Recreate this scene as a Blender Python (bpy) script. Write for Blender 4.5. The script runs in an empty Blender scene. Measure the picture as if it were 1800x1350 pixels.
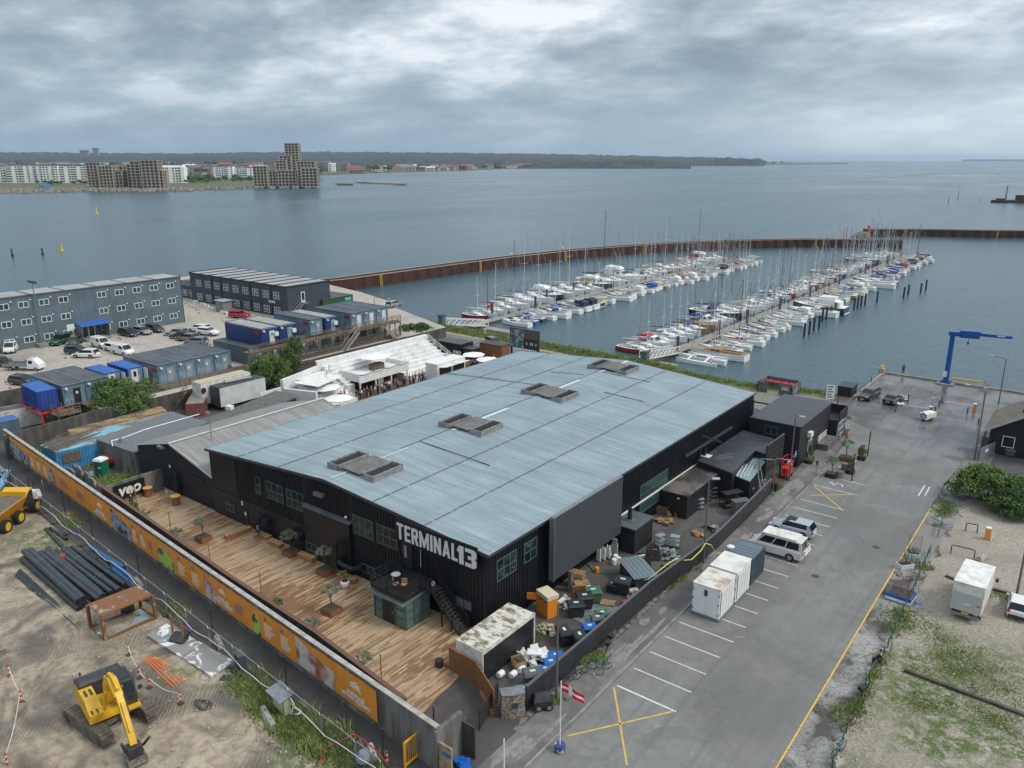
import bpy,bmesh,math,random
import numpy as np
from mathutils import Vector,Matrix,noise
R=math.radians
C=bpy.context.scene.collection
S=bpy.context.scene
# ---------------------------------------------------------------- camera
CAMH=35.0;FPX=1385.0;PITCH=math.atan(394/FPX)
TH=math.atan2(1100/FPX,math.cos(PITCH)+394/FPX*math.sin(PITCH))
cd=bpy.data.cameras.new('camera');cam=bpy.data.objects.new('camera',cd);C.objects.link(cam)
cam.location=(0,0,CAMH);cam.rotation_euler=(math.pi/2-PITCH,0,TH)
cd.sensor_width=36;cd.lens=36*FPX/1800;cd.clip_start=.5;cd.clip_end=90000
S.camera=cam
# ---------------------------------------------------------------- world: nishita behind a broken overcast deck
SUN_EL,SUN_AZ=R(48),R(70)
W=bpy.data.worlds.new('World');S.world=W;W.use_nodes=True
nt=W.node_tree;nt.nodes.clear()
def nd(t,kind,**kw):
 n=t.nodes.new(kind)
 for k,v in kw.items():
  if k.startswith('i_'):
   key=k[2:];n.inputs[int(key) if key.isdigit() else key].default_value=v
  else:setattr(n,k,v)
 return n
def ramp(t,stops,interp='LINEAR'):
 n=t.nodes.new('ShaderNodeValToRGB');cr=n.color_ramp;cr.interpolation=interp
 while len(cr.elements)<len(stops):cr.elements.new(.5)
 for e,(p,c) in zip(cr.elements,stops):
  e.position=p;e.color=(*c,1) if len(c)==3 else c
 return n
def lk(t,a,b):t.links.new(a,b)
sky=nd(nt,'ShaderNodeTexSky',sky_type='NISHITA',sun_disc=False,sun_elevation=SUN_EL,sun_rotation=SUN_AZ)
tc=nd(nt,'ShaderNodeTexCoord');sx=nd(nt,'ShaderNodeSeparateXYZ');lk(nt,tc.outputs['Generated'],sx.inputs[0])
zc=nd(nt,'ShaderNodeMath',operation='MAXIMUM',i_1=0.0);lk(nt,sx.outputs[2],zc.inputs[0])
za=nd(nt,'ShaderNodeMath',operation='ADD',i_1=0.24);lk(nt,zc.outputs[0],za.inputs[0])
dx=nd(nt,'ShaderNodeMath',operation='DIVIDE');lk(nt,sx.outputs[0],dx.inputs[0]);lk(nt,za.outputs[0],dx.inputs[1])
dy=nd(nt,'ShaderNodeMath',operation='DIVIDE');lk(nt,sx.outputs[1],dy.inputs[0]);lk(nt,za.outputs[0],dy.inputs[1])
cv=nd(nt,'ShaderNodeCombineXYZ',i_2=0.0);lk(nt,dx.outputs[0],cv.inputs[0]);lk(nt,dy.outputs[0],cv.inputs[1])
mp=nd(nt,'ShaderNodeMapping');mp.inputs['Rotation'].default_value=(0,0,-TH+R(4));mp.inputs['Scale'].default_value=(1.0,1.15,1);mp.inputs['Location'].default_value=(5.3,2.2,0)
lk(nt,cv.outputs[0],mp.inputs[0])
n1=nd(nt,'ShaderNodeTexNoise',i_Scale=1.05,i_Detail=12.0,i_Roughness=.57,i_Distortion=.1);lk(nt,mp.outputs[0],n1.inputs['Vector'])
n2=nd(nt,'ShaderNodeTexNoise',i_Scale=3.6,i_Detail=9.0,i_Roughness=.62,i_Distortion=.05);lk(nt,mp.outputs[0],n2.inputs['Vector'])
mx=nd(nt,'ShaderNodeMix',data_type='FLOAT');mx.inputs[0].default_value=.30
lk(nt,n1.outputs[0],mx.inputs[2]);lk(nt,n2.outputs[0],mx.inputs[3])
cr=ramp(nt,[(.36,(.16,.205,.25)),(.44,(.235,.29,.34)),(.50,(.35,.405,.45)),(.55,(.50,.55,.585)),(.615,(.78,.805,.82))])
lk(nt,mx.outputs[0],cr.inputs[0])
dp=nd(nt,'ShaderNodeVectorMath',operation='DOT_PRODUCT');lk(nt,tc.outputs['Generated'],dp.inputs[0])
dp.inputs[1].default_value=(math.cos(R(58)),math.sin(R(58)),0)
er=ramp(nt,[(.0,(.215,.30,.385)),(.62,(.235,.325,.41)),(.86,(.40,.48,.55)),(1.0,(.60,.66,.70))])
dm=nd(nt,'ShaderNodeMath',operation='MULTIPLY_ADD',i_1=.62,i_2=.38);lk(nt,dp.outputs['Value'],dm.inputs[0]);lk(nt,dm.outputs[0],er.inputs[0])
hz=ramp(nt,[(.0,(.9,)*3),(.045,(.72,)*3),(.13,(.16,)*3),(.3,(0,)*3)]);lk(nt,zc.outputs[0],hz.inputs[0])
m2=nd(nt,'ShaderNodeMix',data_type='RGBA');lk(nt,hz.outputs[0],m2.inputs[0]);lk(nt,cr.outputs[0],m2.inputs[6]);lk(nt,er.outputs[0],m2.inputs[7])
m3=nd(nt,'ShaderNodeMix',data_type='RGBA',blend_type='MULTIPLY');m3.inputs[0].default_value=1.0
eb=ramp(nt,[(.0,(.93,.95,.97)),(.75,(.96,.97,.98)),(1.0,(1.25,1.22,1.2))]);lk(nt,dm.outputs[0],eb.inputs[0])
lk(nt,m2.outputs[2],m3.inputs[6]);lk(nt,eb.outputs[0],m3.inputs[7])
zg=ramp(nt,[(.0,(1,)*3),(.28,(1,)*3),(.7,(1.75,1.72,1.7)),(1,(2.0,1.97,1.95))]);lk(nt,zc.outputs[0],zg.inputs[0])
m4=nd(nt,'ShaderNodeMix',data_type='RGBA',blend_type='MULTIPLY');m4.inputs[0].default_value=1.0;lk(nt,m3.outputs[2],m4.inputs[6]);lk(nt,zg.outputs[0],m4.inputs[7]);m3=m4
b1=nd(nt,'ShaderNodeBackground',i_Strength=.07);lk(nt,sky.outputs[0],b1.inputs[0])
b2=nd(nt,'ShaderNodeBackground',i_Strength=1.0);lk(nt,m3.outputs[2],b2.inputs[0])
ms=nd(nt,'ShaderNodeMixShader');ms.inputs[0].default_value=.93
lk(nt,b1.outputs[0],ms.inputs[1]);lk(nt,b2.outputs[0],ms.inputs[2])
wo=nd(nt,'ShaderNodeOutputWorld');lk(nt,ms.outputs[0],wo.inputs[0])
sl=bpy.data.lights.new('sun','SUN');sl.energy=1.45;sl.angle=R(16);sl.color=(1,.94,.85)
sun=bpy.data.objects.new('sun',sl);C.objects.link(sun)
sd=Vector((math.sin(SUN_AZ)*math.cos(SUN_EL),math.cos(SUN_AZ)*math.cos(SUN_EL),math.sin(SUN_EL)))
sun.rotation_euler=sd.to_track_quat('Z','Y').to_euler();sun.location=(0,0,300)
S.view_settings.view_transform='Standard';S.view_settings.look='None';S.view_settings.exposure=0.5;S.view_settings.gamma=1
S.render.engine='CYCLES'
# ---------------------------------------------------------------- helpers
def G(px,py,z=0):
 """ground point seen at photo position px,py on the level z (x across the hall, y along it)"""
 X=(px-900)/FPX;Y=(py-675)/FPX
 dn=math.sin(PITCH)+Y*math.cos(PITCH);fw=math.cos(PITCH)-Y*math.sin(PITCH)
 t=(CAMH-z)/dn;a,b=t*X,t*fw;s,c=math.sin(TH),math.cos(TH)
 return Vector((a*c-b*s,a*s+b*c,z))
def GL(pts,z=0):return[G(p[0],p[1],z) for p in pts]
ORG=[None]
def at(root=None):
 ORG[0]=None if root is None else tuple(root.location);return root
class B:
 def __init__(s):s.v=[];s.f=[];s.m=[]
 def add(s,vs,fs,m=0):
  o=len(s.v);s.v+=[tuple(p) for p in vs]
  for f in fs:s.f.append(tuple(i+o for i in f));s.m.append(m)
  return s
 def box(s,x0,y0,z0,x1,y1,z1,m=0):
  return s.add([(x0,y0,z0),(x1,y0,z0),(x1,y1,z0),(x0,y1,z0),(x0,y0,z1),(x1,y0,z1),(x1,y1,z1),(x0,y1,z1)],[(0,3,2,1),(4,5,6,7),(0,1,5,4),(1,2,6,5),(2,3,7,6),(3,0,4,7)],m)
 def obox(s,c,d,rz=0,m=0,taper=1.0):
  cx,cy,cz=c;a,b,h=d[0]/2,d[1]/2,d[2];cs,sn=math.cos(rz),math.sin(rz);vs=[]
  for z,k in((cz,1),(cz+h,taper)):
   for x,y in((-a,-b),(a,-b),(a,b),(-a,b)):vs.append((cx+k*(x*cs-y*sn),cy+k*(x*sn+y*cs),z))
  return s.add(vs,[(0,3,2,1),(4,5,6,7),(0,1,5,4),(1,2,6,5),(2,3,7,6),(3,0,4,7)],m)
 def bar(s,p,q,w,h=None,m=0):
  p,q=Vector(p),Vector(q);h=h or w;d=(q-p)
  if d.length<1e-6:return s
  d.normalize();up=Vector((0,0,1)) if abs(d.z)<.95 else Vector((1,0,0))
  a=d.cross(up).normalized()*w/2;b=a.cross(d).normalized()*h/2
  vs=[p-a-b,p+a-b,p+a+b,p-a+b,q-a-b,q+a-b,q+a+b,q-a+b]
  return s.add(vs,[(0,1,2,3),(7,6,5,4),(4,5,1,0),(5,6,2,1),(6,7,3,2),(7,4,0,3)],m)
 def tube(s,pts,r,n=6,m=0,r2=None):
  pts=[Vector(p) for p in pts];k=len(pts);vs=[];pa=None
  for i,p in enumerate(pts):
   d=(pts[min(i+1,k-1)]-pts[max(i-1,0)]).normalized()
   if pa is None:
    up=Vector((0,0,1)) if abs(d.z)<.9 else Vector((1,0,0));pa=d.cross(up).normalized()
   else:pa=(pa-d*pa.dot(d)).normalized()
   b=d.cross(pa);rr=r if r2 is None else r+(r2-r)*i/(k-1)
   if isinstance(r,(list,tuple)):rr=r[i]
   for j in range(n):
    t=2*math.pi*j/n;vs.append(p+pa*rr*math.cos(t)+b*rr*math.sin(t))
  fs=[(i*n+j,i*n+(j+1)%n,(i+1)*n+(j+1)%n,(i+1)*n+j) for i in range(k-1) for j in range(n)]
  fs+=[tuple(range(n-1,-1,-1)),tuple((k-1)*n+j for j in range(n))]
  return s.add(vs,fs,m)
 def cyl(s,x,y,z0,z1,r,n=10,r2=None,m=0):return s.tube([(x,y,z0),(x,y,z1)],r,n,m,r2)
 def prism(s,poly,z0,z1,m=0,cap=True):
  n=len(poly);vs=[(p[0],p[1],z0) for p in poly]+[(p[0],p[1],z1) for p in poly]
  fs=[(i,(i+1)%n,n+(i+1)%n,n+i) for i in range(n)]
  if cap:fs+=[tuple(range(n-1,-1,-1)),tuple(range(n,2*n))]
  return s.add(vs,fs,m)
 def ext(s,poly,vec,m=0):
  n=len(poly);vec=Vector(vec);vs=[Vector(p) for p in poly];vs+=[p+vec for p in vs[:n]]
  return s.add(vs,[(i,(i+1)%n,n+(i+1)%n,n+i) for i in range(n)]+[tuple(range(n-1,-1,-1)),tuple(range(n,2*n))],m)
 def sheet(s,poly,z,m=0):return s.add([(p[0],p[1],z) for p in poly],[tuple(range(len(poly)))],m)
 def lathe(s,prof,c=(0,0,0),n=12,m=0):
  vs=[];k=len(prof)
  for r,z in prof:
   for j in range(n):t=2*math.pi*j/n;vs.append((c[0]+r*math.cos(t),c[1]+r*math.sin(t),c[2]+z))
  fs=[(i*n+j,i*n+(j+1)%n,(i+1)*n+(j+1)%n,(i+1)*n+j) for i in range(k-1) for j in range(n)]
  fs+=[tuple(range(n-1,-1,-1)),tuple((k-1)*n+j for j in range(n))]
  return s.add(vs,fs,m)
 def loft(s,rings,m=0,cap=True):
  n=len(rings[0]);vs=[p for r in rings for p in r];k=len(rings)
  fs=[(i*n+j,i*n+(j+1)%n,(i+1)*n+(j+1)%n,(i+1)*n+j) for i in range(k-1) for j in range(n)]
  if cap:fs+=[tuple(range(n-1,-1,-1)),tuple((k-1)*n+j for j in range(n))]
  return s.add(vs,fs,m)
 def build(s,name,mats,parent=None,loc=None,rz=0,smooth=False):
  if parent is not None and ORG[0] is not None:ox,oy,oz=ORG[0];s.v=[(a-ox,c-oy,d-oz) for a,c,d in s.v]
  me=bpy.data.meshes.new(name);me.from_pydata(s.v,[],s.f)
  if not isinstance(mats,(list,tuple)):mats=[mats]
  for m in mats:me.materials.append(m)
  if len(mats)>1:me.polygons.foreach_set('material_index',s.m)
  if smooth:me.polygons.foreach_set('use_smooth',[True]*len(s.f))
  bm=bmesh.new();bm.from_mesh(me);bmesh.ops.recalc_face_normals(bm,faces=bm.faces);bm.to_mesh(me);bm.free()
  o=bpy.data.objects.new(name,me);C.objects.link(o)
  if parent:o.parent=parent
  if loc is not None:o.location=loc
  o.rotation_euler.z=rz
  return o
def tag(o,label=None,cat=None,group=None,kind=None):
 if label:o['label']=label
 if cat:o['category']=cat
 if group:o['group']=group
 if kind:o['kind']=kind
 return o
def T(name,label,cat,loc=(0,0,0),rz=0,group=None):
 o=bpy.data.objects.new(name,None);C.objects.link(o);o.location=loc;o.rotation_euler.z=rz
 o.empty_display_size=.1
 return tag(o,label,cat,group)
KIDS={}
def kids(o):return[c for c in bpy.data.objects if c.parent==o]
def tree(o):
 k=KIDS.get(o.name)
 if k is None:k=KIDS[o.name]=[(c,tree(c)) for c in kids(o)]
 return k
def dup(root,loc=None,rz=None,label=None,group=None,mats=None,sc=None,_t=None,_p=None):
 """copy of a thing with copies of its parts; mats {part name: material} swaps a part's paint"""
 t=tree(root) if _t is None else _t
 c=root.copy();C.objects.link(c)
 if _p is not None:c.parent=_p
 if loc is not None:c.location=loc
 if rz is not None:c.rotation_euler.z=rz
 if label:c['label']=label
 if group:c['group']=group
 if sc is not None:c.scale=(sc,)*3 if not isinstance(sc,(tuple,list)) else sc
 b=root.name.split('.')[0]
 if mats and b in mats and c.data:
  c.material_slots[0].link='OBJECT';c.material_slots[0].material=mats[b]
 for ch,ct in t:dup(ch,mats=mats,_t=ct,_p=c)
 return c
rnd=random.Random(7)
ORD=['zeroth','first','second','third','fourth','fifth','sixth','seventh','eighth','ninth','tenth','eleventh','twelfth','thirteenth','fourteenth','fifteenth','sixteenth','seventeenth','eighteenth','nineteenth','twentieth']
def ordw(i):
 if i<=20:return ORD[i]
 return['','','twenty','thirty','forty','fifty'][i//10]+('-'+ORD[i%10] if i%10 else 'th') if i%10 else{30:'thirtieth',40:'fortieth',50:'fiftieth'}[i]
# ---------------------------------------------------------------- materials
MC={}
def mat(name,col,rough=.7,metal=0,var=None,vs=1.0,vr=(.4,.62),detail=5,bump=0,bs=None,stretch=(1,1,1),var2=None,v2s=.3,v2r=(.5,.62),coat=0,spec=.5,dist=0,world=False,tr=0,wet=None,alpha=1,ptc=None):
 if name in MC:return MC[name]
 m=bpy.data.materials.new(name);m.use_nodes=True;MC[name]=m;t=m.node_tree
 p=t.nodes['Principled BSDF'];p.inputs['Roughness'].default_value=rough;p.inputs['Metallic'].default_value=metal
 p.inputs['Base Color'].default_value=(*col,1);p.inputs['Coat Weight'].default_value=coat
 p.inputs['Specular IOR Level'].default_value=spec;p.inputs['Transmission Weight'].default_value=tr;p.inputs['Alpha'].default_value=alpha
 m.diffuse_color=(*col,1)
 if var is None and not bump and wet is None:return m
 if world:src=nd(t,'ShaderNodeNewGeometry').outputs['Position']
 else:src=nd(t,'ShaderNodeTexCoord').outputs['Object']
 mp=nd(t,'ShaderNodeMapping');mp.inputs['Scale'].default_value=stretch;lk(t,src,mp.inputs[0])
 def nz(sc,de=detail,ds=dist,rg=.6):
  n=nd(t,'ShaderNodeTexNoise',i_Scale=sc,i_Detail=float(de),i_Roughness=rg,i_Distortion=float(ds));lk(t,mp.outputs[0],n.inputs['Vector']);return n
 out=None
 if var is not None:
  a=nz(vs);r=ramp(t,[(vr[0],col),(vr[1],var)]);lk(t,a.outputs[0],r.inputs[0]);out=r.outputs[0]
  if var2 is not None:
   b=nz(v2s);r2=ramp(t,[(v2r[0],(0,)*3),(v2r[1],(1,)*3)]);lk(t,b.outputs[0],r2.inputs[0])
   mm=nd(t,'ShaderNodeMix',data_type='RGBA');lk(t,r2.outputs[0],mm.inputs[0]);lk(t,out,mm.inputs[6]);mm.inputs[7].default_value=(*var2,1)
   out=mm.outputs[2]
  lk(t,out,p.inputs['Base Color'])
 if wet is not None:
  b=nz(wet[0],6,.4);r2=ramp(t,[(wet[1],(rough,)*3),(wet[2],(wet[3],)*3)]);lk(t,b.outputs[0],r2.inputs[0]);lk(t,r2.outputs[0],p.inputs['Roughness'])
 if bump:
  b=nz(bs or vs*4,6);bn=nd(t,'ShaderNodeBump',i_Strength=bump,i_Distance=.05);lk(t,b.outputs[0],bn.inputs['Height']);lk(t,bn.outputs[0],p.inputs['Normal'])
 return m
def nmix(t,fac,a,b,bl='MIX'):
 m=nd(t,'ShaderNodeMix',data_type='RGBA',blend_type=bl)
 for i,x in((0,fac),(6,a),(7,b)):
  if isinstance(x,(int,float)):m.inputs[i].default_value=x
  elif isinstance(x,tuple):m.inputs[i].default_value=(*x,1)
  else:lk(t,x,m.inputs[i])
 return m.outputs[2]
def nmath(t,op,*a):
 n=nd(t,'ShaderNodeMath',operation=op)
 for i,x in enumerate(a):
  if isinstance(x,(int,float)):n.inputs[i].default_value=x
  else:lk(t,x,n.inputs[i])
 return n.outputs[0]
def nnoise(t,vec,sc,de=5,rg=.6,ds=0):
 n=nd(t,'ShaderNodeTexNoise',i_Scale=float(sc),i_Detail=float(de),i_Roughness=rg,i_Distortion=float(ds));lk(t,vec,n.inputs['Vector']);return n.outputs[0]
def nramp(t,fac,stops,interp='LINEAR'):
 r=ramp(t,[(p,(c,)*3 if isinstance(c,(int,float)) else c) for p,c in stops],interp);lk(t,fac,r.inputs[0]);return r.outputs[0]
def nmap(t,vec,scale=(1,1,1),rot=(0,0,0),loc=(0,0,0)):
 n=nd(t,'ShaderNodeMapping');n.inputs['Scale'].default_value=scale;n.inputs['Rotation'].default_value=rot;n.inputs['Location'].default_value=loc
 lk(t,vec,n.inputs[0]);return n.outputs[0]
def newmat(name,rough=.8):
 m=bpy.data.materials.new(name);m.use_nodes=True;MC[name]=m;t=m.node_tree;p=t.nodes['Principled BSDF'];p.inputs['Roughness'].default_value=rough
 return m,t,p,nd(t,'ShaderNodeNewGeometry').outputs['Position']
def nbump(t,p,h,st=.4,di=.05):
 b=nd(t,'ShaderNodeBump',i_Strength=st,i_Distance=di);lk(t,h,b.inputs['Height']);lk(t,b.outputs[0],p.inputs['Normal'])
# ================================================================ ground materials
def m_asphalt(name,base,dark,light,patch=.5,wetness=(.5,.62),sc=1.0):
 m,t,p,P=newmat(name)
 a=nnoise(t,P,.09*sc,6,.62,.6);b=nnoise(t,P,1.3,6,.7);c=nnoise(t,P,40,3)
 col=nramp(t,a,[(.40,dark),(.5,base),(.60,light)])
 col=nmix(t,nramp(t,b,[(.38,.0),(.66,.5)]),col,dark)
 col=nmix(t,nramp(t,c,[(.3,.0),(.75,.5)]),col,light)
 st=nnoise(t,nmap(t,P,(1.4,.05,1)),1.0,4,.6,.3);col=nmix(t,nramp(t,st,[(.5,0.0),(.68,.5)]),col,dark)
 d2=nnoise(t,P,.33,7,.7,.9);col=nmix(t,nramp(t,d2,[(.54,0.0),(.60,.42)]),col,dark)
 f=nnoise(t,P,.55,8,.72,1.2);col=nmix(t,nramp(t,f,[(.64,0.0),(.69,patch)]),col,tuple(min(1,x*2.1) for x in light))
 v=nd(t,'ShaderNodeTexVoronoi',feature='DISTANCE_TO_EDGE',i_Scale=.12);lk(t,nmap(t,P),v.inputs['Vector'])
 col=nmix(t,nramp(t,v.outputs['Distance'],[(.0,.22),(.004,0.0)]),col,tuple(x*.35 for x in dark))
 lk(t,col,p.inputs['Base Color'])
 w=nnoise(t,P,.11,5,.6,.8);lk(t,nramp(t,w,[(wetness[0],.85),(wetness[1],.16)]),p.inputs['Roughness'])
 nbump(t,p,c,.12,.02);return m
def m_gravel():
 m,t,p,P=newmat('gravel',.95)
 a=nnoise(t,P,4.2,9,.95);b=nnoise(t,P,.12,5,.6,.5)
 col=nramp(t,a,[(.3,(.06,.052,.042)),(.42,(.20,.175,.14)),(.52,(.34,.305,.25)),(.66,(.64,.60,.52))])
 col=nmix(t,nramp(t,b,[(.42,.0),(.62,.45)]),col,(.19,.165,.13))
 g=nnoise(t,P,.075,4,.55,.4);g2=nnoise(t,P,1.1,7,.8)
 gm=nmath(t,'MULTIPLY',nramp(t,g,[(.43,0.0),(.55,1.0)]),nramp(t,g2,[(.44,0.0),(.54,1.0)]))
 gc=nramp(t,nnoise(t,P,6,6,.8),[(.35,(.035,.065,.014)),(.6,(.115,.16,.04)),(.75,(.2,.21,.08))])
 sp=nd(t,'ShaderNodeSeparateXYZ');lk(t,P,sp.inputs[0])
 lim=nmath(t,'MULTIPLY',nramp(t,nmath(t,'MULTIPLY',sp.outputs[1],.0125),[(.74,1.0),(.82,0.0)]),nramp(t,nmath(t,'MULTIPLY_ADD',sp.outputs[0],.05,.5),[(.02,0.0),(.14,1.0)]))
 col=nmix(t,nmath(t,'MULTIPLY',gm,lim),col,gc)
 lk(t,col,p.inputs['Base Color']);nbump(t,p,a,.8,.08);return m
def m_sand():
 m,t,p,P=newmat('site_sand',.92)
 a=nnoise(t,P,.16,7,.6,1.4);b=nnoise(t,P,1.2,8,.7,.8);c=nnoise(t,P,14,5)
 col=nramp(t,a,[(.36,(.10,.088,.072)),(.45,(.22,.183,.138)),(.53,(.35,.288,.212)),(.66,(.46,.385,.285))])
 col=nmix(t,nramp(t,b,[(.38,.55),(.56,0.0)]),col,(.105,.097,.083))
 wv=nd(t,'ShaderNodeTexWave',bands_direction='DIAGONAL',i_Scale=1.6,i_Distortion=9.0,i_Detail=3.0);wv.inputs['Detail Scale'].default_value=.35;lk(t,P,wv.inputs['Vector'])
 tr=nd(t,'ShaderNodeTexWave',bands_direction='X',i_Scale=.04,i_Distortion=20.0,i_Detail=2.0);tr.inputs['Detail Scale'].default_value=.45;lk(t,nmap(t,P,(1,.8,1),(0,0,.6)),tr.inputs['Vector'])
 tm=nramp(t,tr.outputs[0],[(.78,0.0),(.86,1.0)])
 k=nmath(t,'MULTIPLY',tm,wv.outputs[0]);col=nmix(t,nmath(t,'MULTIPLY',tm,.35),col,(.17,.15,.12))
 g=nnoise(t,P,.14,5,.6,.3);g2=nnoise(t,P,1.6,6,.8)
 sp=nd(t,'ShaderNodeSeparateXYZ');lk(t,P,sp.inputs[0])
 near=nramp(t,nmath(t,'MULTIPLY_ADD',nmath(t,'MULTIPLY_ADD',sp.outputs[0],.066,sp.outputs[1]),.1,-1.4),[(.40,0.0),(.75,1.0)])
 gm=nmath(t,'MULTIPLY',nmath(t,'MULTIPLY',nramp(t,g,[(.47,0.0),(.55,1.0)]),nramp(t,g2,[(.42,0.0),(.56,1.0)])),near)
 col=nmix(t,gm,col,nramp(t,c,[(.35,(.04,.07,.018)),(.65,(.14,.17,.05))]))
 lk(t,col,p.inputs['Base Color'])
 h=nmath(t,'ADD',nmath(t,'MULTIPLY',k,.45),nmath(t,'ADD',nmath(t,'MULTIPLY',b,1.2),nmath(t,'MULTIPLY',c,.25)))
 nbump(t,p,h,.75,.16);return m
def m_deck():
 m,t,p,P=newmat('deck_boards',.75)
 sp=nd(t,'ShaderNodeSeparateXYZ');lk(t,P,sp.inputs[0]);x,y=sp.outputs[0],sp.outputs[1]
 idx=nmath(t,'FLOOR',nmath(t,'DIVIDE',x,.148));fx=nmath(t,'FRACT',nmath(t,'DIVIDE',x,.148))
 wn=nd(t,'ShaderNodeTexWhiteNoise',noise_dimensions='1D');lk(t,idx,wn.inputs['W'])
 yo=nmath(t,'MULTIPLY_ADD',wn.outputs['Value'],4.2,y);seg=nmath(t,'FLOOR',nmath(t,'DIVIDE',yo,4.2));fy=nmath(t,'FRACT',nmath(t,'DIVIDE',yo,4.2))
 cb=nd(t,'ShaderNodeCombineXYZ');lk(t,idx,cb.inputs[0]);lk(t,seg,cb.inputs[1])
 w2=nd(t,'ShaderNodeTexWhiteNoise',noise_dimensions='2D');lk(t,cb.outputs[0],w2.inputs['Vector'])
 base=nramp(t,w2.outputs['Value'],[(.0,(.25,.155,.085)),(.3,(.34,.23,.135)),(.7,(.39,.27,.165)),(1,(.46,.34,.215))])
 c2=nd(t,'ShaderNodeCombineXYZ');lk(t,nmath(t,'MULTIPLY',idx,7.31),c2.inputs[0]);lk(t,nmath(t,'MULTIPLY',y,.35),c2.inputs[1])
 s1=nnoise(t,c2.outputs[0],1.0,2,.5);big=nnoise(t,P,.13,3,.5,.5)
 s=nmath(t,'ADD',nmath(t,'MULTIPLY',s1,.62),nmath(t,'MULTIPLY',big,.62))
 col=nmix(t,nramp(t,s,[(.635,0.0),(.665,.85)]),base,(.20,.098,.046))
 col=nmix(t,nramp(t,nnoise(t,P,.5,5),[(.5,0.0),(.7,.3)]),col,(.33,.25,.16))
 gap=nmath(t,'MAXIMUM',nramp(t,fx,[(.0,1.0),(.07,0.0)]),nramp(t,fy,[(.0,1.0),(.006,0.0)]))
 col=nmix(t,gap,col,(.04,.022,.012));lk(t,col,p.inputs['Base Color'])
 lk(t,nramp(t,s,[(.62,.8),(.67,.4)]),p.inputs['Roughness']);nbump(t,p,nmath(t,'SUBTRACT',1.0,gap),.5,.02);return m
def m_water():
 m,t,p,P=newmat('sea_water',.08)
 p.inputs['Base Color'].default_value=(.04,.08,.1,1);p.inputs['IOR'].default_value=1.33
 L=nnoise(t,nmap(t,P,(1,.32,1),(0,0,.5)),.006,4,.6,.8)
 d=nramp(t,L,[(.35,(.035,.075,.098)),(.7,(.062,.112,.135))]);lk(t,d,p.inputs['Base Color'])
 P2=nmap(t,P,(1,.45,1),(0,0,.75))
 a=nnoise(t,P2,.9,5,.65,.6);b=nnoise(t,P2,.12,4,.6,.5)
 h=nmath(t,'ADD',a,nmath(t,'MULTIPLY',b,2.0))
 bn=nd(t,'ShaderNodeBump',i_Distance=.42);lk(t,nramp(t,L,[(.35,.34),(.65,.6)]),bn.inputs['Strength']);lk(t,h,bn.inputs['Height']);lk(t,bn.outputs[0],p.inputs['Normal'])
 lk(t,nramp(t,L,[(.3,.14),(.7,.30)]),p.inputs['Roughness']);return m
ASPH=m_asphalt('yard_asphalt',(.075,.069,.064),(.044,.041,.039),(.108,.10,.093),.35,(.56,.68))
ROAD=m_asphalt('road_asphalt',(.165,.162,.152),(.118,.117,.111),(.205,.202,.192),.42,(.50,.64))
QUAY=m_asphalt('quay_asphalt',(.115,.112,.111),(.065,.063,.064),(.17,.166,.16),.5,(.38,.52),1.6)
PAVE=m_asphalt('pavement_asphalt',(.135,.123,.117),(.082,.075,.073),(.205,.195,.185),.8,(.55,.7),2.2)
LANE=m_asphalt('lane_asphalt',(.052,.050,.050),(.035,.034,.035),(.078,.075,.073),.45,(.55,.7))
GRAV=m_gravel();SAND=m_sand();DECK=m_deck();WATER=m_water()
def m_cracked():
 m,t,p,P=newmat('cracked_asphalt',.9)
 v=nd(t,'ShaderNodeTexVoronoi',feature='DISTANCE_TO_EDGE',i_Scale=2.3);
 w=nnoise(t,P,1.5,4);cb=nd(t,'ShaderNodeVectorMath',operation='ADD');lk(t,P,cb.inputs[0]);c3=nd(t,'ShaderNodeCombineXYZ');lk(t,w,c3.inputs[0]);lk(t,w,c3.inputs[1]);lk(t,c3.outputs[0],cb.inputs[1]);lk(t,cb.outputs[0],v.inputs['Vector'])
 a=nnoise(t,P,.35,5,.6,.6)
 col=nramp(t,a,[(.40,(.075,.068,.062)),(.48,(.20,.195,.185)),(.62,(.30,.295,.28))])
 col=nmix(t,nramp(t,v.outputs['Distance'],[(.0,1.0),(.045,0.0)]),col,(.05,.045,.038))
 g=nnoise(t,P,.3,6,.75,.4);col=nmix(t,nramp(t,g,[(.60,0.0),(.66,.9)]),col,(.07,.10,.03))
 lk(t,col,p.inputs['Base Color']);nbump(t,p,v.outputs['Distance'],.3,.05);return m
CRACK=m_cracked()
CONC=mat('concrete',(.26,.25,.235),.85,var=(.13,.125,.118),vs=1.2,vr=(.4,.7),bump=.3,bs=8)
CONCW=mat('stained_concrete',(.20,.19,.175),.9,var=(.075,.07,.065),vs=1.1,vr=(.35,.65),stretch=(1,1,.25),bump=.3,bs=6,var2=(.30,.285,.26),v2s=.5,v2r=(.58,.7),world=True)
CONCD=mat('dark_concrete',(.085,.08,.075),.9,var=(.035,.033,.032),vs=1.2,vr=(.35,.62),stretch=(1,1,.25),bump=.3,bs=6,world=True)
def struct(name,bld,m,**kw):return tag(bld.build(name,m,**kw),kind='structure')
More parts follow.
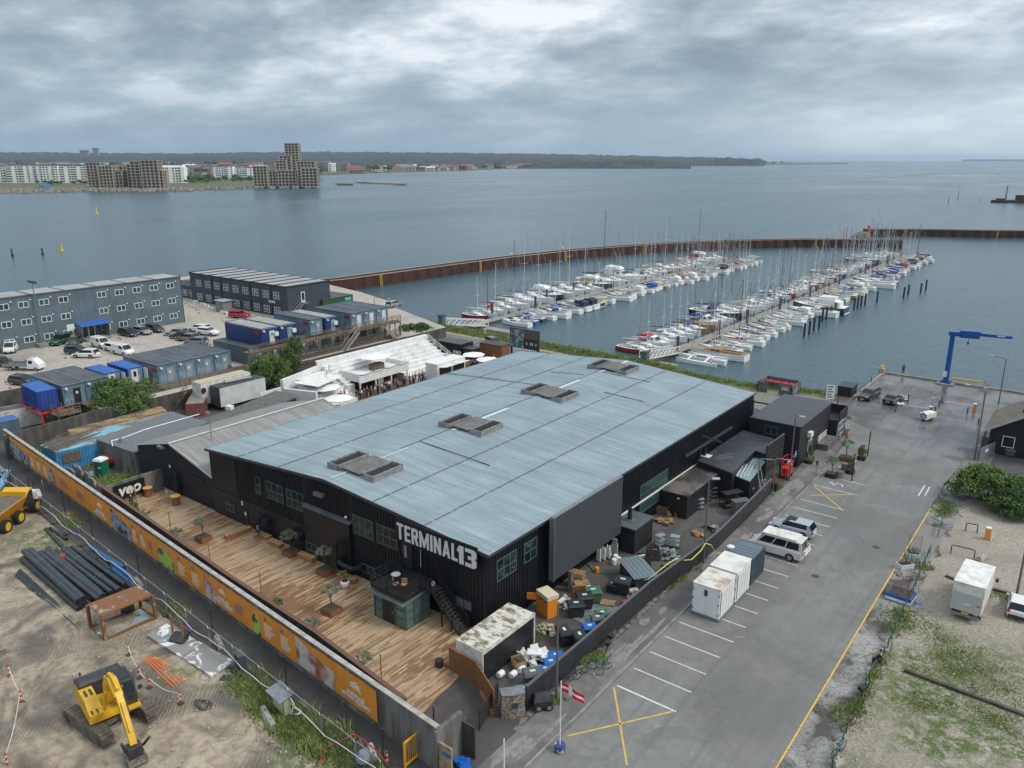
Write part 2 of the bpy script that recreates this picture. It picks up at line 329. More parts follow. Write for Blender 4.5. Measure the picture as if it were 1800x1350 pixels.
# ================================================================ ground sheets
land=[(120,-90),(120,141.8),(-28.6,141.8),(-29.4,123.5),(-33,123.8),(-45,120.4),(-58,121.4),(-65,122.3),(-80,123.4),(-100,124),(-118,124.5),(-131,126.5),(-137,131),(-152,136),(-176,141),(-215,137),(-214,118),(-196,104),(-186,88),(-176,60),(-174,20),(-176,-90)]
b=B();b.prism(land,-5,0);struct('ground',b,ASPH)
b=B();b.sheet([(-31000,-2400),(13000,-2400),(13000,30000),(-31000,30000)],-2.0);struct('water',b,WATER)
b=B();TPG=([(-105.4,47),(-105.4,116),(-131,126),(-137,130.6),(-152,135.5),(-176,140.5),(-214,136.6),(-213.5,118.3),(-195.5,104),(-185.5,88),(-175.5,60),(-173.5,20),(-160,-20),(-128,10),(-126,47)]);b.prism(TPG,0,2.45,0,False);b.sheet(TPG,2.5,1);b.prism(TPG,2.45,2.5,0,False)
struct('terrace',b,[mat('terrace_side',(.10,.093,.083),.9,var=(.05,.046,.042),vs=1.1,stretch=(1,1,.3),world=True),mat('pale_gravel',(.44,.40,.345),.95,var=(.30,.27,.23),vs=1.8,vr=(.35,.65),detail=8,var2=(.25,.23,.20),v2s=.07,v2r=(.52,.64),bump=.5,bs=9,world=True)])
b=B();b.sheet([(-22.98,2),(-11.22,2),(-11.22,95),(-10.6,104),(-10.3,113),(-9.9,122.5),(24,122.5),(60,122.5),(60,141.2),(-28.2,141.2),(-28.7,123),(-28.6,118),(-27.3,113),(-25.6,108),(-24.1,104),(-23.6,98),(-22.98,90)],.004)
struct('road',b,ROAD)
b=B();b.sheet([(-10.35,112),(-9.95,122.4),(24,122.4),(60,122.4),(60,141.1),(-28.1,141.1),(-28.6,123),(-28.5,118),(-26.6,112),(-23,109.5),(-18,106.5),(-14,104.2),(-10.75,103)],.008);struct('quay',b,QUAY)
b=B();b.prism([(-25.3,20),(-23.14,20),(-23.14,92),(-23.7,98),(-24.3,104),(-26,106),(-26,92),(-25.3,84)],.0,.11);struct('pavement',b,PAVE)
b=B();pk=[(-23.14,20),(-22.98,20),(-22.98,92),(-23.14,92)];b.prism(pk,.0,.13);struct('kerb',b,CONC)
b=B();rg_=random.Random(8);b.prism([(100,-40),(100,92),(-8.2,92)]+[(-8.3-.012*(92-y)*.9+rg_.uniform(-.45,.3),y) for y in[91-k*.8 for k in range(160)]],0.0,.03);struct('gravel_lot',b,GRAV)
b=B();b.sheet([(-11.06,2),(-9.3,2),(-8.6,60),(-8.2,93),(-11.06,95)],.006);struct('worn_verge',b,CRACK)
b=B();b.prism([(-11.04,71),(-9.1,71),(-8.9,82),(-11.0,82)],0,.035)
struct('block_paving',b,mat('paving_blocks',(.23,.22,.205),.85,var=(.15,.14,.13),vs=5,vr=(.4,.6),stretch=(1,3,1),bump=.3))
b=B();b.prism([(-11.0,95),(-8.8,95),(-8.0,104),(-7.2,128),(-9.4,130),(-10.1,122),(-10.45,113),(-10.75,104)],0,.1);struct('stone_pavement',b,mat('setts',(.17,.155,.135),.8,var=(.10,.09,.08),vs=4,stretch=(1,2,1),world=True,wet=(.3,.5,.6,.3)))
def hy(x):return 28.2+(x+27.3)/(-105.2+27.3)*(34.9-28.2)
def fy(x):return hy(x)-3.15-(-27-x)*.004
b=B();b.sheet([(-170,hy(-170)),(-27.2,hy(-27.2)-.05),(-24,fy(-24)),(-24,16),(-27,20),(-28,fy(-28)),(-170,fy(-170))],.006);struct('site_lane',b,LANE)
sx0,sx1,sy0,sy1=-170,-26,-30,0;NX,NY=190,100;b=B();vs=[];fs=[]
for i in range(NX+1):
 x=-150+i*(150-27)/NX
 for j in range(NY+1):
  y1=fy(x)-.25;y=-12+(y1+12)*j/NY;e=min(1,(NY-j)/6)
  z=.03+e*(.16*noise.noise((x*.16,y*.16,1))+.10*noise.noise((x*.55,y*.55,5))+.10)
  vs.append((x,y,max(.012,z)))
for i in range(NX):
 for j in range(NY):k=i*(NY+1)+j;fs.append((k,k+NY+1,k+NY+2,k+1))
b.add(vs,fs);struct('site_ground',b,SAND,smooth=True)
b=B();b.prism([(-81.6,34.9),(-53,32.0),(-31.1,29.9),(-31.9,35.6),(-32.9,36.2),(-33.4,40.7),(-81.6,40.9)],0,.10);struct('timber_deck',b,DECK)
b=B();b.sheet([(-98,63),(-70.2,63),(-70.2,93.6),(-88,110),(-104,112),(-103,75)],.006);struct('event_floor',b,mat('brown_planks',(.20,.135,.085),.8,var=(.12,.08,.05),vs=2,stretch=(6,.6,1),world=True))
b=B();b.sheet([(-104.8,112),(-98,112.2),(-80,113),(-60,111),(-40,110),(-40,114),(-60,116),(-78,118.5),(-100,120),(-118,120),(-118,116)],.008);struct('back_road',b,ROAD)
b=B();b.prism([(-36,108),(-30,106),(-27.5,112),(-28.8,119),(-34,120.8),(-45,117.4),(-47,112)],0,.05);struct('forecourt',b,mat('light_asphalt',(.20,.19,.17),.9,var=(.15,.14,.125),vs=3,bump=.3))
b=B();b.sheet([(-118,120),(-100,120.1),(-79,119.0),(-78,120.2),(-100,121.5),(-116,121.8),(-128,124.5),(-131,123)],.010);struct('sandy_path',b,mat('path_sand',(.36,.29,.21),.95,var=(.26,.21,.15),vs=1.5,bump=.3))
PW=mat('white_road_paint',(.62,.62,.60),.6,var=(.40,.40,.39),vs=3,vr=(.45,.75),world=True)
PY=mat('yellow_road_paint',(.62,.40,.08),.6,var=(.35,.24,.07),vs=2.5,vr=(.45,.75),world=True)
def strip(b,p,q,w,z=.011):
 p=Vector(p[:2]);q=Vector(q[:2]);n=Vector((-(q-p).y,(q-p).x)).normalized()*w/2
 b.sheet([p-n,q-n,q+n,p+n],z)
b=B()
strip(b,(-22.6,41.57),(-18.15,41.57),.15)
for y in[44.0+2.443*k for k in range(16)]+[85.47,88.92]:strip(b,(-22.65,y),(-18.2,y),.10)
q=[(-20.6+.5*math.cos(t),87.0+.5*math.sin(t)) for t in[k*math.pi/7-.4 for k in range(11)]]
for u,v in zip(q,q[1:]):strip(b,u,v,.13)
strip(b,(-20.7,87.1),(-21.7,87.25),.13);strip(b,(-21.4,87.0),(-21.4,87.7),.12)
q=[(-22.6+1.6*math.cos(t),97.5+5*math.sin(t)) for t in[k*.16-1.3 for k in range(15)]]
for u,v in zip(q,q[1:]):strip(b,u,v,.12)
for p_,q_ in(((1614,872),(1626,853)),((1626,872),(1634,856))):strip(b,G(*p_),G(*q_),.14)
struct('white_markings',b,PW)
b=B();strip(b,(-11.14,2),(-11.14,86.5),.13,.02)
for p_,q_ in(((997,1294),(1186,1250)),((1079,1208),(1102,1345)),((1432,855),(1481,897)),((1424,871),(1503,869))):strip(b,G(*p_),G(*q_),.13,.013)
struct('yellow_markings',b,PY)
b=B();q_=random.Random(17)
for k in range(34):
 y=q_.uniform(31,91);x=q_.choice([-24.2,-23.9,-24.7])+q_.uniform(-.25,.25);L=q_.uniform(.5,2.6);w=q_.uniform(.15,.42)
 b.sheet([(x+w*math.cos(a)*q_.uniform(.6,1.2),y+L*math.sin(a)*q_.uniform(.6,1.2)) for a in[j*math.pi/5 for j in range(10)]],.113+.0005*k)
struct('pavement_repair',b,mat('worn_pale_patch',(.24,.228,.215),.85,var=(.16,.15,.145),vs=2.5,vr=(.4,.65),world=True))
b=B()
for k in range(70):y=34+k*.8;x=-25.55+q_.uniform(-.12,.1);b.sheet([(x+q_.uniform(.1,.35)*math.cos(a),y+q_.uniform(.2,.6)*math.sin(a)) for a in[j*math.pi/4 for j in range(8)]],.012+.0004*k)
struct('dusty_edge',b,mat('dusty_grit',(.20,.185,.16),.95,var=(.12,.115,.10),vs=3,world=True))
b=B()
for pl in(GL([(1236,1210),(1282,1234),(1262,1268),(1216,1245)]),GL([(1560,940),(1625,905),(1638,930),(1590,962)]),GL([(1140,1100),(1160,1088),(1166,1100),(1148,1118)])):b.sheet(pl,.0085)
struct('asphalt_patch',b,mat('patched_asphalt',(.125,.118,.113),.8,var=(.15,.145,.14),vs=2,world=True))
b=B()
for c_ in((1433,1013),(1540,962),(962,1267),(1660,870)):
 g=G(*c_);b.prism([(g.x+.33*math.cos(k*math.pi/6),g.y+.33*math.sin(k*math.pi/6)) for k in range(12)],0,.02)
struct('drain_cover',b,mat('cast_iron',(.05,.048,.046),.6))
# ================================================================ far shore
def K(py):Y=(py-675)/FPX;return(math.sin(PITCH)+Y*math.cos(PITCH))/(math.cos(PITCH)-Y*math.sin(PITCH))
def FD(py,z=-2.0):return(CAMH-z)/K(py)
def FZ(py,D):return CAMH-D*K(py)
def FL(px,py,D):return D*((px-900)/FPX)/(math.cos(PITCH)-(py-675)/FPX*math.sin(PITCH))
def FW(l,D,z=0):return Vector((l*math.cos(TH)-D*math.sin(TH),l*math.sin(TH)+D*math.cos(TH),z))
def FP(px,D,z=0):return FW(FL(px,290,D),D,z)
def interp(x,pts):
 for(a,b),(c,d) in zip(pts,pts[1:]):
  if x<=c:return b+(d-b)*max(0,(x-a)/(c-a))
 return pts[-1][1]
ROCK=mat('shore_rock',(.17,.155,.13),.9,var=(.36,.33,.28),vs=.25,vr=(.4,.6),detail=9,bump=.6,bs=1)
TURF=mat('far_turf',(.075,.10,.035),.95,var=(.12,.12,.06),vs=.02)
sh=[(-120,338.5),(60,337.5),(150,336),(245,336),(330,334.5),(400,332),(445,330.5),(556,329.5),(553,316),(548,309)]
sh2=[(600,306.2),(660,303.8),(740,301.6),(870,297.8),(1000,294.8),(1100,292.2),(1200,291),(1370,289.2)]
pts=[G(px,py,-2) for px,py in sh+sh2];out=[(p.x,p.y) for p in pts]+[tuple(FP(1395,12000)[:2]),tuple(FP(-300,12000)[:2])]
b=B();b.prism(out,-2.6,-.4);struct('far_shore',b,TURF)
b=B();r_=random.Random(3)
for(a,c) in zip(sh[:8],sh[1:8]):
 for k in range(int(abs(c[0]-a[0])*2.2)):
  t=r_.random();px=a[0]+(c[0]-a[0])*t;py=a[1]+(c[1]-a[1])*t-r_.random()*5;p=G(px,py,-.5);s_=r_.uniform(.5,2.0)
  b.obox((p.x,p.y,-1.4),(s_*2,s_*1.5,s_*1.1+.8),r_.random()*3,0,.6)
tag(b.build('rock_armour',ROCK),kind='stuff')
b=B();b.prism([tuple(G(*p,-2)[:2]) for p in((1370,289.4),(1490,288.2),(1490,287.3),(1370,288))],-2.2,3);struct('far_spit',b,TURF)
b=B();b.prism([tuple(FP(px,D)[:2]) for px,D in((1690,24000),(1830,24000),(1830,26000),(1700,26000))],-2,48);struct('distant_coast',b,TURF)
FOR=mat('woodland',(.008,.018,.020),.95,var=(.038,.050,.038),vs=.012,vr=(.42,.58),detail=9)
def ridge(name,px0,px1,D0,D1,top,rows,amp,seed,step=3.0):
 b=B();n=int((px1-px0)/step);vs=[];fs=[]
 for i in range(n+1):
  px=px0+(px1-px0)*i/n;tp=top(px)
  for j in range(rows+1):
   f=j/rows;D=D0+(D1-D0)*f;zt=FZ(tp,D1);base=0 if j==0 else max(9,zt*(f**.75))
   q=FP(px,D,0)
   h=base+(0 if j==0 else amp*(noise.noise((q.x*.02+seed,q.y*.02,0))+.8*noise.noise((q.x*.06,q.y*.06,seed))))
   vs.append((q.x,q.y,h-1 if j else-1))
 m=rows+1
 for i in range(n):
  for j in range(rows):k=i*m+j;fs.append((k,k+m,k+m+1,k+1))
 b.add(vs,fs);return tag(b.build(name,FOR,smooth=False),kind='stuff')
hill=lambda px:interp(px,[(-200,267.5),(110,267.5),(200,269),(330,269),(420,267.5),(530,266.5),(700,267.5),(850,269),(1000,271),(1100,273),(1250,276.5),(1330,279),(1345,280.5)])
ridge('wooded_hill',-160,1340,5200,7600,hill,9,10,1,2.6)
ridge('wooded_plain',-160,690,4200,5100,lambda px:277+1.2*math.sin(px*.031)+.8*math.sin(px*.013),7,7,2,2.6)
ridge('coastal_wood',690,1170,4300,5200,lambda px:276.5+(px-700)*.006+.7*math.sin(px*.05),6,8,4,2.2)
ridge('coastal_wood',840,1215,3550,3900,lambda px:interp(px,[(840,291),(900,287.5),(1000,284),(1150,282.4),(1190,286),(1215,291)]),3,7,6,1.8)
ridge('headland_wood',1150,1345,5300,5600,lambda px:interp(px,[(1150,283),(1250,282),(1280,277.5),(1300,278.5),(1335,280),(1345,284)]),3,9,5,1.5)
# --- stone and white apartment blocks on the headland
STONE=mat('tower_stone',(.46,.385,.30),.85,var=(.38,.32,.25),vs=.08);WHR=mat('white_render',(.88,.88,.86),.8,var=(.8,.8,.78),vs=.1)
DGL=mat('dark_glazing',(.035,.045,.06),.15);GREYR=mat('grey_flat_roof',(.12,.13,.15),.8);LGR=mat('pale_roof',(.42,.44,.46),.7)
winmesh={}
def winobj(parent,x,y,z,w,h,d=.3,m=None,name='window'):
 k=(round(w,2),round(h,2),round(d,2),m.name)
 if k not in winmesh:
  o=B().box(-w/2,-d,0,w/2,0,h).build(name,m,parent);winmesh[k]=o
 else:o=winmesh[k].copy();C.objects.link(o);o.parent=parent
 o.location=(x,y,z);return o
def apartments(name,label,specs,D,wallm,depth=14,storey=3.4,bay=4.8,balc=False,frame=True,nmax=100):
 """specs: (px0, px1, py top, extra distance) volumes of one building; base at sea or street level"""
 c=FP((specs[0][0]+specs[-1][1])/2,D,-.4);root=T(name,label,'apartment building',c,TH);cnt=0;extra=B()
 cl=FL((specs[0][0]+specs[-1][1])/2,290,D)
 for(p0,p1,pt,dd) in specs:
  x0=FL(p0,290,D+dd)-cl;x1=FL(p1,290,D+dd)-cl;zt=FZ(pt,D+dd)+.4;dp=depth
  b=B();b.box(x0,dd,0,x1,dd+dp,zt)
  n=max(1,round((x1-x0)/bay));bw=(x1-x0)/n;ns=max(1,int((zt-1.2)/storey));sh_=(zt-.6)/ns
  if frame:
   for i in range(n+1):xx=x0+i*bw;b.box(xx-.5,dd-1.0,0,xx+.62,dd-.004,zt+.3)
   for j in range(ns+1):zz=.6+j*sh_;b.box(x0-.45,dd-1.1,zz-.5,x1+.62,dd-.006,zz+.5)
   for i in range(int(dp/bay)+1):yy=dd+i*bay;b.box(x1+.004,yy-.4,0,x1+1.0,yy+.4,zt+.3);
   for j in range(ns+1):zz=.6+j*sh_;b.box(x1+.006,dd,zz-.3,x1+.9,dd+dp,zz+.3)
  b.build('wall',wallm,root)
  if not frame:
   r=B();r.box(x0+2,dd+3,zt,x1-2,dd+dp-1,zt+2.6);r.build('penthouse',[GREYR,wallm,LGR][int(p0)%2],root)
  for j in range(ns):
   for i in range(n):
    if frame or(i*5+int(p0))%4!=2:
     w_=bw-1.0 if frame else bw*.52;h_=sh_-.8 if frame else sh_*.52;zz=.6+j*sh_+(.38 if frame else .9)
     if balc and(i//2+int(p0))%2==0:
      extra.box(x0+i*bw+.2,dd-1.5,zz-1.0,x0+(i+1)*bw-.2,dd-.004,zz+.25);w_=bw*.9
     if cnt<nmax:winobj(root,x0+(i+.5)*bw,dd-.002,zz,w_,h_,.12,DGL);cnt+=1
     else:WX.setdefault(root.name,(root,B()))[1].box(x0+(i+.5)*bw-w_/2,dd-.122,zz,x0+(i+.5)*bw+w_/2,dd-.002,zz+h_)
   if frame:
    for i in range(int(dp/bay)):
     WX.setdefault(root.name,(root,B()))[1].box(x1+.002,dd+i*bay+.5,.98+j*sh_,x1+.12,dd+(i+1)*bay-.5,.98+j*sh_+sh_-.8)
 if extra.v:extra.build('balcony',wallm,root)
 if root.name in WX:tag(WX[root.name][1].build('window_field',DGL,root),kind='stuff')
 return root
WX={}
D1_=FD(331)
apartments('stone_apartments','stepped sandstone block rising from the water at the left end of the far headland',[(151,176,286,12),(172,196,292,8),(194,212,301,14),(196,228,293,30),(222,236,289,16),(229,252,284,6),(248,277,282,0),(275,284,300,4)],FD(334),STONE)
apartments('stone_tower','tall stepped sandstone tower at the right tip of the far headland',[(444,468,292,4),(466,489,301,10),(485,503,282,14),(492,512,274,20),(503,526,252,24),(487,531,300,8),(522,553,284,6),(529,556,296,2)],D1_,STONE)
Dw=FD(323.5)
apartments('white_apartments','white balconied block cut by the left edge of the photo on the far headland',[(-60,8,293,6),(8,50,291.5,0)],Dw,WHR,balc=True,frame=False)
apartments('white_apartments','long white balconied block between the cut-off block and the sandstone buildings',[(50,62,292,4),(62,100,292,0),(100,150,292.5,3)],Dw-6,WHR,balc=True,frame=False)
apartments('white_apartments','white block with curved-looking balconies just right of the left sandstone buildings',[(279,322,293.5,0)],Dw,WHR,balc=True,frame=False)
Dx=FD(316)
apartments('white_apartments','grey and white glazed block left of the tall sandstone tower',[(374,392,294,0),(392,408,293,-4)],Dx,WHR,balc=True,frame=False)
apartments('white_apartments','white block standing directly beside the tall sandstone tower',[(410,424,295,0),(424,442,295.5,-4)],Dx-20,WHR,balc=True,frame=False)
apartments('brick_apartments','grey-brown waterside block with pale left end right of the sandstone tower',[(560,577,286.5,0),(589,612,288,0)],FD(302.5),mat('taupe_wall',(.26,.22,.20),.85),frame=False,depth=30,bay=9,storey=5,nmax=40)
apartments('white_apartments','small white waterside block between two brown ones right of the sandstone tower',[(577,589,288,0)],FD(302.5)-10,WHR,frame=False,depth=30,bay=9,storey=5)
b=B();c=FP(160,FD(331));b.lathe([(13,0),(9,3.4),(4,6.2),(.5,7.5)],(0,0,0),14);tag(b.build('gravel_heap',mat('heap',(.30,.24,.18),.95),loc=(c.x,c.y,-.4),smooth=True),'pale heap of gravel on the headland shore beside a blue tarpaulin','gravel heap')
b=B();c=FP(74,FD(331));b.lathe([(8,0),(7,2.4),(3,3.6),(.5,4)],(0,0,0),10);tag(b.build('tarpaulin',mat('blue_tarp',(.02,.13,.38),.6),loc=(c.x,c.y,-.4)),'blue tarpaulin spread on the shore beside the gravel heap','tarpaulin')
# --- low town: gabled and flat houses
HW=[mat('town_wall_%s'%n,c,.85) for n,c in(('white',(.62,.61,.58)),('cream',(.45,.40,.31)),('brick',(.22,.10,.07)),('grey',(.24,.24,.24)),('ochre',(.36,.27,.16)))]
HR=[mat('town_roof_%s'%n,c,.8) for n,c in(('red',(.28,.085,.05)),('slate',(.075,.08,.09)),('grey',(.19,.20,.21)),('white',(.55,.56,.57)))]
HN=['white','cream','brick-red','grey','ochre'];RN=['red','slate','grey','white']
hm={}
r_=random.Random(11)
def house(px,D,w,d,h,wi,ri,flat,rz,zone):
 k=(wi,ri,flat)
 if k not in hm:
  root=T('town_house','','house');b=B().box(-.5,-.5,0,.5,.5,1);b.build('wall',HW[wi],root)
  r=B()
  if flat:r.box(-.53,-.53,1.0,.53,.53,1.07)
  else:r.ext([(-.56,-.56,1.0),(-.56,.56,1.0),(-.56,0,1.5)],(1.12,0,0))
  r.build('roof',HR[ri],root)
  g=B()
  for j in range(2):
   for i in range(4):g.box(-.42+i*.23,-.52,.18+j*.42,-.30+i*.23,-.499,.40+j*.42)
  tag(g.build('window_rows',DGL,root),kind='stuff');hm[k]=root;o=root
 else:o=dup(hm[k])
 o.location=FP(px,D,-.4+(max(0,D-1500)*.0055 if px<590 else 0));o.rotation_euler.z=TH+rz;o.scale=(w,d,h)
 lab='%s %s with %s %s roof %s'%(HN[wi],'block' if flat else 'house',RN[ri],'flat' if flat else 'pitched',zone)
 tag(o,lab,'house','houses of the far town '+zone)
for i in range(95):
 px=r_.uniform(-30,575);D=r_.choice([1900,2400,2900,3400,3900])+r_.uniform(-80,80)
 if px>545 and D<2600:D+=1200
 house(px,D,r_.uniform(18,60),r_.uniform(12,18),r_.uniform(7,13),r_.choice([0,0,1,2,3,3,4]),r_.choice([0,1,1,2,2,3]),r_.random()<.45,r_.uniform(-.5,.5),'behind the headland blocks')
for i in range(58):
 px=r_.uniform(615,945);base=interp(px,[(600,306.2),(660,303.8),(740,301.6),(870,297.8),(1000,294.8)])-r_.choice([.6,.8,1.2,2,3,4])
 house(px,FD(base),r_.uniform(18,60),r_.uniform(12,18),r_.uniform(7,14),r_.choice([0,0,1,1,2,4]),r_.choice([0,0,0,1,2,3]),r_.random()<.25,r_.uniform(-.5,.5),'along the far waterfront')
for i in range(46):
 px=r_.uniform(1150,1375);base=interp(px,[(1100,292.2),(1200,291),(1370,289.2)])-r_.choice([.4,.7,1.1,1.6])
 house(px,FD(base),r_.uniform(12,34),r_.uniform(12,18),r_.uniform(8,15),r_.choice([0,0,0,1,3]),r_.choice([0,1,1,2]),r_.random()<.2,r_.uniform(-.5,.5),'on the wooded point at right')
for i in range(14):house(r_.uniform(1375,1480),FD(287.9),r_.uniform(12,30),12,r_.uniform(4,7),0,2,True,0,'on the low spit at right')
for px,D,w,h,lab in((152,6600,60,100,'pale tower block on the skyline left of the round tower'),(172,6800,40,120,'dark tower block standing on the wooded skyline')):
 o=T('tower_block',lab,'tower block',FP(px,D,0),TH);B().box(-w/2,-15,0,w/2,15,h).build('wall',HW[3],o);B().box(-w/2-3,-18,h,w/2+3,18,h+10).build('roof',HR[2],o)
# --- trees between the far houses
def lumpcrown(b,c,r,n,seed,sq=.8):
 rr=random.Random(seed)
 for k in range(n):
  t=rr.uniform(0,2*math.pi);u=rr.uniform(-.6,1);q=math.sqrt(max(0,1-u*u));e=rr.uniform(.35,.8)
  x,y,z=c[0]+r*q*math.cos(t)*e,c[1]+r*q*math.sin(t)*e,c[2]+r*u*sq*e;s_=r*rr.uniform(.25,.45)
  vs=[]
  for a in range(6):
   for w in(-.6,.5):vs.append((x+s_*rr.uniform(.7,1.1)*math.cos(a*1.047),y+s_*rr.uniform(.7,1.1)*math.sin(a*1.047),z+w*s_*rr.uniform(.7,1)))
  vs+=[(x,y,z+s_*.95),(x,y,z-s_*.9)]
  fs=[(2*a,2*((a+1)%6),2*((a+1)%6)+1,2*a+1) for a in range(6)]+[(2*a+1,2*((a+1)%6)+1,12) for a in range(6)]+[(2*((a+1)%6),2*a,13) for a in range(6)]
  b.add(vs,fs)
FT=[]
for s_ in range(4):
 root=T('far_tree','dark green broadleaf tree among the far waterfront buildings','tree',(0,0,0),0,'trees among the far buildings')
 b=B();lumpcrown(b,(0,0,6),4.5,34,s_);b.build('crown',mat('far_leaves',(.035,.06,.022),.95,var=(.075,.105,.04),vs=.5),root)
 B().cyl(0,0,0,4,.4,6,.25).build('trunk',mat('bark',(.07,.055,.042),.9,var=(.12,.10,.08),vs=6,stretch=(1,1,.2)),root);FT.append(root)
r_=random.Random(5);first=set()
def fartree(px,D,sc,zn='on the left headland'):
 k=r_.randrange(4)
 o=FT[k] if k not in first else dup(FT[k]);first.add(k)
 global LASTF;LASTF=o;o['label']='dark green broadleaf tree standing '+zn;o['group']='trees '+zn
 o.location=FP(px,D,-.5);o.scale=(sc*r_.uniform(.9,1.4),sc,sc*r_.uniform(.7,1));o.rotation_euler.z=r_.random()*6
for i in range(30):fartree(r_.uniform(320,372),FD(r_.uniform(318,325)),r_.uniform(.8,1.4))
for i in range(24):fartree(r_.uniform(372,445),FD(r_.uniform(317,322)),r_.uniform(.6,1.2))
for i in range(20):fartree(r_.uniform(60,150),FD(r_.uniform(324,327)),r_.uniform(.5,.8))
for i in range(75):
 D=r_.uniform(1700,4000);fartree(r_.uniform(-10,570),D,r_.uniform(1.4,2.6),'in the town behind the headland blocks');LASTF.location.z+=(D-1500)*.0055
for i in range(60):px=r_.uniform(615,950);fartree(px,FD(interp(px,[(600,306.2),(740,301.6),(870,297.8),(1000,294.8)])-r_.uniform(1,4)),r_.uniform(1.4,2.6),'along the far waterfront')
for i in range(40):px=r_.uniform(1150,1375);fartree(px,FD(interp(px,[(1100,292.2),(1200,291),(1370,289.2)])-r_.uniform(.8,1.8)),r_.uniform(2,3.4),'on the wooded point')
for i,(pl,lab) in enumerate((([(592,325),(620,325.6),(620,323.8),(600,323)],'short dark stone mole off the sandstone tower'),([(626,321.5),(690,324),(714,326),(712,324),(690,321.5),(630,319.8)],'long low stone mole off the far headland'))):
 b=B();q=GL(pl,-2);b.prism(q,-2.3,-.3)
 for k in range(70):t=r_.random();e=q[0].lerp(q[1],t) if i==0 else q[0].lerp(q[2],t);b.obox((e.x+r_.uniform(-5,5),e.y+r_.uniform(-5,5),-.5),(2,2,1.4),r_.random()*3,0,.6)
 tag(b.build('stone_mole',ROCK),lab,'breakwater')
RUST=mat('rusty_sheet_pile',(.045,.019,.015),.9,var=(.085,.034,.024),vs=.6,vr=(.35,.65),bump=.4,bs=4,world=True);BLK=mat('black_steel',(.02,.02,.022),.6)
o=T('work_barge','dark work barge with rusty cargo near the right edge of the photo','barge',G(1792,356,-2),TH)
B().prism([(-22,-6),(-26,0),(-22,6),(40,6),(40,-6)],.1,2.2).build('hull',BLK,o);B().box(-2,-4,2.2,20,4,6.5).build('cargo',RUST,o);B().cyl(-13,0,2.2,15,.8,6,.5).build('spud',mat('grey_steel',(.22,.23,.24),.5),o)
B().box(-20,-3,2.2,-15,3,3.6).build('winch',RUST,o)
YEL=mat('yellow_paint',(.72,.46,.02),.5);REDP=mat('red_paint',(.55,.03,.03),.5);WHP=mat('white_paint',(.75,.75,.74),.5)
def buoy(px,py,m,h,r,lab,dark=False):
 c=G(px,py,-2);o=T('buoy',lab,'buoy',c);b=B();b.lathe([(r,-.4),(r,.5),(r*.55,h*.3),(r*.5,h*.8),(r*.2,h*.82)],n=10);b.build('float',m,o);B().obox((0,0,h*.8),(r*.8,r*.8,h*.2)).build('topmark',m,o)
buoy(109,442,YEL,3.4,.65,'tall yellow channel buoy on the water at far left');buoy(170,376,YEL,5,1,'small distant yellow buoy beyond the tall yellow buoy')
buoy(22,450,BLK,3,.5,'black marker post in the water nearest the left edge');buoy(75,447,BLK,2.6,.5,'black marker post just left of the tall yellow buoy')
for i,(px,py) in enumerate(((1483,415),(1488,415),(1496,416))):buoy(px,py,REDP,4.5,.2,'%s of three thin red markers left of the outer breakwater tip'%['leftmost','middle','rightmost'][i])
buoy(1684,348,REDP,7,.5,'tall thin red beacon on open water near the right edge');buoy(1667,355,REDP,4,.5,'short red buoy left of the thin red beacon');buoy(1723,356,YEL,5,.6,'pale yellow buoy between red beacon and barge')
for i,(px,py) in enumerate(((831,463),(898,449),(988,437),(1156,342))):buoy(px,py,mat('buoy_ball',(.7,.5,.35),.5),.9,.8,'%s pale mooring buoy from the left outside the breakwater'%ordw(i+1))
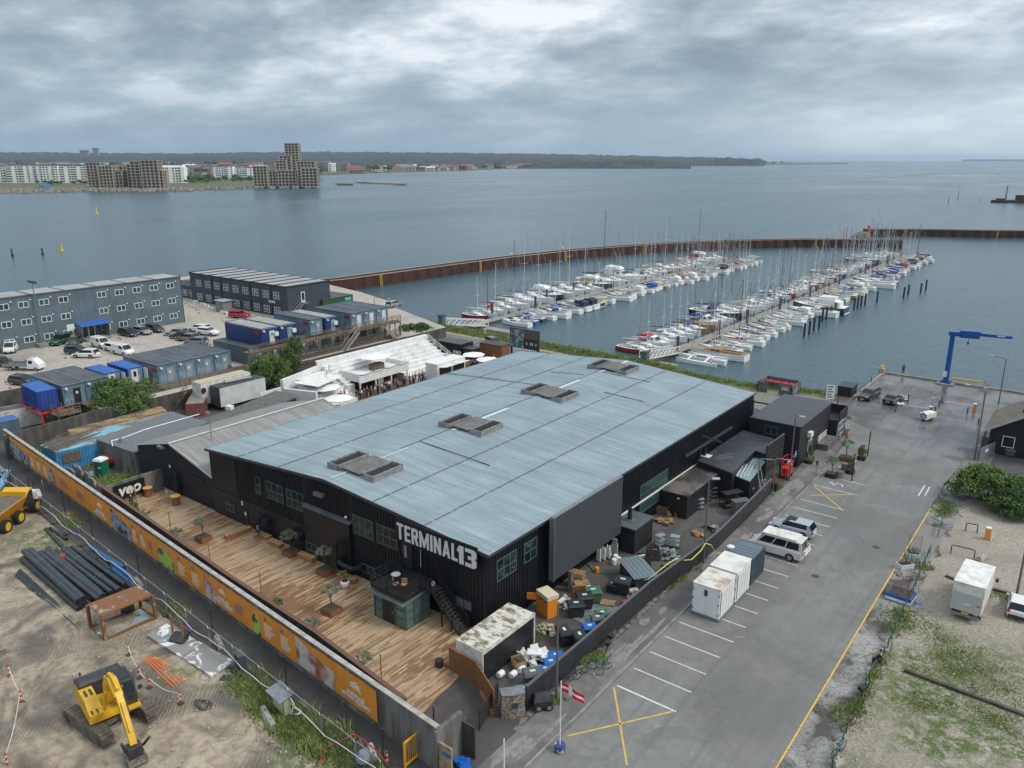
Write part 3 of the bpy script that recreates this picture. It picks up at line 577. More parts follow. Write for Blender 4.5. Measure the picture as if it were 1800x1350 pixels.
# ================================================================ sheet pile breakwaters
def breakwater(line,z1,lab):
 o=T('sheet_pile_breakwater',lab,'breakwater',(0,0,0));b=B();cap=B();W_=2.2;poly=[]
 pts=[Vector((p.x,p.y)) for p in GL(line,-2)];dense=[]
 for a,c in zip(pts,pts[1:]):
  L=(c-a).length;n=max(1,int(L/2.4))
  for i in range(n):dense.append(a.lerp(c,i/n))
 dense.append(pts[-1])
 L_=[];R_=[]
 for i,p in enumerate(dense):
  d=(dense[min(i+1,len(dense)-1)]-dense[max(0,i-1)]).normalized();n=Vector((-d.y,d.x))
  o1=.45 if i%2 else 0
  for s_,lst in((1,L_),(-1,R_)):lst.append(p+n*s_*(W_+o1)-d*.75);lst.append(p+n*s_*(W_+o1)+d*.75)
 for lst in(L_,R_):
  vs=[(q.x,q.y,-4) for q in lst]+[(q.x,q.y,z1) for q in lst];n=len(lst);b.add(vs,[(i,i+1,n+i+1,n+i) for i in range(n-1)])
 n=len(L_);b.add([(q.x,q.y,z1-.25) for q in L_]+[(q.x,q.y,z1-.25) for q in R_],[(i,i+1,n+i+1,n+i) for i in range(n-1)])
 for lst in(L_,R_):
  for i in(0,-1):pass
 b.add([(L_[0].x,L_[0].y,-4),(R_[0].x,R_[0].y,-4),(R_[0].x,R_[0].y,z1),(L_[0].x,L_[0].y,z1),(L_[-1].x,L_[-1].y,-4),(R_[-1].x,R_[-1].y,-4),(R_[-1].x,R_[-1].y,z1),(L_[-1].x,L_[-1].y,z1)],[(0,1,2,3),(4,5,6,7)])
 b.build('sheet_piling',RUST,o)
 for lst in(L_,R_):
  for i in range(0,len(lst)-4,4):cap.bar((lst[i].x,lst[i].y,z1+.06),(lst[min(i+4,len(lst)-1)].x,lst[min(i+4,len(lst)-1)].y,z1+.06),.5,.16)
 cap.build('capping_beam',mat('pale_capping',(.34,.29,.25),.85),o)
 for k in range(7,len(dense)-5,17):
  p=dense[k];d=(dense[k+1]-p).normalized();n_=Vector((-d.y,d.x));l=B()
  q=p-n_*(W_+.66)
  for s_ in(-.3,.3):l.bar((q.x+d.x*s_,q.y+d.y*s_,-2.3),(q.x+d.x*s_,q.y+d.y*s_,z1+.1),.16)
  for j in range(6):l.bar((q.x-d.x*.3,q.y-d.y*.3,-1.8+j*.6),(q.x+d.x*.3,q.y+d.y*.3,-1.8+j*.6),.08)
  l.build('ladder',YEL,o)
 return o
breakwater([(560,514),(600,510),(660,501),(750,488),(825,477),(900,467),(1000,455),(1100,446.5),(1200,440),(1300,436),(1400,434),(1500,434.5),(1580,436)],1.4,'long curved rusty sheet pile breakwater sheltering the marina')
breakwater([(1522,415),(1620,415),(1720,417),(1860,418.5)],1.4,'straight outer rusty breakwater reaching the right edge of the photo')
b=B();q=GL([(1500,417),(1526,418.5),(1526,412),(1512,415)],-2);b.prism(q,-2.6,-1.4)
for k in range(60):e=q[0].lerp(q[1].lerp(q[2],r_.random()),r_.random()**.6);b.obox((e.x,e.y,-2),(2,1.6,1+1.8*r_.random()),r_.random()*3,0,.6)
tag(b.build('rock_pile',ROCK),'rock pile tapering off the tip of the outer breakwater','rocks')
o=T('harbour_beacon','red harbour beacon on the tip of the outer breakwater','beacon',G(1527,409,1.4));B().cyl(0,0,0,3.6,.8,10,.6).build('tower',REDP,o);B().cyl(0,0,3.6,4.5,.4,8).build('lantern',WHP,o)
# ================================================================ building materials
BKW=mat('black_cladding',(.006,.0075,.012),.42,var=(.015,.018,.025),vs=.7,vr=(.35,.8),stretch=(1,1,.3),world=True)
BKP=mat('black_paint',(.012,.0125,.015),.5,var=(.028,.029,.033),vs=2,vr=(.45,.8))
BKR=mat('black_roof_felt',(.032,.034,.042),.38,var=(.062,.064,.072),vs=.8,vr=(.35,.75),detail=7,world=True)
TEAL=mat('teal_frame',(.055,.13,.115),.5);GLS=mat('window_glass',(.012,.016,.018),.06,var=(.05,.06,.065),vs=.8,vr=(.5,.7))
ZINC=mat('zinc',(.30,.31,.32),.4,metal=.6,var=(.20,.21,.22),vs=3);STEEL=mat('galvanised',(.36,.37,.38),.38,metal=.7,var=(.24,.25,.26),vs=5)
DKST=mat('charcoal_steel',(.045,.048,.055),.5);WOOD=mat('pine_wood',(.42,.25,.12),.7,var=(.30,.165,.07),vs=3,stretch=(6,1,1));OLDW=mat('weathered_wood',(.16,.125,.09),.85,var=(.085,.065,.05),vs=2.5,stretch=(4,4,.6))
CEDAR=mat('planter_wood',(.27,.115,.055),.7,var=(.19,.075,.035),vs=3,stretch=(1,1,7));WHT=mat('white_gloss',(.74,.74,.73),.45,var=(.60,.60,.58),vs=2,vr=(.45,.8));WHD=mat('dirty_white',(.68,.67,.63),.6,var=(.40,.38,.32),vs=1.6,vr=(.45,.7))
def m_roofsheet(name,c1,c2,c3,axis=0):
 m,t,p,P=newmat(name,.42);st=(.10,2.2,1) if axis==0 else(2.2,.1,1)
 a=nnoise(t,nmap(t,P,st),1,5,.6,.2);b=nnoise(t,P,.16,5,.6,.5)
 col=nramp(t,a,[(.3,c2),(.5,c1),(.72,c3)]);col=nmix(t,nramp(t,b,[(.40,.55),(.60,0.0)]),col,c2)
 c=nnoise(t,P,1.4,6,.7);col=nmix(t,nramp(t,c,[(.56,0.0),(.72,.4)]),col,tuple(x*.62 for x in c2))
 lk(t,col,p.inputs['Base Color']);lk(t,nramp(t,b,[(.35,.32),(.7,.52)]),p.inputs['Roughness']);return m
HROOF=m_roofsheet('pale_blue_sheet_roof',(.262,.328,.357),(.19,.243,.268),(.335,.405,.43));FCR=m_roofsheet('fibre_cement_roof',(.27,.262,.245),(.185,.178,.165),(.36,.35,.33));FCR.node_tree.nodes['Principled BSDF'].inputs['Roughness'].default_value=.8
def corr(b,ax_,val,u0,u1,z0,zt,pitch=.3,dep=.05,sg=-1,m=0):
 """ribbed cladding on the plane x=val or y=val, facing sg, top following zt(u)"""
 n=max(1,int((u1-u0)/pitch));us=[]
 for i in range(n):
  u=u0+i*pitch;us+=[(u,0),(u+pitch*.55,0),(u+pitch*.62,dep),(u+pitch*.93,dep)]
 us.append((u1,0));vs=[]
 for u,d in us:
  q=val+sg*d
  for z in(z0,zt(u) if callable(zt) else zt):vs.append((u,q,z) if ax_=='y' else(q,u,z))
 b.add(vs,[(2*i,2*i+2,2*i+3,2*i+1) for i in range(len(us)-1)],m)
def pan(b,ax_,val,d,u0,u1,z0,z1,m=0):
 a,c=sorted((val,val+d))
 if ax_=='y':b.box(u0,a,z0,u1,c,z1,m)
 else:b.box(a,u0,z0,c,u1,z1,m)
def window(root,ax_,val,sg,u0,u1,z0,z1,nc,nr,fm=None,gm=None,w=.07,out=.06):
 fm=fm or TEAL;f=B();d=sg*out
 for i in range(nc+1):u=u0+(u1-u0-w)*i/nc;pan(f,ax_,val,d,u,u+w,z0,z1)
 for j in range(nr+1):z=z0+(z1-z0-w)*j/nr;pan(f,ax_,val,d*.93,u0+w*.5,u1-w*.5,z+.002,z+w-.002)
 o=f.build('window',fm,root);g=B();pan(g,ax_,val,d*.45,u0+.01,u1-.01,z0+.01,z1-.01);g.build('pane',gm or GLS,o);return o
def textmesh(s,size,m,parent,name='lettering',bold=0.0,shear=0,ext_=.012,align='LEFT',sx=1.0):
 cu=bpy.data.curves.new(name,'FONT');cu.body=s;cu.size=size;cu.extrude=ext_;cu.offset=bold;cu.shear=shear;cu.align_x=align;cu.resolution_u=2
 o=bpy.data.objects.new('tmp',cu);C.objects.link(o);dg=bpy.context.evaluated_depsgraph_get();me=bpy.data.meshes.new_from_object(o.evaluated_get(dg));me.name=name
 bpy.data.objects.remove(o);bpy.data.curves.remove(cu);me.materials.clear();me.materials.append(m)
 r=bpy.data.objects.new(name,me);C.objects.link(r);r.parent=parent;r.scale=(sx,1,1);return r
# ================================================================ the hall
XL,XR,Y0,Y1,EZ,RX,RZ=-69.65,-33.43,40.8,93.3,6.95,-51.5,8.3
def rz_(x):return EZ+(RZ-EZ)*(1-abs(x-RX)/((XR-RX) if x>RX else(RX-XL)))
hall=at(T('harbour_hall','large black corrugated hall with pale blue low-pitched roof and painted name sign','warehouse',(RX,67,0)))
b=B();b.ext([(XL,Y0,0),(XR,Y0,0),(XR,Y0,EZ-.02),(RX,Y0,RZ-.02),(XL,Y0,EZ-.02)],(0,Y1-Y0,0));b.build('core_wall',BKW,hall)
b=B();corr(b,'y',Y0-.01,-65.2,-54.6,2.9,rz_,.36,.07);corr(b,'y',Y0-.01,-48.4,XR,.02,rz_,.36,.07);corr(b,'y',Y0-.01,-54.6,-48.4,5.1,rz_,.36,.07);b.build('ribbed_cladding',BKW,hall)
b=B();corr(b,'x',XR+.01,Y0,Y1,.02,EZ,.34,.07,1);b.build('ribbed_cladding',BKW,hall)
b=B();b.box(XL,Y0-.10,.02,-54.6,Y0-.012,2.86);b.box(XL,Y0-.07,2.94,-65.25,Y0-.012,6.7);b.build('smooth_cladding',BKW,hall)
b=B();b.box(-54.55,Y0-.4,.1,-48.45,Y0-.014,5.0);b.build('duct_casing',BKW,hall);b=B();b.ext([(-54.7,Y0-.48,5.003),(-54.7,Y0-.014,5.25),(-54.7,Y0-.014,5.003)],(6.4,0,0));b.build('casing_roof',BKR,hall)
for side in(0,1):
 xa,xb,za,zb=((XL-.3,RX,EZ-.02,RZ),(RX,XR+.3,RZ,EZ-.02))[side];b=B();vs=[];n=int((Y1-Y0+.6)/.14)
 for i in range(n+1):
  y=Y0-.3+i*.14;d=.045*(1 if i%2 else 0)
  for k in range(2):x=(xa,xb)[k];z=(za,zb)[k];vs+=[(x,y,z+d+.03)]
 b.add(vs,[(2*i,2*i+2,2*i+3,2*i+1) for i in range(n)])
 b.add([(xa,Y0-.3,za-.1),(xb,Y0-.3,zb-.1),(xb,Y1+.3,zb-.1),(xa,Y1+.3,za-.1)],[(0,1,2,3)])
 b.build('roof_slope',HROOF,hall)
b=B()
for xa,xb in((XL-.3,RX),(RX,XR+.3)):
 za,zb=rz_(max(XL,xa)),rz_(min(XR,xb))
 b.bar((xa,Y0-.32,za-.05),(xb,Y0-.32,zb-.05),.06,.26);b.bar((xa,Y1+.32,za-.05),(xb,Y1+.32,zb-.05),.06,.26)
b.box(XR+.28,Y0-.3,EZ-.16,XR+.36,Y1+.3,EZ+.03);b.box(XL-.36,Y0-.3,EZ-.16,XL-.28,Y1+.3,EZ+.03);b.build('roof_edge',DKST,hall)
SEAM=mat('roof_seam_dark',(.07,.085,.095),.7)
for x in(-64.3,-58.0,-45.4,-39.6):
 b=B();y=Y0-.25
 while y<Y1:L=rnd.uniform(.5,2.0);b.bar((x+rnd.uniform(-.03,.03),y,rz_(x)+.10),(x,min(y+L,Y1),rz_(x)+.10),.06,.03);y+=L+rnd.uniform(.05,.25)
 b.build('roof_seam',SEAM,hall)
b=B()
for(x0,y0,x1,y1) in((RX-.1,52.5,-43,52.9),(-70,77,-52,76.4),(-51.2,86.2,-44.5,87.1),(-46.5,79.2,-41.5,79.8),(-57,83.2,-52,83.4)):b.bar((x0,y0,rz_(x0)+.12),(x1,y1,rz_(x1)+.12),.07,.04)
b.build('roof_cable',mat('bitumen',(.02,.02,.022),.6),hall)
b=B()
for y0,y1 in((41,50.5),(57,66.2),(72,81),(86,93.2)):b.bar((RX+.3,y0,RZ+.07),(RX+.3,y1,RZ+.07),.5 if y0>56 else .12,.05)
b.build('ridge_flashing',mat('pale_flashing',(.5,.56,.6),.4),hall)
b=B();b.box(RX-.15,50,RZ+.05,RX-.1,93,RZ+.1);b.build('ridge_line',SEAM,hall)
VM=mat('roof_vent_steel',(.27,.27,.265),.5,var=(.16,.16,.155),vs=2)
MEMB=mat('grey_membrane',(.155,.15,.142),.8,var=(.11,.105,.10),vs=1.5)
for(pl,pr) in(((612,806),(672,823)),((800,737),(855,748)),((940,681),(993,692)),((1053,638),(1103,646))):
 for k,(px,py) in enumerate((pl,pr)):
  c=G(px,py,8.7);zb=rz_(c.x)-.05;L,Wd,Hh=3.6,1.35,.62;v=B()
  for dx_,dy_,sx_,sy_ in((-Wd/2,0,.09,L),(Wd/2,0,.09,L),(0,-L/2,Wd+.09,.09),(0,L/2,Wd+.09,.09)):v.box(c.x+dx_-sx_/2,c.y+dy_-sy_/2-(.001 if sx_>1 else 0),zb,c.x+dx_+sx_/2,c.y+dy_+sy_/2,zb+Hh+.02*(sx_>1))
  o=v.build('roof_vent',VM,hall);g=B()
  for i in range(13):yy=c.y-L/2+.25+i*(L-.5)/12;g.bar((c.x-Wd/2+.05,yy,zb+Hh-.16),(c.x+Wd/2-.05,yy,zb+Hh-.16),.09,.05)
  g.box(c.x-Wd/2+.05,c.y-L/2+.05,zb,c.x+Wd/2-.05,c.y+L/2-.05,zb+.35);g.build('louvre',mat('vent_dark',(.04,.04,.045),.5),o)
 a,c=G(*pl,8.7),G(*pr,8.7);ym=(a.y+c.y)/2;mb=B()
 mb.add([(a.x+.9,a.y-2.0,rz_(a.x+.9)+.35),(RX,ym-1.9,RZ+.4),(c.x-.9,c.y-1.9,rz_(c.x-.9)+.35),(c.x-.9,c.y+1.9,rz_(c.x-.9)+.35),(RX,ym+1.9,RZ+.4),(a.x+.9,a.y+1.9,rz_(a.x+.9)+.35)],[(0,1,4,5),(1,2,3,4)]);mb.build('vent_membrane',MEMB,hall)
YF=Y0-.09
for(u0,u1,z0,z1,nc,nr) in((-62.05,-61.2,4.2,5.95,1,2),(-60.25,-57.75,4.2,5.95,3,2),(-57.25,-54.8,4.2,5.95,3,2),(-48.2,-45.7,4.2,5.95,3,2),(-45.3,-42.85,4.2,5.95,3,2)):window(hall,'y',YF,-1,u0,u1,z0,z1,nc,nr)
window(hall,'y',YF-.02,-1,-67.55,-65.9,.95,1.75,2,1);window(hall,'y',Y0-.41,-1,-54.4,-52.95,.15,1.6,2,2);window(hall,'y',YF,-1,-47.45,-45.7,.8,1.6,2,1)
window(hall,'y',YF,-1,-36.6,-34.95,1.5,2.35,2,1,DKST,mat('frosted_pane',(.12,.13,.14),.5))
XF=XR+.09
window(hall,'x',XF,1,41.7,44.2,4.15,5.95,3,2);window(hall,'x',XF,1,45.15,46.9,4.2,5.95,2,2);window(hall,'x',XF,1,64.3,70.2,1.3,4.3,6,3,None,mat('shop_glass',(.03,.06,.06),.08))
b=B();b.box(-64.95,YF-.05,.1,-63.75,YF,2.0);d_=b.build('door',BKP,hall);B().box(-64.0,YF-.08,1.0,-63.9,YF-.05,1.15).build('handle',STEEL,d_);B().box(-64.25,YF-.062,1.25,-64.0,YF-.051,1.6).build('notice',WHT,d_)
b=B();b.box(-42.4,YF-.05,2.95,-41.2,YF,5.2);d_=b.build('door',BKP,hall);B().box(-42.1,YF-.06,3.9,-41.8,YF-.051,5.0).build('glazing',mat('pale_glass',(.25,.27,.27),.2),d_)
for x in(-61.55,-60.5,-56.3,-55.5):b=B();b.box(x-.42,Y0-.62,1.35,x+.42,Y0-.13,2.0);b.lathe([(.26,0),(.26,.03)],(x,Y0-.8,1.5),10);b.build('air_unit',BKP,hall)
b=B();b.cyl(-49.6,Y0-1.1,1.3,3.1,.22,10);b.cyl(-49.6,Y0-1.1,3.0,3.3,.34,10);b.box(-49.95,Y0-1.4,.9,-49.2,Y0-.76,1.5);b.tube([(-49.3,Y0-1.1,1.5),(-48.5,Y0-1.1,1.35),(-47.6,Y0-1.0,1.3),(-47.3,Y0-.2,1.3)],.2,8);b.build('extract_duct',BKP,hall)
b=B();b.box(-52.9,Y0-.5,6.55,-51.7,Y0-.1,6.85);b.build('floodlight',mat('grey_lamp',(.13,.13,.14),.4),hall);b=B();b.lathe([(.01,-.15),(.15,0),(.01,.15)],(-49.0,Y0-.2,5.45),8);b.build('globe_lamp',WHT,hall)
b=B();b.box(-64.62,YF-.1,2.25,-64.42,YF,2.65);b.box(-40.3,YF-.04,3.6,-40.26,YF,5.2);b.build('wall_lamp',mat('cream_lamp',(.6,.56,.42),.5),hall)
b=B();b.bar((XR+.16,60.2,2.62),(XR+.16,77.4,2.55),.12,.12);b.build('white_pipe',WHT,hall);b=B();b.bar((XR+.5,73.5,4.7),(XR+.5,86,4.55),.22,.22);b.bar((XR+.2,78.3,5.6),(XR+2.0,79.4,4.9),.1,.16,0);b.build('wall_duct',DKST,hall)
b=B();b.bar((XR+.25,77.6,.3),(XR+.25,77.6,4.6),.22);b.bar((XR+.2,Y1-.2,.3),(XR+.2,Y1-.2,6.7),.14);b.build('downpipe',BKP,hall)
b=B();b.box(-42.5,YF-.47,5.45,-34.0,YF-.36,7.42);b.bar((-42.3,YF-.36,6),(-42.3,YF,6),.08);b.bar((-34.3,YF-.36,6),(-34.3,YF,6),.08);sb=b.build('sign_board',mat('sign_black',(.006,.006,.008),.5),hall)
G_={'T':(.6,[(0,.84,.6,1),(.2,0,.4,.84)]),'E':(.52,[(0,0,.2,1),(.2,.84,.52,1),(.2,.42,.47,.58),(.2,0,.52,.16)]),'L':(.5,[(0,0,.2,1),(.2,0,.5,.16)]),'I':(.2,[(0,0,.2,1)]),'R':(.6,[(0,0,.2,1),(.2,.84,.5,1),(.2,.42,.5,.58),(.4,.5,.6,.93),[(.28,.42),(.47,.42),(.62,0),(.42,0)]]),'M':(.84,[(0,0,.18,1),(.66,0,.84,1),[(.16,1),(.16,.62),(.36,.06),(.48,.06),(.42,.42)],[(.68,1),(.68,.62),(.48,.06),(.36,.06),(.42,.42)]]),'N':(.62,[(0,0,.18,1),(.44,0,.62,1),[(.18,1),(.44,.42),(.44,0),(.18,.58)]]),'A':(.66,[[(0,0),(.19,0),(.4,1),(.24,1)],[(.47,0),(.66,0),(.42,1),(.26,1)],(.16,.2,.5,.34)]),'1':(.40,[(.14,0,.40,1),[(0,.70),(.135,.98),(.135,.62)]])}
G_['3']=(.66,[(.02,.80,.38,1),(.18,.42,.38,.6),(.02,0,.38,.2),[(.4,1),(.54,1),(.66,.88),(.66,.6),(.58,.51),(.66,.42),(.66,.12),(.54,0),(.4,0)]])
SGW=mat('sign_white',(.66,.66,.68),.6)
def glyphs(word,x,z,h,gap,sx=1.0,th=0.0):
 for i,ch in enumerate(word):
  w,sh_=G_[ch];b=B();e=0
  for s_ in sh_:
   e+=.002
   poly=[(s_[0],s_[1]),(s_[2],s_[1]),(s_[2],s_[3]),(s_[0],s_[3])] if len(s_)==4 and not isinstance(s_,list) else s_
   b.ext([(x+(p_[0])*h*sx,YF-.47-.001,z+p_[1]*h) for p_ in poly],(0,-.03-e,0))
  b.build('letter',SGW,sb);x+=(w*h+gap)*sx
 return x
xe=glyphs('TERMINAL',-42.36,5.70,1.38,.17,.865);glyphs('13',-35.98,5.62,1.5,.12,1.12)
at()
# ---------------------------------------------------------------- entrance pavilion with roof terrace and stair
kx0,kx1,ky0,ky1=-42.3,-38.75,37.35,40.0
k=at(T('entrance_pavilion','small green-glazed entrance box with dark roof terrace against the hall gable','pavilion',(-40.5,38.7,.1)))
b=B();b.box(kx0+.06,ky0+.06,.1,kx1-.06,Y0-.8,2.44);b.build('wall',mat('frosted_green_glass',(.14,.19,.175),.3,var=(.10,.14,.13),vs=1.2),k)
b=B()
for x in(kx0,kx0+.95,kx0+2.3,kx1-.1):b.box(x,ky0-.03,.1,x+.1,ky0+.05,2.45)
for z in(.11,.85,1.6,2.36):b.box(kx0+.02,ky0-.02,z,kx0+.96,ky0+.055,z+.06);b.box(kx0+2.31,ky0-.02,z,kx1-.02,ky0+.055,z+.06)
for y in(ky0,ky0+.9,ky0+1.75,ky1-.1):b.box(kx1-.05,y,.1,kx1+.03,y+.1,2.45)
for z in(.11,.85,1.6,2.36):b.box(kx1-.055,ky0+.02,z,kx1+.02,Y0-.8,z+.06)
b.build('glazing_bar',TEAL,k);b=B();b.box(kx0+1.0,ky0-.05,.12,kx0+2.3,ky0+.052,2.3);o=b.build('door',BKP,k);B().box(kx0+2.1,ky0-.09,1.0,kx0+2.15,ky0-.05,1.3).build('handle',STEEL,o)
b=B();b.ext([(kx0-.35,ky0-.4,2.42),(kx0-.35,Y0-.1,2.68),(kx0-.35,Y0-.1,2.6),(kx0-.35,ky0-.4,2.34)],(kx1-kx0+.5,0,0));b.build('roof',mat('grey_roof_sheet',(.13,.145,.145),.5),k)
b=B();b.box(kx0-.1,ky0-.1,2.72,kx1+.05,Y0-.1,2.92);b.build('terrace_floor',BKP,k)
b=B();zr=2.92
for z in(.35,.68,1.02):b.bar((kx0-.1,ky0-.1,zr+z),(kx1,ky0-.1,zr+z),.07);b.bar((kx0-.1,ky0-.1,zr+z),(kx0-.1,Y0-.1,zr+z),.07);b.bar((kx1,ky0-.1,zr+z),(kx1,ky0+1.6,zr+z),.07)
for x,y in((kx0-.1,ky0-.1),(kx0+1.7,ky0-.1),(kx1,ky0-.1),(kx1,ky0+1.6),(kx0-.1,ky0+1.7),(kx0-.1,Y0-.2)):b.bar((x,y,zr),(x,y,zr+1.05),.09)
b.box(kx0-.14,ky0-.14,2.70,kx1+.09,ky0-.1,2.98);b.build('railing',BKP,k)
at()
t=at(T('cafe_table','round grey cafe table on the dark roof terrace','table',(-41.0,38.6,2.92)));b=B();b.cyl(-41.0,38.6,3.6,3.65,.38,14);b.build('tabletop',mat('grey_top',(.32,.36,.38),.4),t);b=B();b.cyl(-41.0,38.6,2.92,3.6,.04,6);b.cyl(-41.0,38.6,2.92,2.95,.22,8);b.build('leg',BKP,t);at()
WICK=mat('tan_chair',(.30,.16,.08),.7)
def cafechair(x,y,rz,lab,m=WICK):
 c=T('cafe_chair',lab,'chair',(x,y,2.92),rz);B().box(-.22,-.22,.42,.22,.22,.47).build('seat',m,c);B().box(-.22,.18,.5,.22,.23,.88).build('backrest',m,c)
 for sx_,sy_ in((-1,-1),(1,-1),(-1,1),(1,1)):B().bar((.19*sx_,.19*sy_,.42),(.21*sx_,.21*sy_,0),.03).build('leg',BKP,c)
cafechair(-39.7,38.2,.6,'tan cafe chair on the roof terrace nearest the stair');cafechair(-40.3,37.9,2.4,'tan cafe chair by the front railing of the roof terrace');cafechair(-41.6,39.4,0,'dark cafe chair at the back of the roof terrace',BKP)
b=B();b.lathe([(.13,0),(.14,.22),(.06,.3),(.05,.34)],(0,0,0),8);tag(b.build('canister',WHT,loc=(-38.3,40.0,2.95)),'white plastic canister at the head of the dark outside stair','canister')
s_=at(T('outside_stair','black steel stair running down from the roof terrace along the gable','stairs',(-37,39.9,.1)))
sa,sb2=Vector((-37.9,0,2.9)),Vector((-35.0,0,.12));b=B();b.box(-38.7,39.3,2.78,-37.85,40.3,2.88);b.build('landing',BKP,s_)
for y in(39.3,40.3):
 b=B();b.bar((sa.x,y,sa.z),(sb2.x,y,sb2.z),.06,.26);b.build('stringer',BKP,s_);b=B();b.bar((sa.x,y,sa.z+1),(sb2.x,y,sb2.z+1),.06);b.bar((sa.x,y,sa.z+.5),(sb2.x,y,sb2.z+.5),.04)
 for k_ in range(5):q=sa.lerp(sb2,k_/4);b.bar((q.x,y,q.z),(q.x,y,q.z+1),.06)
 b.build('handrail',BKP,s_)
for i in range(13):q=sa.lerp(sb2,(i+.5)/13);B().box(q.x-.13,39.33,q.z,q.x+.13,40.27,q.z+.04).build('tread',DKST,s_)
b=B();b.bar((-36.9,39.35,.1),(-36.9,39.35,1.9),.09);b.bar((-35.9,39.35,.1),(-35.9,39.35,.95),.07);b.build('support',BKP,s_);at()
# ---------------------------------------------------------------- gabled side shed
sx0,sx1,sy0,sy1,srx=-84.75,-69.7,41.0,61.2,-77.3;sh=at(T('gable_shed','black gabled shed with weathered grey corrugated roof left of the hall','shed',(-77.3,51,0)))
b=B();b.ext([(sx0,sy0,0),(sx1,sy0,0),(sx1,sy0,3.8),(srx,sy0,5.7),(sx0,sy0,3.9)],(0,sy1-sy0,0));b.build('wall',mat('black_render',(.009,.010,.015),.6,var=(.016,.018,.025),vs=.5,world=True),sh)
for x0,z0,x1,z1 in((sx0-.25,3.92,srx,5.78),(srx,5.78,sx1+.1,3.84)):
 b=B();vs=[];n=int((sy1-sy0+.5)/.24)
 for i in range(n+1):
  y=sy0-.25+i*.24;d=.05*(i%2)
  vs+=[(x0,y,z0+d),(x1,y,z1+d)]
 b.add(vs,[(2*i,2*i+2,2*i+3,2*i+1) for i in range(n)]);b.add([(x0,sy0-.25,z0-.08),(x1,sy0-.25,z1-.08),(x1,sy1+.25,z1-.08),(x0,sy1+.25,z0-.08)],[(0,1,2,3)]);b.build('roof_slope',FCR,sh)
b=B();b.bar((srx,sy0-.3,5.86),(srx,sy1+.3,5.86),.34,.07);b.bar((srx,sy0-.29,5.80),(sx1+.1,sy0-.29,3.86),.07,.24);b.bar((srx,sy1+.29,5.80),(sx1+.1,sy1+.29,3.86),.07,.2);b.build('verge_trim',mat('pale_trim',(.5,.5,.48),.5),sh)
b=B();b.box(-79.4,sy0-.55,4.95,-78.4,sy0-.01,5.2);b.build('floodlight',ZINC,sh);b=B();b.box(-78.2,sy0-.06,.12,-76.3,sy0-.004,2.6);o=b.build('door',BKP,sh)
b=B();b.cyl(-76.5,sy0-.35,.5,2.7,.16,8);b.box(-76.9,sy0-.6,.9,-76.1,sy0-.1,1.5);b.build('extract_duct',BKP,sh);b=B();b.lathe([(.1,0),(.1,.3)],(-77.9,sy0-.15,2.9),8);b.build('wall_lamp',WHT,sh)
b=B();b.bar((-80,sy0-.1,3.4),(-71.5,sy0-.1,2.9),.16,.12);b.build('wall_duct',mat('navy_pipe',(.015,.018,.032),.5),sh)
b=B();b.box(sx1-.02,sy0-.25,3.55,sx1+.02,sy0+1,3.7);b.bar((sx1-.12,sy0-.15,.1),(sx1-.12,sy0-.15,3.6),.12);b.build('gutter',BKP,sh);at()
o=T('antenna_mast','thin grey aerial mast standing on the shed roof edge','antenna',G(374,790,4.3));B().cyl(0,0,-.4,4.2,.045,5).build('pole',STEEL,o);b=B();b.bar((-.5,0,1.9),(.5,0,1.9),.04);b.bar((0,-.4,2.2),(0,.4,2.2),.03);b.box(-.5,-.15,4.1,.1,.15,4.3);b.build('aerial',STEEL,o)
# ---------------------------------------------------------------- low sheds left of it
Q=lambda px,py,z:G(px,py,z)
def slab(root,name,pts,z0,z1,m):
 b=B();b.prism([(p.x,p.y) for p in pts],z0,z1);return b.build(name,m,root)
o=at(T('low_shed','low concrete shed with grey tiled flat roof beside the black shed','shed',(-92,50,0)))
CHK=mat('grey_roof_tiles',(.105,.12,.125),.7,var=(.15,.165,.17),vs=3,world=True);c=[Q(168,774,2.8),Q(237,798,2.8),Q(366,744,2.8),Q(300,725,2.8)]
slab(o,'wall',[q.lerp(sum(c,Vector())/4,.02) for q in c],.02,2.8,CONCW);slab(o,'roof',c,2.803,2.95,CHK)
b=B();b.tube([(p.x,p.y,3.0) for p in(Q(198,784,3),Q(196,775,3),Q(215,770,3),Q(255,755,3),Q(350,728,3))],.07,5);b.build('white_cable',WHT,o)
b=B();g=Q(212,778,2.95);b.cyl(g.x,g.y,2.95,3.5,.18,8);b.build('roof_cowl',STEEL,o);b=B();g=Q(178,785,1.6);b.box(g.x-.05,g.y-.5,1.3,g.x+.4,g.y+.3,2.0);b.build('window',GLS,o);at()
o=at(T('old_container','old blue corrugated container with decaying open roof battens','container',(-96,43,0)))
CBL=mat('faded_blue_container',(.035,.20,.40),.6,var=(.07,.28,.48),vs=1.2,var2=(.16,.12,.10),v2s=1.4,v2r=(.6,.7))
c=[Q(98,815,1.9),Q(173,778,2.55),Q(252,742,2.55),Q(226,730,2.55),Q(70,783,2.55)];c[0]=Q(98,795,2.55)
slab(o,'wall',c,.02,2.5,CBL);slab(o,'roof',c,2.503,2.56,mat('flaking_blue_roof',(.20,.36,.46),.7,var=(.16,.13,.10),vs=.5,vr=(.45,.55),detail=8))
b=B();a0,a1=c[0],c[1];n=(a1-a0).normalized();nn=Vector((n.y,-n.x,0));L=(a1-a0).length
for i in range(int(L/.32)):q=a0+n*i*.32+nn*.03;b.obox((q.x,q.y,.05),(.14,.07,2.4),math.atan2(n.y,n.x))
b.build('ribs',CBL,o);b=B();q=a0.lerp(a1,.33)+nn*.12;b.obox((q.x,q.y,1.0),(L*.42,.05,1.2),math.atan2(n.y,n.x));b.build('wooden_patch',OLDW,o)
b=B();r2=random.Random(9)
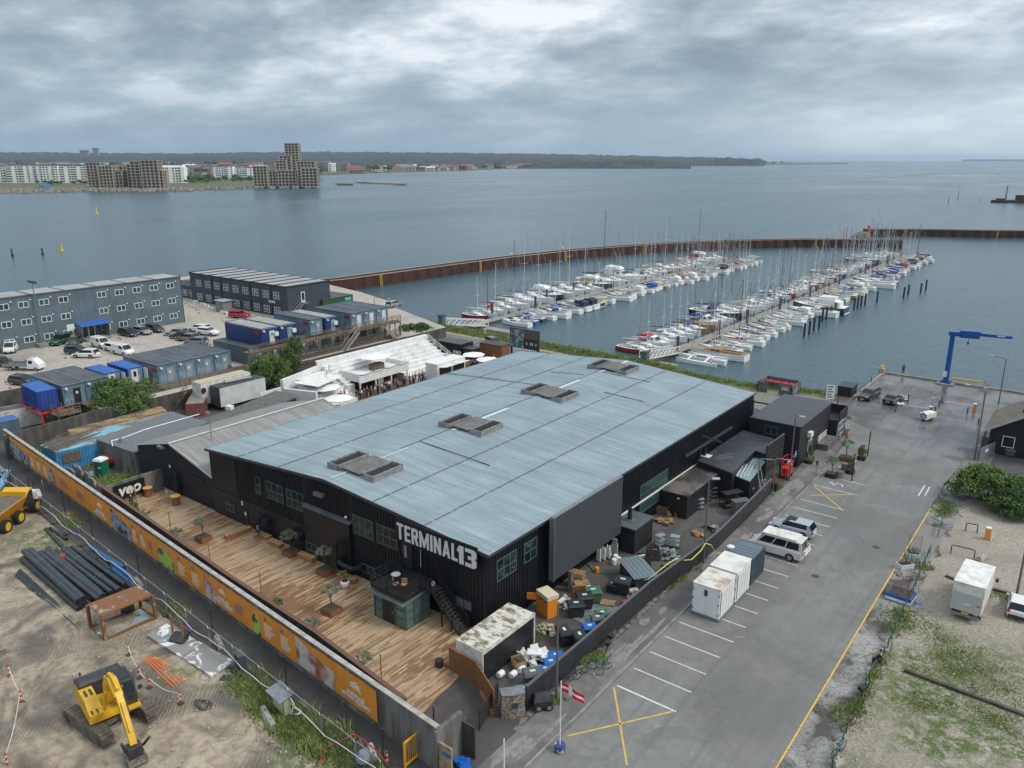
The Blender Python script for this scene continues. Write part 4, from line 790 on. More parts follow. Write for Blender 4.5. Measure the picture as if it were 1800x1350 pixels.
for i in range(26):t_=i/26;p_=c[0].lerp(c[4],t_*.9+.05);q_=c[1].lerp(c[2],r2.random()*.2);d=c[2]-c[1];st=p_+d*r2.uniform(-.02,.1)*8/8;b.bar((st.x,st.y,2.66),(st.x+d.x*r2.uniform(.2,.9),st.y+d.y*r2.uniform(.2,.9),2.68),.07,.05)
b.build('loose_battens',OLDW,o);at()
o=at(T('long_store','long cream store with rotting brown roof half under the round green bush','shed',(-100,52,0)));c=[Q(120,768,2.6),Q(200,738,2.6),Q(292,728-8,2.6),Q(262,716,2.6),Q(118,757,2.6)]
c=[Q(118,757,2.7),Q(126,764,2.7),Q(294,724,2.7),Q(283,715,2.7)]
slab(o,'wall',c,.02,2.7,mat('cream_panel',(.47,.44,.36),.8,var=(.30,.27,.20),vs=.8));slab(o,'roof',c,2.703,2.8,mat('rotten_roof',(.30,.20,.10),.9,var=(.09,.065,.045),vs=.6,detail=8));at()
def wallrun(name,label,pts,h,thick,m,cat='wall',el=0,capm=None,z0=0.0):
 o=at(T(name,label,cat,(pts[0][0],pts[0][1],z0)))
 for a,c in zip(pts,pts[1:]):
  a,c=Vector(a[:2]),Vector(c[:2]);d=(c-a);L=d.length;n=max(1,round(L/el)) if el else 1
  for i in range(n):
   p,q=a+d*(i/n),a+d*((i+1)/n)-d.normalized()*(.03 if el else 0);hh=h+(rnd.uniform(-.04,.04) if el else 0)
   b=B();b.bar((p.x,p.y,z0+hh/2),(q.x,q.y,z0+hh/2),thick,hh);b.build('wall_panel',m,o)
  if capm:b=B();b.bar((a.x,a.y,z0+h+.06),(c.x,c.y,z0+h+.06),thick+.12,.08);b.build('coping',capm,o)
 at();return o
hoard=wallrun('hoarding_wall','long stained concrete wall carrying the orange hoarding banner',[(-105.2,hy(-105.2)),(-27.0,hy(-27.0))],3.1,.22,CONCW,el=3.0,capm=mat('pale_coping',(.42,.39,.35),.85,var=(.28,.26,.23),vs=2))
inner=[G(170.6,848.5,2.5),G(359,980,2.5),G(400,1009,2.5),G(555.5,1110,2.5),G(712,1228,2.5)]
wallrun('inner_wall','dark stained concrete wall along the near edge of the timber deck',inner,2.4,.2,CONCD,el=1.5,capm=mat('rusty_rail',(.13,.07,.045),.8))
o=wallrun('veo_wall','pale concrete cross wall at the far end of the timber deck',[G(186,856,2.4),G(284,826,2.3)],2.5,.18,CONCW,el=1.3)
g0,g1=G(195,905,1.2),G(243,858,1.2)
sgn=T('black_sign','black board lettered veo in white hung on the pale concrete cross wall','sign',G(220,892,0));wa,wb=G(186,856,2.4),G(284,826,2.3);dv=Vector((wb.x-wa.x,wb.y-wa.y,0));L=dv.length;dv.normalize();nv=Vector((dv.y,-dv.x,0));ang=math.atan2(dv.y,dv.x)
sgn.location=(wa.x+dv.x*2.3+nv.x*.14,wa.y+dv.y*2.3+nv.y*.14,.55);sgn.rotation_euler.z=ang
B().box(-1.7,-.04,0,1.7,.02,1.65).build('board',MC['sign_black'],sgn);tx=textmesh('veo',1.75,WHT,sgn,bold=.05,shear=.15,align='CENTER',sx=.95);tx.rotation_euler=(math.pi/2,0,0);tx.location=(0,-.06,.4)
o=at(T('torn_wall','broken pale concrete slabs standing jagged behind the orange hoarding','wall',G(150,880,0)))
for i,(px,py,h) in enumerate(((112,818,2.3),(124,812,2.6),(137,822,2.3),(150,835,2.0),(160,846,2.4))):
 a=G(px+4,py+2,h);c=G(px+17,py+12,h);d=c-a
 b=B();b.ext([(a.x,a.y,0),(c.x,c.y,0),(c.x,c.y,h-.15*(i%2)),(a.x+d.x*.6,a.y+d.y*.6,h+.1),(a.x+d.x*.3,a.y+d.y*.3,h-.3*(i%3)),(a.x,a.y,h-.1)],(.02,.16,0));b.build('slab',CONC,o)
at()
# ---------------------------------------------------------------- orange banner on the hoarding
ORG_M=mat('orange_banner',(.74,.285,.035),.6,var=(.62,.23,.03),vs=.7,vr=(.4,.7),bump=.15,bs=1.2);WLT=mat('banner_white',(.72,.62,.48),.6);ban=T('hoarding_banner','long orange construction banner with photo panels and white safety slogans','banner',(-27.3,hy(-27.3),0))
ux=Vector((105.2-27.3,hy(-27.3)-hy(-105.2),0)).normalized();bang=math.atan2(ux.y,ux.x);ban.location=(-105.1,hy(-105.1)-.19,0);ban.rotation_euler.z=bang
def bu(px,py):g=G(px,py,3.0);return(g.x+105.1)/ux.x
b=B()
xs=[0]+[bu(px,py) for px,py in((40,790),(72,815),(83,822),(112,842),(141,866),(177,892),(213,917),(240,937),(252,944),(291,972),(342,1006),(360,1023),(384,1040),(430,1060),(448,1075),(512,1115),(587,1162),(667,1208))]
xs=sorted(xs)
kind=['photo','text','photo','plain','plain','emblem','photo2','cols','plain','person','cols','photo','emblem','words','person','cols','photo2','emblem'][:len(xs)-1]
PHM=[mat('print_dark',(.03,.045,.07),.6,var=(.30,.36,.42),vs=.9,vr=(.42,.55),detail=7,stretch=(1,1,1.6)),mat('print_red',(.35,.10,.05),.6,var=(.55,.52,.48),vs=.7,vr=(.42,.56),detail=7)]
HIV=mat('hi_vis',(.38,.55,.10),.6,var=(.05,.07,.10),vs=1.3,vr=(.5,.56));PURP=mat('print_purple',(.22,.13,.22),.6)
def emblem(par,xc,z,s):
 e=B()
 for dx_,r_2,dz in((-.42,.20,0),(.42,.20,0),(0,.25,.14)):
  q=[(xc+(dx_+r_2*math.cos(a))*s,-.03,z+(dz+r_2*math.sin(a))*s) for a in[k*math.pi/6 for k in range(13)]]
  e.tube(q,.022*s+.008,4);q=[(xc+(dx_+(r_2+.14)*math.cos(a))*s,-.03,z+(dz-.42+.26*math.sin(a))*s) for a in[k*math.pi/8 for k in range(9)]];e.tube(q,.022*s+.008,4)
  e.tube([(xc+(dx_-r_2-.03)*s,-.03,z+(dz+.04)*s),(xc+(dx_+r_2+.03)*s,-.03,z+(dz+.04)*s)],.02*s+.006,4)
 e.build('emblem',WHT,par)
for i,(x0,x1) in enumerate(zip(xs,xs[1:])):
 kd=kind[i];w=x1-x0;nseg=6;bb=B();vs=[]
 for k_ in range(nseg+1):
  for z in(.55,2.9):vs.append((x0+w*k_/nseg,-.012*(k_%2),z+(.03*math.sin(k_*1.9))))
 n0=len(vs);vs+=[(x,.02,z) for x,y,z in vs]
 fs=[(2*j,2*j+2,2*j+3,2*j+1) for j in range(nseg)]+[(n0+2*j,n0+2*j+1,n0+2*j+3,n0+2*j+2) for j in range(nseg)]
 bb.add(vs,fs);pn=bb.build('banner_panel',ORG_M,ban)
 if kd in('photo','photo2'):e=B();e.ext([(x0+.15,-.02,.65),(x1-.15,-.02,.6),(x1-.15,-.02,1.9+.1*(i%3)),(x0+w*.45,-.02,2.35),(x0+.15,-.02,2.8)],(0,-.012,0));e.build('photo_print',PHM[(i//3)%2],pn)
 if kd=='person':e=B();e.ext([(x0+w*.3,-.02,.62),(x0+w*.95,-.02,.6),(x0+w*.9,-.02,1.6),(x0+w*.7,-.02,2.2),(x0+w*.4,-.02,2.5),(x0+w*.2,-.02,1.7)],(0,-.012,0));e.build('worker_print',HIV,pn)
 if kd=='cols' or kd=='text':
  e=B();nc=max(2,min(3,int(w/2)))
  for c_ in range(nc):
   xa=x0+w*(c_+.18)/nc;e.cyl(xa+.15,-.03,2.35,2.36,.01,4)
   for l_ in range(9):e.box(xa,-.03,2.0-l_*.13,xa+w/nc*rnd.uniform(.35,.6),-.014,2.055-l_*.13)
   ic=B();ic.add([(xa+.25+.17*math.cos(a),-.03,2.42+.17*math.sin(a)) for a in[q*math.pi/5 for q in range(10)]],[tuple(range(10))]);ic.build('round_icon',mat('icon_blue',(.08,.17,.38),.6),pn)
  e.build('small_print',WLT,pn)
 if kd=='plain' or kd=='words':
  e=B()
  for l_ in range(4):e.box(x0+w*.3,-.03,1.95-l_*.2,x0+w*(.3+rnd.uniform(.3,.5)),-.014,2.05-l_*.2)
  e.build('small_print',PURP,pn)
 if kd=='emblem':
  emblem(pn,x0+w*.5,2.15,.75 if w>3 else .6)
  for l_,s in enumerate(('WORKPLACES','WITHOUT ACCIDENTS')):
   tx=textmesh(s,.36,WHT,pn,bold=.012,align='CENTER',sx=.8);tx.rotation_euler=(math.pi/2,0,0);tx.location=(x0+w*.5,-.03,1.25-l_*.34)
o=at(T('end_pier','weathered concrete pier with plywood side and blue arrow sign at the hoarding end','wall',G(775,1345,0)))
p0=Vector((-27.2,hy(-27.2)-.1,0));b=B();b.box(-27.2,p0.y-.1,0,-26.9,p0.y+2.2,2.9);b.build('pier',CONCW,o);b=B();b.box(-26.88,p0.y,.0,-25.9,p0.y+.12,2.2);b.build('plywood',mat('plywood_panel',(.36,.28,.16),.8,var=(.22,.17,.10),vs=2),o)
b=B();b.box(-26.55,p0.y-.05,1.55,-26.0,p0.y-.003,1.75);b.build('blue_sign',mat('sign_blue',(.02,.14,.42),.5),o);b=B();b.box(-26.9,p0.y+2.1,0,-25.9,p0.y+2.2,2.3);b.build('side_panel',CONCD,o);at()
# ================================================================ left site: container offices
def ray_(px,py):
 X=(px-900)/FPX;Y=(py-675)/FPX;dn=math.sin(PITCH)+Y*math.cos(PITCH);fw=math.cos(PITCH)-Y*math.sin(PITCH);s,c=math.sin(TH),math.cos(TH)
 return(X*c-fw*s,X*s+fw*c,-dn)
def GX(px,py,x0):d=ray_(px,py);t=x0/d[0];return(d[1]*t,CAMH+d[2]*t)
def GY(px,py,y0):d=ray_(px,py);t=y0/d[1];return(d[0]*t,CAMH+d[2]*t)
OBG=mat('grey_blue_panel',(.115,.155,.185),.6,var=(.085,.12,.145),vs=.4,world=True);WFR=mat('white_window_frame',(.70,.71,.70),.5);OROOF=mat('pale_cabin_roof',(.36,.36,.355),.7,var=(.25,.25,.25),vs=.4,vr=(.35,.7),stretch=(1,.3,1),world=True);DROOF=mat('dark_cabin_roof',(.055,.057,.062),.5,var=(.10,.10,.105),vs=.5,vr=(.42,.7),stretch=(.4,1,1),world=True)
BGW=mat('green_glass',(.05,.13,.12),.12,var=(.03,.05,.06),vs=.25,world=True)
o=at(T('cabin_block','three storey blue-grey cabin office block with white windows and blue door canopy','office building',(-155,60,2.5)));X1=-152.1
b=B();b.box(-158.2,18,2.5,X1,86.9,12.0);b.build('wall',OBG,o)
y=18.0
while y<86:b=B();b.box(-158.1,y+.25,12.003,X1-.05,y+5.5,12.1);b.build('roof_panel',OROOF,o);y+=5.75
b=B();b.box(-158.25,17.95,12.003,X1+.06,18.24,12.16);
for y in[18+5.75*k for k in range(13)]:b.bar((-158.2,y+.0,12.06),(X1+.05,y+.0,12.06),.42,.12)
b.box(X1+.0,18,11.75,X1+.07,86.9,12.05);b.box(-158.3,86.85,2.6,X1+.07,86.95,12.05);b.build('roof_edge',mat('cabin_trim',(.06,.075,.09),.6),o)
wy=[-1,2.5,6,9.5,13,16.5];ys=[22+3.52*k for k in range(9)]+[53.8,57.0,60.4,63.75];ys2=[70.7,74.1,77.6,81.1,84.55]
for r_i,z in enumerate((10.35,7.25,4.1)):
 for y in ys+ys2:
  if y>66 and r_i==2 and y<70:continue
  if r_i==2 and 64.5<y<70.2:continue
  window(o,'x',X1,1,y-.85,y+.85,z-.5,z+.62,2,1,WFR,BGW,.1,.07)
  if r_i<3:b=B();b.lathe([(.16,0),(.16,.1),(.05,.18)],(X1+.16,y+1.15,z+.75),6);b.build('wall_lamp',WHT,o)
for y in[20+2.9*k for k in range(23)]:b=B();b.box(X1,y-.02,2.6,X1+.02,y+.02,11.7);b.build('joint',MC['cabin_trim'],o)
b=B();b.box(X1+.003,66.1,2.5,X1+.09,68.6,5.0);d_=b.build('entrance_door',WFR,o);b=B();b.box(X1+.09,66.25,2.7,X1+.11,67.2,4.85);b.box(X1+.09,67.45,2.7,X1+.11,68.4,4.85);b.build('glazing',GLS,d_)
b=B();b.ext([(X1,65.2,5.75),(X1+2.4,65.2,5.35),(X1+2.4,65.2,5.25),(X1,65.2,5.6)],(0,5.2,0));cn=b.build('canopy',mat('blue_canopy',(.03,.12,.42),.5),o);b=B();b.box(X1+.1,65.25,2.5,X1+2.3,65.32,5.3);b.box(X1+.1,70.2,2.5,X1+2.3,70.3,5.3);b.build('side_screen',mat('grey_boards',(.20,.20,.195),.7),o)
b=B();b.box(X1+.002,63.6,4.5,X1+.05,64.9,5.7);b.build('sign_panel',WHT,o);b=B();b.box(X1+.2,65.4,2.5,X1+3.2,70.1,2.9);b.build('step',CONC,o)
at()
o=at(T('cabin_block','two storey dark blue-grey cabin block with paired windows standing by the water','office building',(-156,108,2.5)));DBG=mat('dark_blue_panel',(.042,.058,.078),.6,var=(.03,.042,.058),vs=.5,world=True)
b=B();b.box(-175,102.5,2.5,-138.1,114,9.1);b.build('wall',DBG,o)
for k in range(9):x=-175+k*4.1;b=B();b.box(x+.25,102.6,9.103,x+3.95,113.9,9.22);b.build('roof_panel',OROOF,o)
b=B();[b.bar((-175+k*4.1,102.4,9.22),(-175+k*4.1,114.1,9.22),.35,.25) for k in range(10)];b.box(-175.1,102.4,8.95,-138,102.5,9.3);b.build('roof_edge',BLK,o)
for k in range(9):
 x=-171.5+k*3.7
 for z in(7.0,3.75):
  if z<4 and 3<=k<=3:continue
  for dx_ in(-.95,.25):window(o,'y',102.5,-1,x+dx_,x+dx_+.8,z-.75,z+.8,1,2,WFR,GLS,.1,.06)
 if k in(1,2,5,7):b=B();b.bar((x+2,102.42,2.6),(x+2,102.42,9),.12);b.build('downpipe',BLK,o)
b=B();b.box(-144.5,102.35,5.3,-142.3,102.49,5.8);b.build('sign_panel',mat('pale_sign',(.45,.5,.6),.5),o)
b=B();b.box(-138.1,106.0,5.5,-138.0,107.0,7.7);d_=b.build('side_door',WFR,o);B().box(-138.0,106.15,5.9,-137.98,106.85,7.55).build('glazing',GLS,d_)
s_=B();s_.box(-138.1,105.8,5.35,-136.8,107.2,5.45)
for y_ in(102.2,):pass
for x in(-137.9,-136.9):s_.bar((x,105.8,5.4),(x,101.8,2.5),.08,.25);s_.bar((x,105.8,6.4),(x,101.8,3.5),.05);[s_.bar((x,105.8-k,5.4-k*.725),(x,105.8-k,6.4-k*.725),.05) for k in range(5)]
for k in range(14):s_.box(-137.9,105.8-k*.29-.12,5.36-k*.21,-136.9,105.8-k*.29+.12,5.40-k*.21)
s_.build('outside_stair',STEEL,o)
b=B();b.box(-188,103.5,2.5,-175.1,112,5.6);b.build('wing',DBG,o);b=B()
for y in(103.7,111.8):
 for z in(.5,.8,1.1):b.bar((-188,y,5.6+z),(-175.1,y,5.6+z),.07)
 for k in range(12):b.bar((-188+k*1.17,y,5.6),(-188+k*1.17,y,6.75),.08)
b.build('roof_railing',OLDW,o)
for k in range(4):window(o,'y',103.5,-1,-186.5+k*3,-185.7+k*3,3.1,4.6,1,2,WFR,GLS,.1,.06);window(o,'y',103.5,-1,-185.4+k*3,-184.6+k*3,3.1,4.6,1,2,WFR,GLS,.1,.06)
at()
o=at(T('gate_hut','small grey boarded hut before the dark cabin block','hut',G(391,548,2.5)));q=o.location;b=B();b.box(q.x-1.6,q.y-.5,2.5,q.x+1.2,q.y+1.8,4.9);b.build('wall',mat('grey_boards',(.2,.2,.195)),o);b=B();b.box(q.x-1.9,q.y-.8,4.903,q.x+1.5,q.y+2,5.05);b.build('roof',OROOF,o);window(o,'y',q.y-.5,-1,q.x-1.0,q.x-.3,3.6,4.5,1,1,WFR,GLS);at()
# --- cabins
def cabin(y0,y1,x1,z0,L,H,wm,rm,label,door=True,dm=None,lamp=1,sign=None,ac=False,dot=False,open_=False,side=None,xtra=None):
 o=at(T('site_cabin',label,'cabin',(x1-L/2,(y0+y1)/2,z0)));b=B();b.box(x1-L+.05,y0+.05,z0+.1,x1-.05,y1-.05,z0+H-.12);
 for x in(x1-L,x1-.14):
  for y in(y0,y1-.14):b.box(x,y,z0,x+.14,y+.14,z0+H-.1)
 b.build('wall',wm,o);b=B();b.box(x1-L,y0,z0+H-.14,x1,y1,z0+H);b.build('roof',rm,o)
 fr=B();
 for(a0,c0,a1,c1) in((x1-L,y0,x1,y0+.1),(x1-L,y1-.1,x1,y1),(x1-L,y0+.1,x1-L+.1,y1-.1),(x1-.1,y0+.1,x1,y1-.1)):fr.box(a0,c0,z0+H+.002,a1,c1,z0+H+.07)
 for(a0,c0,a1,c1) in((x1-L+.15,y0-.015,x1-.15,y0+.04),(x1-.04,y0+.15,x1+.015,y1-.15)):fr.box(a0,c0,z0+.003,a1,c1,z0+.16)
 fr.build('frame',side or wm,o)
 ym=(y0+y1)/2
 if door:
  b=B();b.box(x1-.045,ym-.1,z0+.15,x1+.02,ym+.85,z0+2.25);d=b.build('door',dm or mat('pale_blue_door',(.30,.36,.40),.5),o);B().box(x1+.02,ym-.02,z0+1.1,x1+.07,ym+.05,z0+1.3).build('handle',STEEL,d)
  B().box(x1+.021,ym+.2,z0+1.45,x1+.03,ym+.5,z0+1.8).build('notice',WHT,d)
  if dot:b=B();b.lathe([(.28,0),(.28,.012)],(0,0,0),12);e=b;vs=[(x1+.035+(p[2]),ym+.38+p[0],z0+1.7+p[1]) for p in e.v];e.v=vs;e.build('green_disc',mat('green_sign',(.02,.45,.20),.5),d)
 if lamp:b=B();b.box(x1,y0+.3,z0+H-.55,x1+.3,y0+.6,z0+H-.3);b.build('lamp',WHT,o)
 if sign:b=B();b.box(x1-1.9,y0+.02,z0+H-1.0,x1-.5,y0+.05-.07,z0+H-.5);b.build('red_sign',mat('red_sign',(.35,.02,.02),.5),o)
 if ac:b=B();b.box(x1,y1-.95,z0+1.3,x1+.4,y1-.25,z0+1.95);b.lathe([(.24,0),(.24,.02)],(x1+.2,y1-.6,z0+1.96),10);b.build('air_unit',WHT,o)
 if xtra:xtra(o)
 at();return o
LBP=mat('light_blue_panel',(.15,.23,.29),.55,var=(.11,.175,.225),vs=.9,var2=(.22,.30,.35),v2s=.6,v2r=(.55,.66));NVY=mat('navy_panel',(.012,.04,.17),.5,var=(.015,.03,.12),vs=.5);PLR=mat('light_grey_cabin_roof',(.34,.34,.32),.7,var=(.24,.235,.22),vs=.7);GDR=mat('grey_door',(.25,.30,.33),.5);CBR=mat('cobalt_container',(.015,.065,.32),.45,var=(.02,.05,.24),vs=.8);CBT=mat('cobalt_roof',(.03,.14,.42),.5,var=(.02,.10,.34),vs=.8)
cabin(44.6,47.6,-111.1,2.5,10.2,2.85,LBP,DROOF,'light blue cabin with open dark doorway behind the cobalt container',lamp=1,sign=1,dm=BLK)
cabin(47.75,50.9,-111.2,2.5,10.2,2.85,LBP,DROOF,'light blue cabin with green disc and air unit beside the open-doored cabin',sign=0,ac=True,dot=True,dm=GDR)
for i,(y0,lab) in enumerate(((58.4,'first light blue cabin right of the white-doored blue containers'),(61.5,'second light blue cabin right of the white-doored blue containers'),(64.6,'third light blue cabin right of the white-doored blue containers'),(67.75,'fourth light blue cabin right of the white-doored blue containers, beside the stacked blue cabins'))):
 cabin(y0,y0+3.0,-111.3,2.5,10.2,2.85,LBP,DROOF,lab,sign=(i==0),dm=GDR)
WDR=mat('white_door',(.62,.63,.63),.5)
def shipbox(label,cx,cy,z0,L,W_,H,rz,m,rm,end=None,ribs=True,name='shipping_container',endm=None):
 """long axis along local x, doors at +x"""
 o=T(name,label,'container',(cx,cy,z0),rz);b=B();l,w=L/2,W_/2;b.box(-l+.05,-w+.05,.08,l-.05,w-.05,H-.06)
 for x in(-l,l-.16):
  for y in(-w,w-.16):b.box(x,y,0,x+.16,y+.16,H)
 for y in(-w,w-.1):b.box(-l+.16,y,.0,l-.16,y+.1,.14);b.box(-l+.16,y,H-.12,l-.16,y+.1,H-.005)
 for x in(-l,l-.1):b.box(x,-w+.16,.0,x+.1,w-.16,.14);b.box(x,-w+.16,H-.12,x+.1,w-.16,H-.005)
 if ribs:
  n=int((L-.4)/.28)
  for i in range(n):x=-l+.25+i*.28;b.box(x,-w+.012,.14,x+.15,-w+.05,H-.12);b.box(x,w-.05,.14,x+.15,w-.012,H-.12)
 b.build('wall',m,o);b=B();b.box(-l+.12,-w+.11,H-.06,l-.12,w-.11,H-.02)
 if ribs:[b.box(-l+.3+i*.5,-w+.2,H-.02,-l+.55+i*.5,w-.2,H+.0) for i in range(int((L-.6)/.5))]
 b.build('roof',rm,o);
 for s_ in(-1,1):b=B();b.box(l-.03,min(0,s_*(w-.18))+.01,.16,l+.01,max(0,s_*(w-.18))-.01,H-.14);d=b.build('door_leaf',endm or m,o);b=B();[b.bar((l+.04,s_*(w*k),.2),(l+.04,s_*(w*k),H-.2),.04) for k in(.25,.6)];b.build('lock_rod',STEEL,d)
 return o
shipbox('cobalt blue shipping container raised on a red frame at the far left',-113.4,42.6,2.9,6.06,2.44,2.59,R(-4),CBR,CBT)
for i,(y,lab) in enumerate(((53.1,'blue container with white office door, left one of two'),(56.5,'blue container with white office door and opened white leaf, right one of two'))):
 o=shipbox(lab,-117.3,y,2.5,6.06,2.44,2.59,0,CBR,CBT,endm=LBP);b=B();b.box(3.02,-.7,.2,3.09,.3,2.3);d=b.build('office_door',WDR,o);B().box(3.09,-.4,1.2,3.10,.05,2.0).build('pane',GLS,d);b=B();b.box(3.02,1.2,.15,4.2,1.26,2.4);b.build('open_leaf',WDR,o)
b=B();[b.bar((-116.6,41.2+k*2.8,2.6),(-109.8,41.0+k*2.8,2.6),.2,.25) for k in range(2)];[b.bar((-116.6+k*3.3,41.2,2.6),(-116.6+k*3.3,44,2.6),.2,.25) for k in range(3)];[b.bar((x,y,.1),(x,y,2.5),.18) for x in(-116.4,-110) for y in(41.2,43.8)];tag(b.build('support_frame',REDP),'low red steel frame carrying the raised cobalt container','frame')
CAB2=(('navy',75.7,NVY,PLR,WDR,1,1,'navy upper cabin with pale roof, white door and long window, leftmost of the upper row'),('navy',79.35,NVY,PLR,GDR,1,1,'navy upper cabin with grey door, second of the upper row'))
cabin(75.7,79.1,-109.7,5.45,10.2,2.8,NVY,PLR,CAB2[0][7],sign=1,ac=True,dot=True,dm=WDR);cabin(79.3,82.7,-109.7,5.45,10.2,2.8,NVY,PLR,CAB2[1][7],ac=True,dot=True,dm=GDR)
cabin(85.6,88.4,-109.6,5.45,10.2,2.8,LBP,DROOF,'light blue upper cabin with red plate standing just right of the gap',sign=1,dm=GDR);cabin(88.5,91.2,-109.0,5.45,10.2,2.8,NVY,PLR,'navy upper cabin with green disc, right of the light blue one',ac=True,dot=True,dm=GDR)
for i,y0 in enumerate((93.9,97.0,100.1)):cabin(y0,y0+2.95,-108.4,5.45,10.2,2.8,LBP,DROOF,'light blue upper cabin at the right end, %s of three'%('first','middle','last')[i],sign=(i==0),dm=WDR)
LOWP=mat('slate_blue_panel',(.10,.145,.18),.6,var=(.075,.11,.14),vs=.8)
for i,y0 in enumerate((73.5,76.6,79.7,82.8,85.9,89.0,92.1,95.2,98.3,101.4)):cabin(y0,y0+2.95,-110.3,2.5,10.2,2.85,LOWP,DROOF,'slate blue ground level cabin under the timber walkway, %s from the left'%ordw(i+1),sign=(i==0),dm=GDR)
o=at(T('green_cabin','dark green cabin with white windows beside the dark cabin block','cabin',(-140.5,115.5,2.5)));b=B();b.box(-145,111.3,2.5,-137.5,120,5.3);b.build('wall',mat('dark_green_panel',(.02,.07,.035),.6),o);b=B();b.box(-145.1,111.2,5.303,-137.4,120.1,5.42);b.build('roof',DROOF,o)
for x in(-144.3,-141.0):window(o,'y',111.3,-1,x,x+1.2,3.4,4.7,2,1,WFR,GLS)
for y in(117.6,):b=B();b.box(-137.5,y,4.3,-137.4,y+1.8,5.0);b.build('green_sign',mat('mint_sign',(.1,.4,.3),.5),o)
at()
shipbox('white ribbed container with littered dark roof left of the raised cobalt container',*G(28,748,0)[:2],0,6.06,2.44,2.59,R(80),WHD,DROOF);shipbox('dark blue-grey container cut by the left edge of the photo',*G(-12,775,0)[:2],0,6.06,2.44,2.59,R(85),LOWP,CBT)
# --- timber walkways
def walkway(label,x,y0,y1,z,w,post,rail,m):
 o=at(T('timber_walkway',label,'walkway',(x,(y0+y1)/2,0)));b=B();n=int((y1-y0)/.6)
 b.box(x-w/2,y0,z-.08,x+w/2,y1,z);b.bar((x-w/2+.1,y0,z-.2),(x-w/2+.1,y1,z-.2),.12,.24);b.bar((x+w/2-.1,y0,z-.2),(x+w/2-.1,y1,z-.2),.12,.24);b.build('deck',m,o)
 b=B();n=max(2,int((y1-y0)/rail))
 for s_ in((1,) if rail>1.7 else(1,)):
  xx=x+w/2
  for k in range(n+1):yy=y0+(y1-y0)*k/n;b.bar((xx,yy,z-.1),(xx,yy,z+1.1),.09)
  for h in(.35,.75,1.1):b.bar((xx,y0,z+h),(xx,y1,z+h),.05,.13 if rail>1.7 else .06)
 b.build('railing',m,o)
 if post:
  n=int((y1-y0)/2.7)
  for k in range(n+1):
   yy=y0+(y1-y0)*k/n;p=B();p.bar((x+w/2-.12,yy,0),(x+w/2-.12,yy,z-.3),.2);p.bar((x-w/2+.12,yy,2.5),(x-w/2+.12,yy,z-.3),.16);p.build('post',m,o)
   if k%3==1:p=B();p.bar((x+w/2-.12,yy,z-1.5),(x+w/2-.12,yy+1.2,z-.3),.12);p.bar((x+w/2-.12,yy,z-1.5),(x+w/2-.12,yy-1.2,z-.3),.12);p.build('brace',m,o)
 at();return o
walkway('upper brown timber walkway on tall posts before the stacked cabins',-107.9,71.3,105,5.4,1.7,True,2.2,mat('brown_timber',(.20,.135,.075),.8,var=(.12,.09,.06),vs=1.3,stretch=(1,.3,1),world=True))
walkway('long low walkway with thin dark railing before the light blue cabins',-109.2,46.5,72.5,2.62,3.4,False,1.6,OLDW)
walkway('grey lower timber gangway with open rails below the upper walkway',-105.6,73,104,1.6,1.6,False,1.8,mat('grey_timber',(.13,.11,.09),.85,var=(.08,.07,.06),vs=1.2,world=True))
walkway('grey middle timber gangway hung between the walkway posts',-107.0,73,104,2.9,1.0,False,1.8,MC['grey_timber'])
def flight(label,p,q,w,m,n=12):
 o=T('timber_stair',label,'stairs',p);q=Vector(q)-Vector(p);d=Vector((q.x,q.y,0)).normalized();s=Vector((-d.y,d.x,0))*w/2
 for k in(-1,1):B().bar(s*k,q+s*k,.07,.24).build('stringer',m,o);b=B();b.bar(s*k+Vector((0,0,1)),q+s*k+Vector((0,0,1)),.06);[b.bar(s*k+q*t,s*k+q*t+Vector((0,0,1)),.06) for t in(0,.5,1)];b.build('handrail',m,o)
 b=B();[b.bar(q*((i+.5)/n)-s,q*((i+.5)/n)+s,.26,.04) for i in range(n)];b.build('treads',m,o)
flight('steep grey timber stair climbing the retaining wall beside the white trailers',G(308,720,0),G(326,690,2.6),1.2,OLDW);flight('pale timber stair hanging under the upper walkway at its middle',(-106.0,89.5,2.3),(-106.0,93.2,5.3),1.0,mat('pale_timber',(.33,.30,.25),.8));flight('pale timber stair under the right end of the upper walkway',(-105.8,103.3,1.5),(-105.8,99.8,5.2),1.0,MC['pale_timber'])
o=at(T('access_steps','wooden landing with rails in front of the raised cobalt container','steps',(-108.8,43.6,0)))
b=B();b.box(-110,42.2,2.3,-107.6,45.2,2.42);[b.bar((x,y,0),(x,y,3.5),.12) for x in(-109.9,-107.7) for y in(42.3,43.7,45.1)];[b.bar((-107.7,42.3,z),(-107.7,45.1,z),.06,.14) for z in(2.8,3.15,3.5)];[b.bar((-109.9,42.3,z),(-107.7,42.3,z),.06,.14) for z in(2.8,3.15,3.5)];b.build('landing',MC['brown_timber'],o);at()
wallrun('retaining_wall','dark stained concrete retaining wall before the cabin row',[G(5,766,3),G(165,722,3),(-103.9,52.5,0)],3.0,.25,mat('retaining_concrete',(.12,.112,.10),.9,var=(.055,.05,.046),vs=1.1,vr=(.35,.62),stretch=(1,1,.25),bump=.3,bs=6,world=True),el=2.4)
